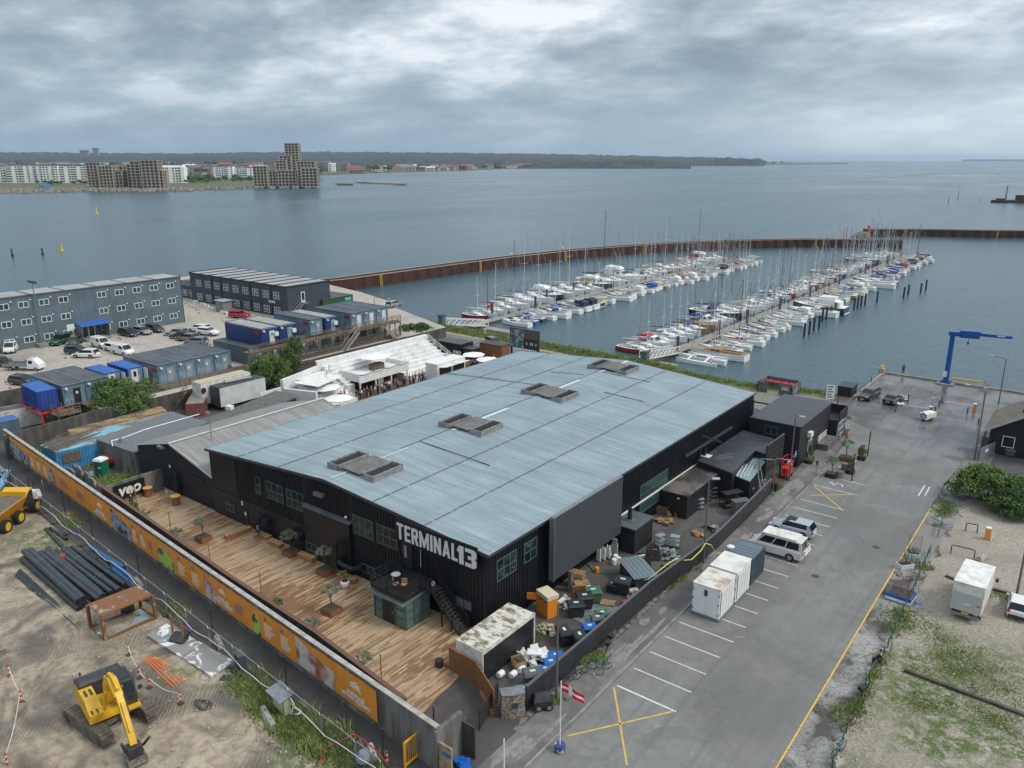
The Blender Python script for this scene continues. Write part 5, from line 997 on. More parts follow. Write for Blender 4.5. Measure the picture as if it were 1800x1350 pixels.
# --- white trailers
o=at(T('white_trailer','long cream box trailer with moss-yellow roof and satellite dish','trailer',(-102.2,63.5,0)));b=B();b.box(-103.9,59.3,.9,-101.6,67.6,4.0);b.build('body',WHD,o);b=B();b.box(-103.9,59.3,4.003,-101.6,67.6,4.05);b.build('roof',mat('mossy_roof',(.50,.42,.27),.8,var=(.36,.34,.28),vs=.8),o)
b=B();q=[(-101.5,59.6+.42*math.cos(a),3.0+.42*math.sin(a)) for a in[k*math.pi/5 for k in range(10)]];b.ext(q,(.08,0,0));b.build('dish',BLK,o);b=B();b.box(-103.5,60,0,-102,67,.89);b.build('chassis',BLK,o);at()
o=at(T('white_trailer','white box trailer with dark roof and lying silver duct','trailer',(-100.2,64.3,0)));b=B();b.box(-101.4,60.6,.7,-99.0,68.3,3.5);b.build('body',mat('white_trailer_paint',(.58,.60,.61),.5,var=(.48,.50,.51),vs=.7),o);b=B();b.box(-101.4,60.6,3.503,-99.0,68.3,3.58);b.build('roof',mat('black_membrane',(.05,.05,.05),.7),o);b=B();b.box(-101.41,60.52,.7,-98.99,60.6,3.5);b.build('end_door',DKST,o);b=B();b.tube([(-100.4,62.4,3.8),(-100.2,64.5,3.8),(-100.0,66.6,3.75)],.2,8);b.build('duct',STEEL,o);b=B();b.box(-101.0,61,0,-99.4,68,.69);b.build('chassis',BLK,o);at()
o=at(T('red_container','red and grey container half hidden below the white trailers','container',G(345,712,0)));shp=at();bpy.data.objects.remove(o);shipbox('rusty red container lying low behind the gable shed',*G(350,722,0)[:2],0,6.06,2.44,2.0,R(-40),mat('faded_red',(.24,.05,.04),.7,var=(.14,.12,.12),vs=.9),mat('rubble_top',(.16,.15,.14),.9,var=(.26,.25,.23),vs=2))
o=at(T('flat_roof_annexe','low annexe with dark gravel flat roof between the gable shed and white trailers','annexe',(-92,62,0)));c=[Q(330,745,2.6),Q(400,748,2.6),Q(520,700,2.6),Q(485,688,2.6),Q(390,728,2.6)];slab(o,'wall',c,.02,2.6,BKW);slab(o,'roof',c,2.603,2.75,mat('dark_gravel_roof',(.085,.082,.078),.9,var=(.14,.135,.125),vs=1.5,world=True))
b=B();g=G(404,720,2.7);b.obox((g.x,g.y,2.75),(.9,.7,.5),.3);b.build('roof_fan',WHT,o);at()
wallrun('white_wall','low white boarded wall linking the trailers to the white stand',[G(459,712,0),G(505,698,0),G(538,712,0)],1.9,.15,WHT);
# ================================================================ white stand and bar terrace
o=at(T('white_stand','large white painted timber grandstand stepping down to the event floor','grandstand',(-93,88,0)))
WS=mat('stand_white',(.70,.70,.685),.6,var=(.56,.56,.545),vs=.9,vr=(.45,.7),world=True)
nt_=9
for i in range(nt_):
 x0=-95.6+i*.86;z=4.1-i*.45;b=B();b.box(x0,88.2,.0,x0+.86,100,z);b.build('tier',WS,o)
for i in range(7):
 x0=-95.6+i*.86;z=4.1-i*.35;b=B();b.box(x0,76.3,0,x0+.86,88.2,z) if i<3 else b.box(x0,76.3,0,x0+.86,77.6,z);b.build('tier',WS,o)
for i in range(8):
 z=3.5-i*.42;b=B();x0=-95.2+i*.95;b.ext([(x0,76.3,0),(x0+.95,76.3,0),(x0+1.6,70.6,0),(x0+.65,70.2,0)],(0,0,z));b.build('tier',WS,o)
b=B();b.box(-96.0,75.6,0,-95.61,100.3,4.9);b.ext([(-96.0,75.6,0),(-95.6,75.7,0),(-93.2,67.3,0),(-93.6,67.1,0)],(0,0,4.3));b.bar((-96.1,75.6,4.95),(-96.1,100.3,4.95),.35,.08);b.build('back_wall',WS,o)
b=B();b.ext([(-93.5,67.2,0),(-88.0,68.9,0),(-88.1,69.3,0),(-93.4,67.6,0)],(0,0,3.0));b.ext([(-94.9,76.0,3.45),(-93.0,69.0,3.45),(-89,70.2,3.3),(-90.6,76.0,3.3)],(0,0,.06));b.build('wing_platform',WS,o)
b=B();b.box(-92.9,77.8,2.75,-88.1,87.6,2.95);b.box(-88.2,77.2,2.35,-88.0,87.7,3.65);b.box(-92.9,77.6,2.35,-88.2,77.75,3.65);b.box(-92.9,87.6,2.35,-88.2,87.75,3.65);b.build('bar_terrace',WS,o);b=B();b.box(-95.6,99.9,0,-88,100.25,2.2);b.build('end_wall',WS,o)
b=B()
for y in(77.4,80.6,83.9,87.5):b.bar((-88.15,y,0),(-88.15,y,2.35),.2)
b.build('post',WS,o);b=B();b.box(-93,77.8,0,-90.6,87.6,2.3);b.build('bar_interior',mat('dark_bar',(.035,.03,.028),.8),o);b=B();b.box(-88.2,81.0,0,-88.0,82.1,2.3);b.build('pale_door',mat('pale_blue_glass',(.2,.27,.3),.3),o)
b=B()
def railln(b,pts,h=1.0,n=4,m=.05):
 for p,q in zip(pts,pts[1:]):
  p,q=Vector(p),Vector(q)
  for k in range(1,n):b.bar(p+Vector((0,0,h*k/(n-1))),q+Vector((0,0,h*k/(n-1))),m)
  for k in range(int((q-p).length/1.5)+1):t=k/max(1,int((q-p).length/1.5));b.bar(p.lerp(q,t),p.lerp(q,t)+Vector((0,0,h)),m*1.2)
railln(b,[(-89.0,70.3,.6),(-93.6,76.2,3.6)]);railln(b,[(-93.6,76.2,3.6),(-92.9,77.6,3.6)]);railln(b,[(-95.3,100,4.2),(-89,100,1.2)]);railln(b,[(-92,94,2.4),(-94.8,94,3.9)]);railln(b,[(-92,91,2.4),(-94.8,91,3.9)]);railln(b,[(-91.5,96.8,2.2),(-94.8,96.8,3.9)])
b.build('white_railing',WHT,o);b=B();r3=random.Random(2)
for p,q in(((-88.0,77.2,3.75),(-88.0,87.7,3.75)),((-89,70.3,1.7),(-93.6,76.2,4.7))):
 p,q=Vector(p),Vector(q);pts=[p.lerp(q,t/20)-Vector((0,0,.22*abs(math.sin(t*math.pi/5)))) for t in range(21)];b.tube(pts,.06,4)
b.build('leaf_garland',mat('garland_green',(.05,.16,.09),.8),o);at()
def parasol(x,y,z,r,h,lab,base=True):
 o=T('white_parasol',lab,'parasol',(x,y,z));b=B();vs=[(0,0,h)]+[(r*math.cos(a),r*math.sin(a),h-.45) for a in[k*math.pi/4 for k in range(8)]];vs+=[(p[0]*.97,p[1]*.97,p[2]-.1) for p in vs[1:]];b.add(vs,[(0,1+k,1+(k+1)%8) for k in range(8)]+[(1+k,9+k,9+(k+1)%8,1+(k+1)%8) for k in range(8)]+[tuple(range(16,8,-1))]);b.build('canopy',mat('canvas_white',(.74,.74,.72),.7),o)
 B().cyl(0,0,0,h-.1,.035,6).build('pole',OLDW,o);B().obox((0,0,0),(.7,.7,.1)).build('base',CONC,o)
parasol(-90.6,72.6,.0,2.4,2.9,'large white parasol low by the left end of the white stand');parasol(*G(572,683,0)[:2],0,2.1,2.7,'white parasol right of the shrub at the stand foot');parasol(*G(598,725,0)[:2],0,2.0,2.6,'white parasol half hidden by the hall roof edge');parasol(-91.5,83.6,2.95,2.5,2.4,'big white parasol standing up on the bar terrace');parasol(*G(833,645,0)[:2],0,2.0,2.7,'white parasol before the wooden bar at the yard end');parasol(*G(857,652,0)[:2],0,2.0,2.5,'white parasol rightmost over the hall roof edge')
b=B();b.box(-91.5,82.3,2.96,-90.3,84.6,3.9);tag(b.build('planter_box',OLDW),'dark timber box planter on the bar terrace','planter')
o=at(T('white_kiosk','white serving kiosk with two raised flaps facing the event floor','kiosk',(-86.3,94.6,0)));b=B();b.box(-87.6,91.2,0,-85.0,98.2,2.9);b.build('body',WS,o);b=B();b.box(-87.7,91.1,2.903,-84.9,98.3,2.98);b.build('roof',WHT,o)
for y in(91.8,95.1):b=B();b.box(-85.0,y,1.1,-84.95,y+2.8,2.3);h_=b.build('hatch',BLK,o);b=B();b.ext([(-84.97,y-.1,2.4),(-83.6,y-.1,2.62),(-83.6,y-.1,2.56),(-84.97,y-.1,2.34)],(0,3,0));b.build('flap',WHT,h_)
at()
o=at(T('black_bar_box','black container bar with white lettering veo at the yard end','kiosk',(-93,108,0)));b=B();b.box(-97.5,104.5,0,-91.5,108,2.9);b.build('body',BKW,o);b=B();b.box(-97.5,104.5,2.903,-91.5,108,2.97);b.build('roof',BKR,o);tx=textmesh('veo',1.3,WHT,o,bold=.04,shear=.15,align='CENTER');tx.rotation_euler=(math.pi/2,0,R(0));tx.location=(.6,-3.53,1.1);at()
o=at(T('black_store_box','small black box with flat lid right of the black bar','store',(-90.3,106,0)));b=B();b.box(-91.3,104.8,0,-89.0,107,2.3);b.build('body',BKP,o);b=B();b.box(-91.4,104.7,2.303,-88.9,107.1,2.38);b.build('lid',DKST,o);at()
g=G(868,628,0);o=at(T('wooden_bar','vertical-boarded brown timber bar with dark roof at the yard end','kiosk',(g.x,g.y+1,0)));b=B();b.box(g.x-3,g.y-.4,0,g.x+2.2,g.y+2,2.4);b.build('body',CEDAR,o);b=B();b.box(g.x-3.1,g.y-.5,2.403,g.x+2.3,g.y+2.1,2.5);b.build('roof',DKST,o);at()
xa,za=GY(896,575,113.5);xb,zb=GY(947,582,113.5);_,zc_=GY(922,613,113.5)
o=at(T('scoreboard_screen','large dark outdoor video screen split in four pictures behind the roof','screen',((xa+xb)/2,113.5,0)));b=B();b.box(xa,113.5,zc_,xb,113.9,za);b.build('cabinet',DKST,o)
def scr(x0,x1,z0,z1,m,nm='picture'):b=B();b.box(x0,113.46,z0,x1,113.499,z1);return b.build(nm,m,o)
w_,h_=xb-xa,za-zc_;EM1=mat('screen_grey',(.10,.10,.10),.4,var=(.35,.36,.38),vs=.9,vr=(.5,.56));EM2=mat('screen_blue',(.25,.38,.50),.4,var=(.06,.12,.14),vs=.8,vr=(.45,.52));EM3=mat('screen_brown',(.10,.08,.065),.4);EM4=mat('screen_black',(.03,.03,.035),.4)
scr(xa+.1,xa+w_*.49,zc_+h_*.52,za-.2,EM1);scr(xa+w_*.51,xb-.1,zc_+h_*.52,za-.2,EM3);scr(xa+.1,xa+w_*.49,zc_+.1,zc_+h_*.5,EM2);q=scr(xa+w_*.51,xb-.1,zc_+.1,zc_+h_*.5,EM4)
b=B();[b.box(xa+w_*k,113.44,zc_+h_*.22,xa+w_*(k+.03),113.459,zc_+h_*.36) for k in(.58,.72,.78,.9)];b.build('score_marks',WHT,q);b=B();[b.bar((x,113.7,0),(x,113.7,zc_),.3) for x in(xa+.3,xb-.3)];b.build('post',BLK,o);at()
# ================================================================ marina
WZ=-2.0
HWH=mat('hull_white',(.82,.82,.81),.3,var=(.74,.74,.72),vs=.6,coat=.3);HBL=mat('hull_blue',(.02,.12,.38),.3,coat=.3);HNV=mat('hull_navy',(.015,.03,.08),.3,coat=.3);HRD=mat('hull_red',(.30,.03,.025),.35);HYE=mat('hull_yellow',(.62,.48,.08),.35);HGN=mat('hull_green',(.02,.09,.06),.35);HTN=mat('hull_varnish',(.36,.20,.08),.35);HBK=mat('hull_black',(.02,.022,.028),.3)
DKW=mat('deck_white',(.78,.78,.76),.6,var=(.66,.66,.63),vs=1.5);DTK=mat('deck_teak',(.34,.22,.13),.7,var=(.27,.17,.09),vs=3);CKP=mat('cockpit_grey',(.5,.5,.49),.7);BWN=mat('boat_window',(.02,.025,.03),.15)
CBLU=mat('cover_blue',(.02,.09,.33),.7);CNVY=mat('cover_navy',(.015,.03,.09),.7);CRED=mat('cover_red',(.33,.035,.04),.7);CBLK=mat('cover_black',(.02,.02,.022),.7);CTAN=mat('cover_tan',(.40,.31,.19),.7);CGRY=mat('cover_grey',(.25,.26,.27),.7);CWHT=mat('cover_white',(.66,.66,.63),.7)
MAL=mat('mast_alloy',(.68,.69,.69),.35);MBK=mat('mast_black',(.02,.02,.025),.4);MWD=mat('mast_wood',(.36,.24,.13),.5);RIG=mat('rigging_wire',(.30,.31,.32),.4)
def hullshape(b,L,Bm,fb,sheer=.25,trans=.75,pw=1.7,draft=.35,n=11,y0=0):
 rings=[]
 for i in range(n):
  t=i/(n-1);x=-L/2+L*t;w=Bm/2*((trans+(1-trans)*math.sin(min(1,t*2.2)*math.pi/2)) if t<.45 else max(.02,(1-((t-.45)/.55)**pw)));z=fb+sheer*((t-.35)**2)*3
  rings.append([(x,y0-w,z),(x+.0,y0-w*.93,.12),(x-(.3 if t>.9 else 0),y0-w*.45,-draft),(x-(.3 if t>.9 else 0),y0+w*.45,-draft),(x,y0+w*.93,.12),(x,y0+w,z)])
 b.loft(rings);return rings
def decksheet(b,rings,ins=.06,dz=.02,i0=0):
 vs=[]
 for r in rings[i0:]:vs+=[(r[0][0],r[0][1]+ins,r[0][2]+dz),(r[5][0],r[5][1]-ins,r[5][2]+dz)]
 b.add(vs,[(2*i,2*i+2,2*i+3,2*i+1) for i in range(len(rings)-i0-1)])
def sailboat(name,L=9.0,mast=11.5,hm=HWH,deck=DKW,cov=CBLU,mm=MAL,hood=CBLU,teak=False,wood=False):
 o=T(name,'','boat');Bm=L*.32;fb=.95*L/9;b=B();rg=hullshape(b,L,Bm,fb);b.build('hull',hm,o,smooth=False)
 b=B();decksheet(b,rg);b.build('deck',deck,o)
 b=B();b.loft([[(x,-w,fb+.02),(x,-w*.85,fb+h),(x,w*.85,fb+h),(x,w,fb+.02)] for x,w,h in((-L*.08,Bm*.33,.5),(L*.12,Bm*.31,.45),(L*.27,Bm*.18,.16))]);c=b.build('cabin',HWH if not wood else HTN,o)
 g=B();[g.add([(x,s_*(Bm*.335),fb+.18),(x+L*.07,s_*(Bm*.33),fb+.18),(x+L*.07,s_*(Bm*.31),fb+.38),(x,s_*(Bm*.31),fb+.38)],[(0,1,2,3)]) for s_ in(-1,1) for x in(-L*.06,L*.03)];g.build('window',BWN,c)
 b=B();b.box(-L*.40,-Bm*.22,fb+.03,-L*.10,Bm*.22,fb+.05);[b.box(-L*.42,s_*Bm*.22-.06,fb+.0,-L*.09,s_*Bm*.22+.06,fb+.28) for s_ in(-1,1)];b.box(-L*.43,-Bm*.24,fb,-L*.41,Bm*.24,fb+.3);b.build('cockpit',DTK if wood else CKP,o)
 if hood:b=B();b.loft([[(x,-w,fb+.45),(x,-w*.9,fb+.45+h),(x,w*.9,fb+.45+h),(x,w,fb+.45)] for x,w,h in((-L*.14,Bm*.30,.62),(-L*.07,Bm*.30,.55),(-L*.01,Bm*.22,.05))]);b.build('sprayhood',hood,o)
 mx=L*.08;mz=fb+mast;b=B();b.tube([(mx,0,fb),(mx,0,mz)],.068,5,0,.042);m_=b.build('mast',mm,o)
 b=B();[b.bar((mx,-.9*L/9,fb+mast*k),(mx,.9*L/9,fb+mast*k),.05) for k in(.52,)];b.box(mx-.1,-.02,mz,mx+.25,.02,mz+.12);b.build('spreader',mm,m_)
 b=B();b.tube([(mx-.1,0,fb+1.35),(-L*.40,0,fb+1.3)],.06,5);b.build('boom',mm,o)
 b=B();b.tube([(mx-.05,0,fb+2.2),(mx-.25,0,fb+1.75),(-L*.1,0,fb+1.62),(-L*.40,0,fb+1.42)],[.06,.12,.14,.07],6);b.build('sail_cover',cov,o)
 b=B();[b.tube([p,q],.018,3) for p,q in(((mx,0,mz-.1),(L*.49,0,fb+.35)),((mx,0,mz-.05),(-L*.49,0,fb+.2)),((mx,-.9*L/9,fb+mast*.52),(mx-.2,-Bm*.46,fb)),((mx,.9*L/9,fb+mast*.52),(mx-.2,Bm*.46,fb)),((mx,0,mz-.3),(mx,-.9*L/9,fb+mast*.52)),((mx,0,mz-.3),(mx,.9*L/9,fb+mast*.52)))];b.tube([(mx+.3,0,mz-.6),(L*.47,0,fb+.5)],.05,4);b.build('rigging',RIG,o)
 b=B()
 for s_ in(-1,1):
  pts=[(r[0][0],s_*abs(r[0][1])*.96,r[0][2]+.55) for r in rg[::2]];b.tube(pts,.016,3)
  [b.tube([(r[0][0],s_*abs(r[0][1])*.96,r[0][2]),(r[0][0],s_*abs(r[0][1])*.96,r[0][2]+.55)],.016,3) for r in rg[::2]]
 b.build('guard_rail',RIG,o);return o
def motorboat(name,L=8.0,hm=HWH,can=CNVY,fly=False):
 o=T(name,'','boat');Bm=L*.36;fb=1.05*L/8;b=B();rg=hullshape(b,L,Bm,fb,.3,.92,2.2);b.build('hull',hm,o)
 b=B();decksheet(b,rg);b.build('deck',DKW,o)
 b=B();b.loft([[(x,-w,fb),(x,-w*.8,fb+h),(x,w*.8,fb+h),(x,w,fb)] for x,w,h in((-L*.12,Bm*.42,1.15),(L*.08,Bm*.40,1.05),(L*.18,Bm*.36,.45),(L*.36,Bm*.18,.1))]);c=b.build('cabin',HWH,o)
 g=B();[g.add([(x0,s_*(Bm*.375),fb+.55),(x1,s_*(Bm*.36),fb+.55),(x1,s_*(Bm*.335),fb+.92),(x0,s_*(Bm*.345),fb+.97)],[(0,1,2,3)]) for s_ in(-1,1) for x0,x1 in((-L*.11,-L*.02),(-L*.01,L*.06))];g.add([(L*.085,-Bm*.32,fb+1.02),(L*.085,Bm*.32,fb+1.02),(L*.175,Bm*.30,fb+.5),(L*.175,-Bm*.30,fb+.5)],[(0,1,2,3)]);g.build('window',BWN,c)
 b=B();b.loft([[(x,-w,fb+.15),(x,-w*.92,fb+h),(x,w*.92,fb+h),(x,w,fb+.15)] for x,w,h in((-L*.40,Bm*.40,1.15),(-L*.28,Bm*.41,1.45),(-L*.12,Bm*.41,1.5),(-L*.04,Bm*.38,1.2))]);b.build('canopy',can,o)
 b=B();b.box(-L*.52,-Bm*.4,.2,-L*.49,Bm*.4,.35);b.bar((-L*.2,-Bm*.4,fb+1.6),(-L*.2,Bm*.4,fb+1.6),.06);b.bar((-L*.2,0,fb+1.5),(-L*.2,0,fb+2.6),.04);b.build('arch',MAL,o)
 if fly:b=B();b.loft([[(x,-w,fb+1.4),(x,-w*.9,fb+h),(x,w*.9,fb+h),(x,w,fb+1.4)] for x,w,h in((-L*.3,Bm*.36,2.2),(-L*.02,Bm*.36,2.1),(L*.06,Bm*.3,1.6))]);b.build('flybridge',HWH,o)
 b=B()
 for s_ in(-1,1):b.tube([(r[0][0],s_*abs(r[0][1])*.94,r[0][2]+.5) for r in rg[5:]],.02,3);[b.tube([(r[0][0],s_*abs(r[0][1])*.94,r[0][2]),(r[0][0],s_*abs(r[0][1])*.94,r[0][2]+.5)],.02,3) for r in rg[5::2]]
 b.build('guard_rail',RIG,o);return o
def trimaran(name):
 o=T(name,'','boat');b=B();rg=hullshape(b,9.5,1.9,.9,.2,.6);b.build('hull',HWH,o);b=B();decksheet(b,rg);b.build('deck',DKW,o)
 for s_ in(-1,1):b=B();hullshape(b,8.2,.7,.75,.15,.3,1.5,.25,9,s_*2.6);b.build('float',HWH,o);b=B();[b.bar((x,s_*.5,1.0),(x,s_*2.6,.75),.35,.14) for x in(-1.6,1.8)];b.build('cross_beam',DKW,o)
 b=B();b.loft([[(x,-w,.9),(x,-w*.8,.9+h),(x,w*.8,.9+h),(x,w,.9)] for x,w,h in((-1.4,.75,.6),(1.2,.7,.5),(2.6,.3,.1))]);c=b.build('cabin',HWH,o);g=B();[g.add([(-1.2,s_*.75,1.1),(.8,s_*.72,1.1),(.8,s_*.66,1.3),(-1.2,s_*.68,1.3)],[(0,1,2,3)]) for s_ in(-1,1)];g.build('window',BWN,c)
 b=B();b.box(-4.2,-.65,.93,-1.6,.65,.97);b.build('cockpit',CKP,o);b=B();b.tube([(.8,0,.9),(.8,0,12.0)],.08,5);b.build('mast',MAL,o);b=B();b.tube([(.7,0,2.3),(-3.6,0,2.2)],[.14,.09],6);b.build('sail_cover',CGRY,o)
 b=B();[b.tube([(.8,0,11.5),q],.018,3) for q in((4.6,0,1.1),(-.2,2.6,.8),(-.2,-2.6,.8))];b.build('rigging',RIG,o);return o
PR={'sail':sailboat('sailing_boat'),'sail_s':sailboat('sailing_boat',7.6,9.2,hood=None),'sail_l':sailboat('sailing_boat',12.5,16.5,hood=CBLU),'sail_w':sailboat('wooden_sailing_boat',10.8,12.5,deck=DTK,wood=True,mm=MWD,hood=None),'motor':motorboat('motor_boat'),'motor_l':motorboat('motor_boat',11.5,fly=True),'tri':trimaran('trimaran')}
usedp=set();COVN={'cover_blue':'bright blue','cover_navy':'navy','cover_red':'dark red','cover_black':'black','cover_tan':'tan','cover_grey':'grey','cover_white':'white'};HUN={'hull_white':'white','hull_blue':'blue','hull_navy':'navy','hull_red':'red','hull_yellow':'yellow','hull_green':'green','hull_varnish':'varnished','hull_black':'black'}
def moor(kind,x,y,rz,hm,cv,mm,side,n,jet,sc=1.0,z=WZ):
 base=PR[kind];nm={'tri':'trimaran','motor':'motor boat','motor_l':'large motor cruiser','sail_w':'wooden-decked yacht','sail_l':'big yacht','sail_s':'small sailing boat','sail':'sailing boat'}[kind]
 covt='canopy' if 'motor' in kind else 'sail cover';lab='%s %s with %s %s, %s on %s side of %s jetty'%(HUN[hm.name],nm,COVN[cv.name],covt,ordw(n),side,jet)
 mats={'hull':hm,'sail_cover':cv,'canopy':cv,'mast':mm,'boom':mm,'spreader':mm,'sprayhood':(cv if rb.random()<.35 else CWHT)}
 o=dup(base,(x,y,z),rz,lab,'boats on the %s side of the %s jetty'%(side,jet),mats,sc);return o
rb=random.Random(21)
HC=[HWH]*26+[HBL,HNV,HGN,HRD,HTN];CC=[CBLU,CNVY,CNVY,CBLK,CRED,CTAN]+[CGRY]*3+[CWHT]*6;MM=[MAL]*8+[MBK,MBK,MWD]
def row(xe,y0,y1,step,rz,side,jet,kinds,force={},jx=.35,bowin=1):
 y=y0;n=0
 while y<y1:
  n+=1;f=force.get(n,{});kd=f.get('k',rb.choice(kinds));hm=f.get('h',rb.choice(HC));cv=f.get('c',rb.choice(CC));mm=f.get('m',rb.choice(MM));sc=f.get('s',rb.uniform(.86,1.12))
  L={'sail':9,'sail_s':7.6,'sail_l':12.5,'sail_w':10.8,'motor':8,'motor_l':11.5,'tri':9.5}[kd]*sc;wd=L*(.34 if kd!='tri' else .64);y+=wd/2 if n>1 else 0
  sx_=1 if math.cos(rz)<0 else-1
  o=moor(kd,xe+sx_*(L/2+.7+rb.uniform(0,jx)),y,rz+rb.uniform(-.03,.03)+(math.pi if f.get('rev') else 0),hm,cv,mm,side,n,jet,sc);o.rotation_euler.x=rb.uniform(-.02,.02)
  y+=wd/2+step+rb.uniform(-.45,.1)
JN,JF='near','far'
row(-113.6,143.6,290,.75,math.pi,'right',JF,['sail']*3+['sail_s']*2+['motor'],{1:dict(k='sail_s',h=HWH,c=CGRY,s=1.1),2:dict(k='sail',h=HBL,c=CBLU),3:dict(k='sail_s',h=HGN,c=CWHT),8:dict(k='motor',h=HWH,c=CNVY,s=1.1),9:dict(k='motor',h=HWH,c=CBLK,s=1.1),10:dict(k='motor',h=HNV,c=CGRY),11:dict(k='motor',h=HYE,c=CTAN,s=.9)})
row(-116.6,144.5,291,1.3,0,'left',JF,['sail']*3+['sail_l']*2+['motor_l'],{1:dict(k='sail_s',h=HRD,c=CWHT),2:dict(k='sail_s',h=HWH,c=CWHT),3:dict(k='sail',h=HWH,c=CRED),4:dict(k='sail',h=HWH,c=CNVY),5:dict(k='sail_l',h=HWH,c=CNVY,m=MBK,s=.95),6:dict(k='sail_l',h=HWH,c=CBLU,s=1.1),7:dict(k='sail_l',h=HWH,c=CBLU,s=1.0),9:dict(k='sail_l',h=HWH,c=CBLK,s=1.0),14:dict(k='sail_l',h=HWH,c=CBLK,m=MBK,s=1.25),16:dict(k='motor_l',h=HWH,c=CWHT,s=1.25)})
row(-65.3,137.6,344,.85,math.pi,'right',JN,['sail']*4+['sail_s']*2+['motor'],{1:dict(k='tri',h=HWH,c=CGRY,m=MAL,s=1.0),2:dict(k='sail_w',h=HWH,c=CWHT,m=MWD,s=1.08),3:dict(k='sail',h=HWH,c=CTAN,s=.95),4:dict(k='tri',h=HWH,c=CRED,s=.92,m=MAL),5:dict(k='sail',h=HWH,c=CRED,s=1.05),6:dict(k='sail',h=HWH,c=CBLU),7:dict(k='sail',h=HWH,c=CNVY),8:dict(k='sail',h=HWH,c=CRED),17:dict(k='sail_l',h=HWH,c=CWHT,s=1.0,m=MWD),18:dict(k='motor_l',h=HNV,c=CWHT,s=1.15),32:dict(k='sail_l',h=HWH,c=CBLU,s=1.05),33:dict(k='sail_l',h=HNV,c=CBLU,m=MBK)})
row(-68.2,136.6,344,.9,0,'left',JN,['sail']*3+['sail_s']*2+['motor','sail_l'],{1:dict(k='sail_s',h=HRD,c=CWHT,m=MWD,s=1.1),2:dict(k='sail_s',h=HWH,c=CWHT),3:dict(k='motor',h=HWH,c=CRED),4:dict(k='sail_s',h=HWH,c=CNVY),5:dict(k='sail',h=HWH,c=CNVY,s=1.05),6:dict(k='sail',h=HWH,c=CBLU),7:dict(k='sail',h=HWH,c=CNVY),8:dict(k='sail',h=HTN,c=CBLU),9:dict(k='sail_w',h=HTN,c=CWHT,m=MWD,s=.9),10:dict(k='motor',h=HWH,c=CBLU,s=1.1),13:dict(k='sail_l',h=HBK,c=CNVY,s=1.05,m=MBK)})
for p in PR.values():
 for o_ in[p]+p.children_recursive:bpy.data.objects.remove(o_)
JD=mat('jetty_planks',(.31,.29,.25),.85,var=(.21,.195,.165),vs=1.1,stretch=(.5,3,1),world=True);DPL=mat('brown_steel_pile',(.11,.05,.035),.6)
def jetty(x,y0,y1,lab,drift):
 o=at(T('floating_jetty',lab,'jetty',(x,(y0+y1)/2,WZ)));y=y0;b=B();d=B()
 while y<y1-.1:
  yy=min(y+12,y1);f=lambda q:drift*math.sin((q-y0)/(y1-y0)*math.pi)
  b=B();b.add([(x-1.25+f(y),y+.1,WZ-.4),(x+1.25+f(y),y+.1,WZ-.4),(x+1.25+f(yy),yy,WZ-.4),(x-1.25+f(yy),yy,WZ-.4),(x-1.25+f(y),y+.1,WZ+.45),(x+1.25+f(y),y+.1,WZ+.45),(x+1.25+f(yy),yy,WZ+.45),(x-1.25+f(yy),yy,WZ+.45)],[(0,3,2,1),(0,1,5,4),(1,2,6,5),(2,3,7,6),(3,0,4,7)]);b.build('pontoon',mat('pontoon_dark',(.07,.065,.06),.8),o)
  b=B();b.ext([(x-1.3+f(y),y+.08,WZ+.45),(x+1.3+f(y),y+.08,WZ+.45),(x+1.3+f(yy),yy+.02,WZ+.45),(x-1.3+f(yy),yy+.02,WZ+.45)],(0,0,.1));b.build('deck',JD,o);
  if int(y)%2==0 or True:q=B();q.box(x-1.15+f(y),y+5,WZ+.55,x-.85+f(y),y+5.25,WZ+1.55);q.build('power_post',DKST,o)
  y+=12
 at();return o
jetty(-115.2,134,293,'farther floating jetty lined with moored boats, ending at the breakwater side',-1.2);jetty(-66.7,131.5,346,'nearer floating jetty lined with moored boats and dark mooring piles',.4)
b=B();b.box(-113.9,134.2,WZ-.3,-103.5,136.8,WZ+.5);tag(b.build('pontoon_platform',JD),'low dark pontoon platform at the shore end of the farther jetty','pontoon');b=B();b.box(-68,129.2,WZ-.3,-61.5,131.4,WZ+.5);tag(b.build('pontoon_platform',JD),'low dark pontoon at the shore end of the nearer jetty','pontoon')
def post_(name,lab,cat,x,y,z0,z1,r,m,grp=None,cap=None):
 o=T(name,lab,cat,(x,y,z0),0,grp);B().cyl(0,0,0,z1-z0,r,8).build('shaft',m,o)
 B().lathe([(r*1.06,0),(r*1.06,.12),(r*.4,.22)],(0,0,z1-z0-.02),8).build('cap',cap or m,o);return o
for i,(px,py) in enumerate(((865,553),(941,541),(961,528),(1008,515))):p=G(px,py,-1.4);post_('guide_pile','%s brown steel guide pile on the farther jetty, counted from shore'%ordw(i+1),'pile',p.x,p.y,WZ-.5,1.4,.3,DPL,'brown guide piles of the farther jetty')
for i,y in enumerate((140,160,176,198,222,250,280,310)):post_('guide_pile','%s brown steel guide pile on the nearer jetty, counted from shore'%ordw(i+1),'pile',-65.9,y,WZ-.5,1.6,.3,DPL,'brown guide piles of the nearer jetty')
for i,(px,py) in enumerate(((1413,592),(1422,588),(1430,582),(1439,578),(1445,565),(1452,562),(1460,556),(1467,554),(1473,551),(1481,548),(1501,544),(1507,542),(1513,539),(1520,536),(1541,532),(1588,524),(1596,519),(1618,515),(1627,510))):
 p=G(px,py,WZ);post_('mooring_pile','black mooring pile beside the nearer jetty%s, %s in line'%(' with yellow cap' if i in(6,12,17) else '',ordw(i+1)),'pile',p.x,p.y,WZ-.5,WZ+2.9,.24,BLK,'black mooring piles beside the nearer jetty',YEL if i in(6,12,17) else BLK)
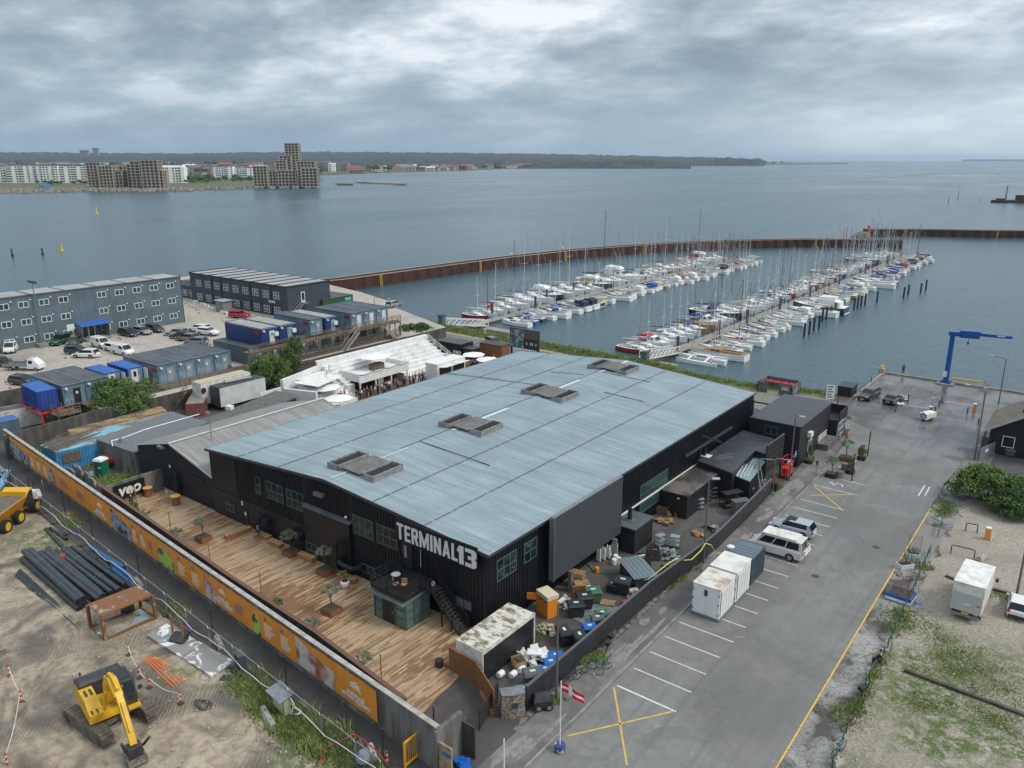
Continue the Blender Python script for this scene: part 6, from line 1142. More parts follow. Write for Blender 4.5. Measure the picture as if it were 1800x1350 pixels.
def gangway(lab,p,q,w=1.5):
 p,q=Vector(p),Vector(q);o=T('gangway',lab,'gangway',p);q=q-p;d=q.normalized();s=Vector((-d.y,d.x,0)).normalized()*w/2;b=B();b.bar((0,0,0),q,w,.12);b.build('deck',JD,o)
 for k in(-1,1):
  b=B();n=8;b.bar(s*k+Vector((0,0,1.3)),q+s*k+Vector((0,0,1.3)),.14);b.bar(s*k,q+s*k,.12,.2)
  for i in range(n+1):a=q*(i/n);b.bar(a+s*k,a+s*k+Vector((0,0,1.3)),.10);
  for i in range(n):b.bar(q*(i/n)+s*k,q*((i+1)/n)+s*k+Vector((0,0,1.3)),.08)
  b.build('truss_side',WHT,o)
p=G(782,573,0);q=G(855,573,-1.4);gangway('white truss gangway leading down to the farther jetty',(p.x,p.y,.4),(q.x,q.y,-1.3));p=G(1130,633,0);q=G(1188,620,-1.4);gangway('white truss gangway leading down to the nearer jetty',(p.x,p.y,.3),(q.x,q.y,-1.35))
o=T('gate_cabinet','grey cabinet at the shore end of the farther gangway','cabinet',G(777,572,0));B().obox((0,0,0),(1.2,1.2,2.2)).build('body',LOWP,o);B().obox((0,0,2.2),(1.4,1.4,.12)).build('lid',DKST,o)
o=T('gate_cabinet','grey cabinet at the shore end of the nearer gangway','cabinet',G(1133,638,0));B().obox((0,0,0),(1.2,1.2,2.0)).build('body',LOWP,o);B().obox((0,0,2.0),(1.4,1.4,.12)).build('lid',DKST,o)
# ================================================================ quay edge, crane
b=B();b.bar((-28.45,123.3,.12),(-28.45,141.6,.12),.35,.24);b.bar((-28.6,141.55,.12),(118,141.55,.12),.35,.24);tag(b.build('quay_edge_beam',mat('edge_timber',(.22,.17,.12),.8,var=(.30,.28,.24),vs=.5,world=True)),kind='structure')
CBU=mat('crane_blue',(.008,.07,.30),.35,var=(.012,.09,.34),vs=1,coat=.3)
p=G(1662,674,0);cr_=T('harbour_crane','blue jib crane standing on the quay edge with boom pointing right','crane',p)
B().obox((0,0,0),(2.6,2.6,.15)).build('base_plate',CONC,cr_);B().obox((0,0,.15),(.75,.75,7.9),.0,0,.85).build('mast',CBU,cr_);a_=R(20)
b=B();d=Vector((math.cos(a_),math.sin(a_),0));b.bar(d*-.6+Vector((0,0,8.3)),d*1.1+Vector((0,0,8.3)),.9,.7);b.build('slewing_head',CBU,cr_);b=B();b.bar(d*1.0+Vector((0,0,8.35)),d*3.7+Vector((0,0,8.3)),1.1,1.15);b.build('hoist_housing',CBU,cr_)
b=B();b.bar(d*3.7+Vector((0,0,8.35)),d*8.3+Vector((0,0,8.15)),.28,.45);b.build('boom',CBU,cr_);b=B();b.tube([d*2.3+Vector((0,0,7.8)),d*2.3+Vector((0,0,7.1))],.03,4);b.lathe([(.02,0),(.14,.1),(.14,.4),(.04,.5)],tuple(d*2.3+Vector((0,0,6.6))),8);b.build('hook',DKST,cr_)
b=B();b.box(-.5,-.62,1.2,.05,-.38,2.1);b.build('control_box',WHT,cr_);[B().bar((.3*i,.3*j,.15),(.75*i,.75*j,.16),.12,.5).build('stiffener',CBU,cr_) for i in(-1,1) for j in(-1,1)];b=B();b.bar(d*6.2+Vector((0,0,8.3))+Vector((d.y,-d.x,0))*.17,d*7.3+Vector((0,0,8.26))+Vector((d.y,-d.x,0))*.17,.02,.18);b.build('rating_plate',WHT,cr_)
# ================================================================ vehicles
TYR=mat('tyre_rubber',(.018,.018,.018),.8);RIM=mat('alloy_rim',(.33,.33,.34),.35,metal=.6);CGL=mat('car_glass',(.012,.016,.02),.05);LRED=mat('tail_lamp',(.4,.01,.01),.25);LWHT=mat('head_lamp',(.6,.62,.65),.15);PLB=mat('bumper_plastic',(.025,.025,.027),.6);PLT=mat('number_plate',(.62,.62,.58),.5);PLTY=mat('yellow_plate',(.7,.5,.05),.5)
PNT={}
def paint(n,c,rough=.28,metal=.0):
 if n not in PNT:PNT[n]=mat('car_paint_'+n,c,rough,metal,coat=.6)
 return PNT[n]
def wheel(o,x,y,r,w=.2,rim=None):
 b=B();s=1 if y>0 else-1;q=[(x+r*math.cos(a),y-w/2,r+r*math.sin(a)) for a in[k*math.pi/7 for k in range(14)]];b.ext(q,(0,w,0));t_=b.build('tyre',TYR,o)
 b=B();q=[(x+r*.62*math.cos(a),y+s*(w/2-.02),r+r*.62*math.sin(a)) for a in[k*math.pi/5 for k in range(10)]];b.ext(q,(0,s*.03,0));b.build('rim',rim or RIM,t_)
def car(label,x,y,z,rz,pm,L=4.3,W_=1.78,H=1.48,style='hatch',group=None,roofm=None,plate=None):
 o=T({'van':'parked_van','mini':'parked_car'}.get(style,'parked_car'),label,{'van':'van'}.get(style,'car'),(x,y,z),rz,group)
 h=W_/2;r=.33 if style!='van' else .36
 P_={'hatch':[(0,.42,.80,.90),(.03,.24,.95,.96),(.2,.22,.98,1),(.5,.22,.95,1),(.70,.22,.92,.99),(.85,.24,.82,.96),(.96,.26,.70,.90),(1,.36,.58,.80)],'saloon':[(0,.42,.82,.88),(.03,.24,.95,.95),(.2,.22,.98,1),(.5,.22,.94,1),(.70,.22,.92,.99),(.85,.24,.82,.96),(.96,.26,.70,.9),(1,.36,.56,.8)],'suv':[(0,.5,.95,.92),(.02,.32,1.1,.97),(.2,.30,1.12,1),(.5,.3,1.1,1),(.72,.3,1.06,.99),(.88,.3,.98,.97),(.97,.34,.85,.92),(1,.45,.7,.84)],'van':[(0,.4,1.0,.95),(.01,.25,1.15,.99),(.2,.24,1.15,1),(.5,.24,1.15,1),(.78,.24,1.13,1),(.90,.26,1.02,.97),(.975,.3,.85,.92),(1,.42,.68,.84)]}[style if style in('saloon','suv','van') else 'hatch']
 b=B();b.loft([[(-L/2+f*L,-h*w,zs+.12),(-L/2+f*L,-h*w*.86,zs),(-L/2+f*L,h*w*.86,zs),(-L/2+f*L,h*w,zs+.12),(-L/2+f*L,h*w,zt-.16),(-L/2+f*L,h*w*.9,zt),(-L/2+f*L,-h*w*.9,zt),(-L/2+f*L,-h*w,zt-.16)] for f,zs,zt,w in P_]);bd=b.build('body',pm,o)
 C_={'hatch':(.02,.10,.55,.72),'saloon':(.12,.28,.55,.70),'suv':(.01,.06,.57,.72),'van':(.003,.02,.70,.86)}[style if style in('saloon','suv','van') else 'hatch'];zb=P_[3][2]-.04
 X=[-L/2+f*L for f in C_];tw=.78 if style!='van' else .86;hm=H-.05;b=B()
 bt=[(X[0],-h*.9,zb),(X[3],-h*.88,zb-.03),(X[3],h*.88,zb-.03),(X[0],h*.9,zb)];tp=[(X[1],-h*tw,hm),(X[2],-h*tw,hm),(X[2],h*tw,hm),(X[1],h*tw,hm)];b.loft([bt,tp]);gh=b.build('cabin_frame',pm if style=='van' else BLKP,o)
 def quadg(p,q,r_,s,ins,nm,off):
  p,q,r_,s=map(Vector,(p,q,r_,s));c=(p+q+r_+s)/4;n=(q-p).cross(s-p).normalized();n=n if n.dot(c-Vector((0,0,.9)))>0 else-n;vs=[v.lerp(c,ins)+n*off for v in(p,q,r_,s)];g=B();g.ext(vs,n*.012);g.build(nm,CGL,gh)
 L3=lambda a,b_,t:tuple(Vector(a).lerp(Vector(b_),t))
 quadg(bt[1],bt[2],tp[2],tp[1],.10,'windscreen',.004);quadg(bt[3],bt[0],tp[0],tp[3],.14,'rear_window',.004)
 for i0,i1 in((0,1),(3,2)):
  cuts=(.06,.40,.68,.96) if style!='van' else(.05,.36,.66,.97)
  for a,c_ in zip(cuts,cuts[1:]):
   if style=='van' and label.find('panel')>=0 and a<.6:continue
   p,q=L3(bt[i0],bt[i1],a+.01),L3(bt[i0],bt[i1],c_-.01);s,r_=L3(tp[i0],tp[i1],a+.01),L3(tp[i0],tp[i1],c_-.01);p=L3(p,s,.10 if style!='van' else .12);q=L3(q,r_,.10);quadg(p,q,L3(q,r_,.90),L3(p,s,.90),.03,'side_window',.004)
 if style!='van':
  for i0,i1 in((0,1),(3,2)):n_=Vector((0,-.02 if i0==0 else .02,.01));b=B();b.ext([Vector(L3(bt[i0],bt[i1],0)),Vector(L3(bt[i0],bt[i1],.17)),Vector(L3(tp[i0],tp[i1],.09)),Vector(L3(tp[i0],tp[i1],0))],n_);b.build('rear_pillar',pm,gh)
 b=B();b.loft([[(X[1]-.04,-h*tw-.01,hm+.001),(X[2]+.03,-h*tw-.01,hm+.001),(X[2]+.03,h*tw+.01,hm+.001),(X[1]-.04,h*tw+.01,hm+.001)],[(X[1]+.08,-h*tw+.1,hm+.06),(X[2]-.12,-h*tw+.1,hm+.06),(X[2]-.12,h*tw-.1,hm+.06),(X[1]+.08,h*tw-.1,hm+.06)]]);b.build('roof',roofm or pm,o)
 for sx_ in(L*.31,-L*.295):
  for sy_ in(-1,1):wheel(o,sx_,sy_*(h-.09),r);b=B();q=[(sx_+(r+.07)*math.cos(a),sy_*(h-.015),r+(r+.07)*math.sin(a)) for a in[k*math.pi/8 for k in range(9)]];b.ext(q,(0,sy_*.02,0));b.build('wheel_arch',PLB,bd)
 for sy_ in(-1,1):
  f=P_[-2];b=B();b.box(L/2-.22,sy_*h*.72-.16,f[2]-.16,L/2-.045,sy_*h*.72+.13,f[2]-.0);b.build('headlight',LWHT,o);b=B();b.box(-L/2-.0,sy_*h*.80-.10,P_[1][2]-.33,-L/2+.13,sy_*h*.80+.1,P_[1][2]-.03);b.build('tail_light',LRED,o)
  b=B();b.obox((X[3]-.12,sy_*(h+.09),zb+.0),(.12,.2,.14),0);b.build('wing_mirror',pm,o)
 b=B();b.box(L/2-.09,-h*.7,.3,L/2+.01,h*.7,.46);b.build('grille',PLB,o);b=B();b.box(-L/2-.02,-h*.8,.3,-L/2+.05,h*.8,.5);b.build('rear_bumper',pm if style!='mini' else PLB,o);b=B();b.box(-L/2-.035,-.26,.56,-L/2-.0,.26,.67);b.box(L/2+.0,-.26,.36,L/2+.03,.26,.46);b.build('plate',plate or PLT,o)
 return o
SIL=paint('silver_blue',(.42,.47,.52),.3,.3);VWH=paint('white',(.72,.72,.71));CRM=paint('cream',(.58,.57,.53));BLKP=paint('black',(.012,.013,.016),.2);DGY=paint('graphite',(.07,.07,.075),.25,.3);BRG=paint('brown_grey',(.17,.15,.135),.3,.3);NVP=paint('navy',(.012,.02,.05),.2);REDC=paint('red',(.42,.015,.02));GRNC=paint('green',(.02,.09,.035));SLV=paint('silver',(.36,.38,.40),.3,.4);GRB=paint('green_grey',(.16,.20,.20),.3,.2)
v=car('pale beige camper van parked nose-in beside the dark container',-20.55,67.25,0,math.pi,CRM,4.95,1.92,2.02,'van');b=B();[b.bar((-2.55,y,.9),(-2.75,y,1.5),.05) for y in(-.5,.5)];b.bar((-2.78,-.75,1.0),(-2.78,.75,1.0),.12,.06);b.bar((-2.72,-.75,1.25),(-2.72,.75,1.25),.1,.05);b.build('bike_rack',WHT,v);b=B();b.box(-1.9,-.82,2.0,1.2,.82,2.12);b.build('pop_top',WHD,v)
car('silver-blue hatchback with dark sunroof parked beside the camper van',-20.8,72.3,0,math.pi,SIL,4.28,1.8,1.48,'hatch');g=B();g.box(-20.4,71.75,1.488,-19.3,72.85,1.512)
hc=bpy.data.objects[[o_.name for o_ in C.objects if o_.get('label','').startswith('silver-blue hatch')][0]];b=B();b.box(-.35,-.5,1.492,.55,.5,1.508);b.build('sunroof',CGL,hc)
car('black estate-like people carrier parked facing us at the quay corner',-26.6,124.3,0,R(-100),BLKP,4.6,1.8,1.55,'suv');car('black fastback with red tail lamps parked right of the other quay car',-23.2,124.4,0,R(84),BLKP,4.5,1.75,1.32,'saloon')
car('white mini hatchback with black glass tailgate at the right edge of the photo',-1.6,69.2,0.03,R(92),VWH,3.5,1.62,1.47,'mini')
g='cars parked on the left gravel lot';TZ=2.5
LC=[(21,618,'white panel van standing alone at the left edge of the gravel lot',VWH,'van',-35,4.3,1.85),(107,605,'dark green off-roader parked before the blue canopy',GRNC,'suv',-65,4.0,1.9),(132,606,'dark grey car right of the green off-roader',DGY,'suv',-40,4.4,1.55),(178,610,'white panel van in the middle of the gravel lot',VWH,'van',0,4.4,1.85),(138,622,'dark navy estate beside the white hatchback',NVP,'hatch',25,4.5,1.5),(152,628,'white hatchback pointing left in the gravel lot',VWH,'hatch',212,4.4,1.5),(203,617,'white car half behind a white panel van',VWH,'hatch',10,4.4,1.5),(217,623,'white panel van beside the light blue cabins',VWH,'van',5,4.5,1.85),(5,643,'black car cut by the left edge of the photo',BLKP,'hatch',20,4.4,1.45),(43,676,'black estate behind the dark roofed cabin',BLKP,'hatch',20,4.6,1.5),(226,590,'black estate by the entrance, leftmost of three side by side',BLKP,'hatch',5,4.7,1.48),(251,587,'silver-white hatchback between two dark cars by the block',SLV,'hatch',5,4.2,1.5),(273,583,'dark grey car, rightmost of three near the cabin block',DGY,'hatch',8,4.4,1.5),(311,590,'silver car at the left of the lot cluster',SLV,'hatch',205,4.4,1.5),(319,595,'black-green car second in the lot cluster',BLKP,'hatch',205,4.4,1.5),(329,599,'brown-grey estate third in the lot cluster',BRG,'hatch',200,4.5,1.5),(345,606,'green-grey car nearest the light blue cabins in the lot cluster',GRB,'hatch',210,4.3,1.5),(350,583,'white estate at the back of the lot cluster',VWH,'suv',200,4.4,1.55),(366,589,'white sports utility car at the right of the lot cluster',VWH,'suv',15,4.5,1.55),(422,559,'red car standing alone before the dark cabin block',REDC,'suv',25,4.5,1.6)]
for px,py,lab,pm,st,rz,L,H in LC:p=G(px,py,TZ);car(lab,p.x,p.y,TZ,R(rz),pm,L,1.8,H,st,g)
p=G(862,608,0);car('black car parked by the dark screen near the marina path',p.x,p.y+1,0,R(-25),BLKP,4.6,1.8,1.48,'hatch');p=G(704,560,0);car('silver car mostly hidden behind the right end of the walkway',p.x-2,p.y,2.5,R(100),SLV,4.4,1.8,1.5)
p=G(45,650,TZ);o=T('flatbed_truck','small white flatbed truck with long grey load bed','truck',p,R(35));b=B();b.loft([[(.9,-.85,.4),(2.9,-.85,.4),(2.9,.85,.4),(.9,.85,.4)],[(.9,-.85,1.1),(2.8,-.83,1.05),(2.8,.83,1.05),(.9,.85,1.1)],[(1.0,-.75,1.95),(1.9,-.75,1.95),(1.9,.75,1.95),(1.0,.75,1.95)]]);b.build('cab',VWH,o);b=B();b.box(1.2,-.84,1.2,1.8,.84,1.7);b.build('cab_window',CGL,o);b=B();b.box(-3.2,-.95,.75,.85,.95,.85);[b.box(-3.2,y,.85,.85,y+.05,1.2) for y in(-.95,.9)];b.box(.8,-.95,.85,.88,.95,1.9);b.build('load_bed',STEEL,o);[wheel(o,x,y,.33) for x in(2.2,-1.9) for y in(-.75,.75)]
p=G(1672,1069.7,.6).lerp(G(1724,1090.6,.6),.5);o=T('box_truck','white box truck with dirty roof parked on the gravel, seen from behind','truck',(p.x,p.y+2.3,0.03),R(88));b=B();b.box(-2.3,-1.08,.75,2.1,1.08,3.15);b.build('box_body',WHD,o);b=B();b.box(-2.35,-1.1,3.153,2.15,1.1,3.2);b.build('roof',mat('dirty_roof_white',(.72,.72,.70),.6,var=(.50,.49,.46),vs=1.3,vr=(.4,.7)),o)
b=B();b.box(-2.36,-1.0,.8,-2.31,1.0,2.35);tl=b.build('tail_lift',mat('lift_grey',(.42,.43,.42),.5),o);B().box(-2.38,-.25,1.4,-2.361,.2,1.5).build('notice',WHT,tl);b=B();b.box(-2.38,-.95,1.5,-2.361,-.7,1.6);b.build('red_sticker',REDP,tl);b=B();b.box(-2.5,-1.0,.45,-2.3,1.0,.6);[b.box(-2.42,y,.3,-2.36,y+.3,.42) for y in(-.95,.6)];b.build('rear_bumper',STEEL,o);b=B();b.box(-2.42,-.25,.62,-2.39,.25,.74);b.build('plate',PLTY,o)
b=B();b.loft([[(2.2,-1.0,.4),(4.1,-1.0,.4),(4.1,1.0,.4),(2.2,1.0,.4)],[(2.2,-1.0,1.3),(4.0,-.95,1.2),(4.0,.95,1.2),(2.2,1.0,1.3)],[(2.2,-.9,2.2),(3.1,-.85,2.2),(3.1,.85,2.2),(2.2,.9,2.2)]]);b.build('cab',VWH,o);b=B();[b.box(3.1,y,1.4,3.3,y+.2,1.7) for y in(-1.35,1.15)];b.build('mirror',PLB,o);b=B();b.box(-2.2,-.5,.4,3.5,.5,.74);b.build('chassis',PLB,o);[wheel(o,x,y,.36,.25) for x in(3.1,-1.3) for y in(-.9,.9)]
def reefer(label,x0,x1,y0,y1,H,dirty):
 o=T('refrigerated_container',label,'container',((x0+x1)/2,(y0+y1)/2,0));hx,hy_=(x1-x0)/2,(y1-y0)/2;b=B();b.box(-hx+.04,-hy_+.04,.22,hx-.04,hy_-.04,H-.03);b.build('wall',WHT,o);b=B();b.box(-hx,-hy_,H-.06,hx,hy_,H);b.build('roof',dirty,o);b=B();b.box(-hx-.02,-hy_-.02,.02,hx+.02,hy_+.02,.21);b.build('base_frame',mat('slate_base',(.14,.17,.19),.6),o)
 for k in range(5):yy=-hy_+.3+k*(2*hy_-.5)/5;B().box(hx-.04,yy,.4,hx+.0,yy+(2*hy_)/7,H-.25).build('side_panel',WHT,o);b=B();b.box(hx-.039,yy-.09,.4,hx-.01,yy-.05,H-.25);b.build('panel_joint',DKST,o)
 for s_ in(-1,1):b=B();b.box(min(0,s_*(hx-.08))+.01,-hy_-.0,.28,max(0,s_*(hx-.08))-.01,-hy_+.045,H-.12);d_=b.build('door_leaf',WHT,o);b=B();[b.box(s_*(hx-.12)-.04,-hy_-.03,z,s_*(hx-.12)+.04,-hy_-.001,z+.14) for z in(.5,1.4,2.2)];b.build('hinge',DKST,d_)
 b=B();b.box(-.15,-hy_-.05,H-.85,.12,-hy_-.002,H-.35);b.build('control_unit',DKST,o);return o
reefer('white refrigerated container with brown-stained roof, nearer of the two',-22.5,-20.15,53.1,56.15,2.8,mat('brown_stained_roof',(.62,.60,.55),.7,var=(.33,.25,.17),vs=.9,vr=(.44,.62),detail=8));reefer('white refrigerated container with paler roof, farther of the two',-22.5,-20.1,56.3,59.4,2.9,mat('grey_stained_roof',(.66,.65,.60),.7,var=(.45,.43,.37),vs=.9,vr=(.44,.66),detail=8))
shipbox('short dark blue-grey container behind the two white ones',-21.4,61.6,0,3.0,2.3,2.5,R(90),mat('slate_container',(.07,.095,.12),.5,var=(.05,.07,.09),vs=1),mat('slate_container_roof',(.11,.14,.17),.5));b=B();b.lathe([(.3,0),(.34,.08),(.1,.2)],(0,0,0),10);tag(b.build('white_dome',WHT,loc=(-22.3,60.2,2.95)),'small white dome lying on the edge of the container roofs','dome')
# ================================================================ the yard between hall and black fence
fpts=[G(925,1249),G(1010,1175),G(1080,1112),G(1142,1057),G(1239,984),G(1262,964),G(1354,869)]
wallrun('black_fence','long black timber panel fence along the pavement',fpts,1.8,.07,mat('fence_black',(.02,.022,.028),.55,var=(.035,.037,.043),vs=1.5,stretch=(.4,.4,6),world=True),'fence',el=2.3,capm=mat('fence_cap',(.10,.10,.105),.6))
o=at(T('led_screen','huge blank grey outdoor screen mounted high on the hall long side','screen',(-32.4,53.3,0)));b=B();b.box(-32.65,47.8,1.9,-32.2,58.7,7.45);b.build('cabinet',mat('screen_face',(.045,.052,.06),.55,var=(.055,.063,.07),vs=3,world=True),o);b=B();[b.box(-32.2,47.8,z,-32.175,58.7,z+.05) for z in[1.95+.34*k for k in range(17)]];b.build('louvre_line',mat('screen_line',(.052,.06,.068),.5),o)
b=B();b.box(-32.66,47.7,1.85,-32.15,47.79,7.5);b.box(-32.6,47.8,7.46,-32.2,58.7,7.53);b.build('edge_frame',STEEL,o);[B().bar((-32.0,y,0),(-32.0,y,1.9),.35).build('post',STEEL,o) for y in(50.0,57.3)];b=B();[b.bar((-33.4,y,6.5),(-32.6,y,6.5),.15) for y in(49,53,57.5)];b.build('bracket',DKST,o);at()
o=at(T('white_rusty_container','black-sided container with rusty white roof at the near hall corner','container',(-32.3,38.9,0)));b=B();b.box(-34.6,36.05,.05,-30.1,41.9,2.55) if False else b.box(-32.4,36.1,.05,-30.1,42.0,2.55);b.build('wall',BKP,o)
RWH=mat('rusty_white_roof',(.60,.58,.51),.7,var=(.20,.16,.10),vs=1.3,vr=(.46,.60),detail=9,stretch=(1,1.6,1),bump=.3);b=B();b.box(-32.45,36.05,2.553,-30.05,42.05,2.62);[b.box(-32.3,36.4+k*.6,2.62,-30.2,36.65+k*.6,2.65) for k in range(9)];b.build('roof',RWH,o);b=B();b.box(-32.46,36.0,.2,-30.04,36.09,2.6);b.box(-30.3,42.01,.0,-30.0,42.12,2.6);b.box(-30.09,36.05,2.3,-30.03,42.0,2.55);b.build('end_frame',WHD,o);at()
wallrun('timber_screen','slatted brown timber screen around the near yard corner',[(-32.9,35.75),(-30.4,35.7),(-27.4,34.0)],1.9,.08,mat('slatted_larch',(.27,.125,.05),.7,var=(.20,.09,.035),vs=2.5,stretch=(6,6,.4),world=True),'screen',el=.14)
wallrun('planter_trough','long low timber trough with dark soil below the screen',[G(786,1172),G(836,1201)],.4,.4,CEDAR,'planter');wallrun('planter_trough','low timber trough with green leaves beside the stone-filled cage',[G(846,1222),G(866,1258)],.4,.35,CEDAR,'planter')
o=at(T('gabion_gatepost','cage of rounded stones with zinc cap and small sign at the yard corner','gabion',G(948,1268,0)));p,q=G(882,1264,0),G(923,1258,0);d=(q-p).normalized();n_=Vector((-d.y,d.x,0));GAB=mat('caged_stone',(.12,.105,.085),.9,var=(.34,.29,.22),vs=7,vr=(.42,.6),detail=2,bump=1,bs=7)
m=p.lerp(q,.5)-n_*.15;b=B();b.prism([(v_.x,v_.y) for v_ in(p,m,q,q+n_*.7,p+n_*.7)],0,1.75);b.build('stones',GAB,o);b=B();b.prism([(v_.x,v_.y) for v_ in(p-n_*.04,m-n_*.05,q-n_*.04,q+n_*.75,p+n_*.75)],1.753,1.8);b.build('cap',ZINC,o);b=B();c_=p.lerp(q,.55)-n_*.2;b.obox((c_.x,c_.y,.85),(.42,.04,.36),math.atan2(d.y,d.x));b.build('sign',mat('slate_sign',(.03,.06,.08),.4),o);at()
o=T('open_gate','open black steel gate leaf with small white notices','gate',G(843,1284,0));q=G(872,1240,0)-G(840,1290,0);q.z=0;b=B();[b.bar(Vector((0,0,z)),q+Vector((0,0,z)),.05) for z in(.1,1.5)];[b.bar(q*t+Vector((0,0,0)),q*t+Vector((0,0,1.55)),.06) for t in(0,1)];b.build('frame',BLK,o);b=B();b.bar(q*.02+Vector((0,0,.8)),q*.98+Vector((0,0,.8)),.015,1.3);b.build('mesh_infill',mat('mesh_black',(.03,.03,.032),.7,alpha=.55),o);b=B();d=q.normalized();n_=Vector((d.y,-d.x,0))*.03;b.bar(q*.5+n_+Vector((0,0,1.1)),q*.85+n_+Vector((0,0,1.1)),.02,.5);b.build('notice_board',BLK,o)
def annex(name,label,x0,x1,y0,y1,H,wm,rm,cat='shed',over=.08):
 o=at(T(name,label,cat,((x0+x1)/2,(y0+y1)/2,0)));b=B();b.box(x0,y0,0,x1,y1,H);b.build('wall',wm,o);b=B();b.box(x0-over*.2,y0-over,H+.003,x1+over,y1+over,H+.08);b.build('roof',rm,o);return o
o=annex('boiler_shed','small black shed with grey roof and round chimney beside the big screen',-33.3,-30.85,58.9,62.4,2.45,BKP,mat('slate_grey_roof',(.10,.115,.12),.6,var=(.075,.085,.09),vs=2));b=B();b.cyl(-32.3,60.5,2.5,3.7,.22,10,.2);b.build('chimney',BKP,o);b=B();b.box(-32.75,60.05,2.535,-31.85,60.95,2.58);b.build('flashing',ZINC,o);b=B();b.box(-32.2,58.84,.1,-31.3,58.9,2.0);b.build('door',BKP,o);at()
o=annex('long_black_shed','long black shed with rust-stained puddled roof in the yard',-33.3,-30.25,68.6,77.2,2.5,BKP,mat('puddled_roof',(.05,.048,.045),.35,var=(.16,.145,.13),vs=.5,vr=(.44,.62),var2=(.20,.07,.03),v2s=.33,v2r=(.62,.68),world=True));b=B();b.lathe([(.12,0),(.12,.05)],(0,0,0),8);b.v=[(-31.2+p_[0],68.55-p_[2],2.1+p_[1]) for p_ in b.v];b.build('vent',WHT,o);at()
rl=[Q(1225,810,3.2),Q(1286.7,832.5,3.2),Q(1327.5,793,3.2),Q(1345,799,3.2),Q(1360,771.7,3.2),Q(1306.7,756.7,3.2)]
o=at(T('flat_roof_annexe','low black flat-roofed annexe with notched corner beside the hall','annexe',(-30.5,83,0)));slab(o,'wall',[v_.lerp(sum(rl,Vector())/6,.01) for v_ in rl],.02,3.15,BKP);slab(o,'roof',rl,3.153,3.28,BKR);b=B();b.box(-33.2,78.0,3.285,-32.2,79.0,3.33);b.build('pad',WHD,o);b=B();b.cyl(-32.9,78.4,3.3,4.4,.18,10);b.build('chimney',BKP,o);at()
def ladder(label,p,q,w=.45,n=8,m=STEEL,side=Vector((0,1,0))):
 p,q=Vector(p),Vector(q);o=T('ladder',label,'ladder',p);q=q-p;s=side.normalized()*w/2
 for k in(-1,1):B().bar(s*k,q+s*k,.05).build('rail',m,o)
 b=B();[b.bar(q*((i+.5)/n)-s,q*((i+.5)/n)+s,.04) for i in range(n)];b.build('rungs',m,o)
ladder('aluminium ladder lying on the flat roof nearest the hall',(-31.8,78.3,3.33),(-30.6,80.9,3.33));ladder('short ladder lying beside another on the flat roof',(-31.2,78.2,3.33),(-30.2,80.0,3.33));
o=at(T('roof_frame','green-framed loose window lying on the flat roof','window frame',(-32,79.5,3.3)));b=B();[b.bar(a,c_,.06) for a,c_ in zip([(-32.6,79.2,3.34),(-31.6,78.9,3.34),(-31.3,80.3,3.34),(-32.3,80.7,3.34)],[(-31.6,78.9,3.34),(-31.3,80.3,3.34),(-32.3,80.7,3.34),(-32.6,79.2,3.34)])];b.build('frame',TEAL,o);at()
c=[Q(1290,835,2.5),Q(1318,846,2.5),Q(1345,812,2.5),Q(1330,797,2.5)];o=at(T('blue_roof_container','container with faded blue ribbed roof under ladders in the roof notch','container',(c[0].x,c[0].y,0)));slab(o,'wall',c,.02,2.4,BKP);slab(o,'roof',c,2.403,2.5,mat('blue_ribbed_roof',(.20,.33,.40),.6,var=(.20,.19,.14),vs=1.6,stretch=(6,.5,1),world=True));at()
for i,(a,c_) in enumerate((((1292,835),(1305,812)),((1298,838),(1311,815)),((1310,838),(1327,808)))):ladder('pale lattice ladder propped on the blue ribbed roof, %s from the left'%ordw(i+1),Q(*a,2.55),Q(*c_,2.9),.35,9,MAL,Vector((1,0,0)))
ladder('long grey ladder leaning near the fence end',Q(1341,862,1.4),Q(1331,808,3.2),.4,10,STEEL,Vector((1,.3,0)))
p,q=G(1345,835,1.9),G(1377,810,1.9);o=at(T('screen_wall','tall black slatted screen wall on the edge of the flat roof annexe','wall',(p.x,p.y,0)));p0=Q(1347.5,784,5.2);q0=Q(1377.5,762.5,5.2);b=B();b.ext([(p0.x,p0.y,1.9),(q0.x,q0.y,1.9),(q0.x,q0.y,5.2),(p0.x,p0.y,5.2)],(.14,0,0));b.build('panel',BKP,o);b=B();[b.bar((p0.x+.16,p0.y,z),(q0.x+.16,q0.y,z),.04,.03) for z in(2.7,3.5,4.3)];b.bar((p0.x+.07,p0.y,5.23),(q0.x+.07,q0.y,5.23),.2,.06);b.build('slat_joint',DKST,o);b=B();[b.bar((x.x,x.y,0),(x.x,x.y,1.95),.14) for x in(p0,q0)];b.build('post',BKP,o);at()
o=at(T('black_house','two storey black clubhouse with dark felt roof and white doors','building',(-29,95.5,0)));hx0,hx1,hy0,hy1,hh=-32.0,-26.05,89.6,101.6,4.95
b=B();b.box(hx0,hy0,0,hx1,hy1,hh);b.build('wall',BKP,o);b=B();b.box(hx0-.15,hy0-.15,hh+.003,hx1+.12,hy1+.15,hh+.14);b.build('roof',BKR,o);b=B();b.box(hx1-.5,hy1,0,hx1+1.0,105.2,2.6);b.build('porch',BKP,o);b=B();b.box(hx1-1.5,101.7,2.6,hx1+1.2,105.4,2.75);b.box(hx1+1.1,101.7,2.75,hx1+1.2,105.4,3.9);b.box(hx1-1.5,105.3,2.75,hx1+1.1,105.4,3.9);b.build('balcony',BKP,o)
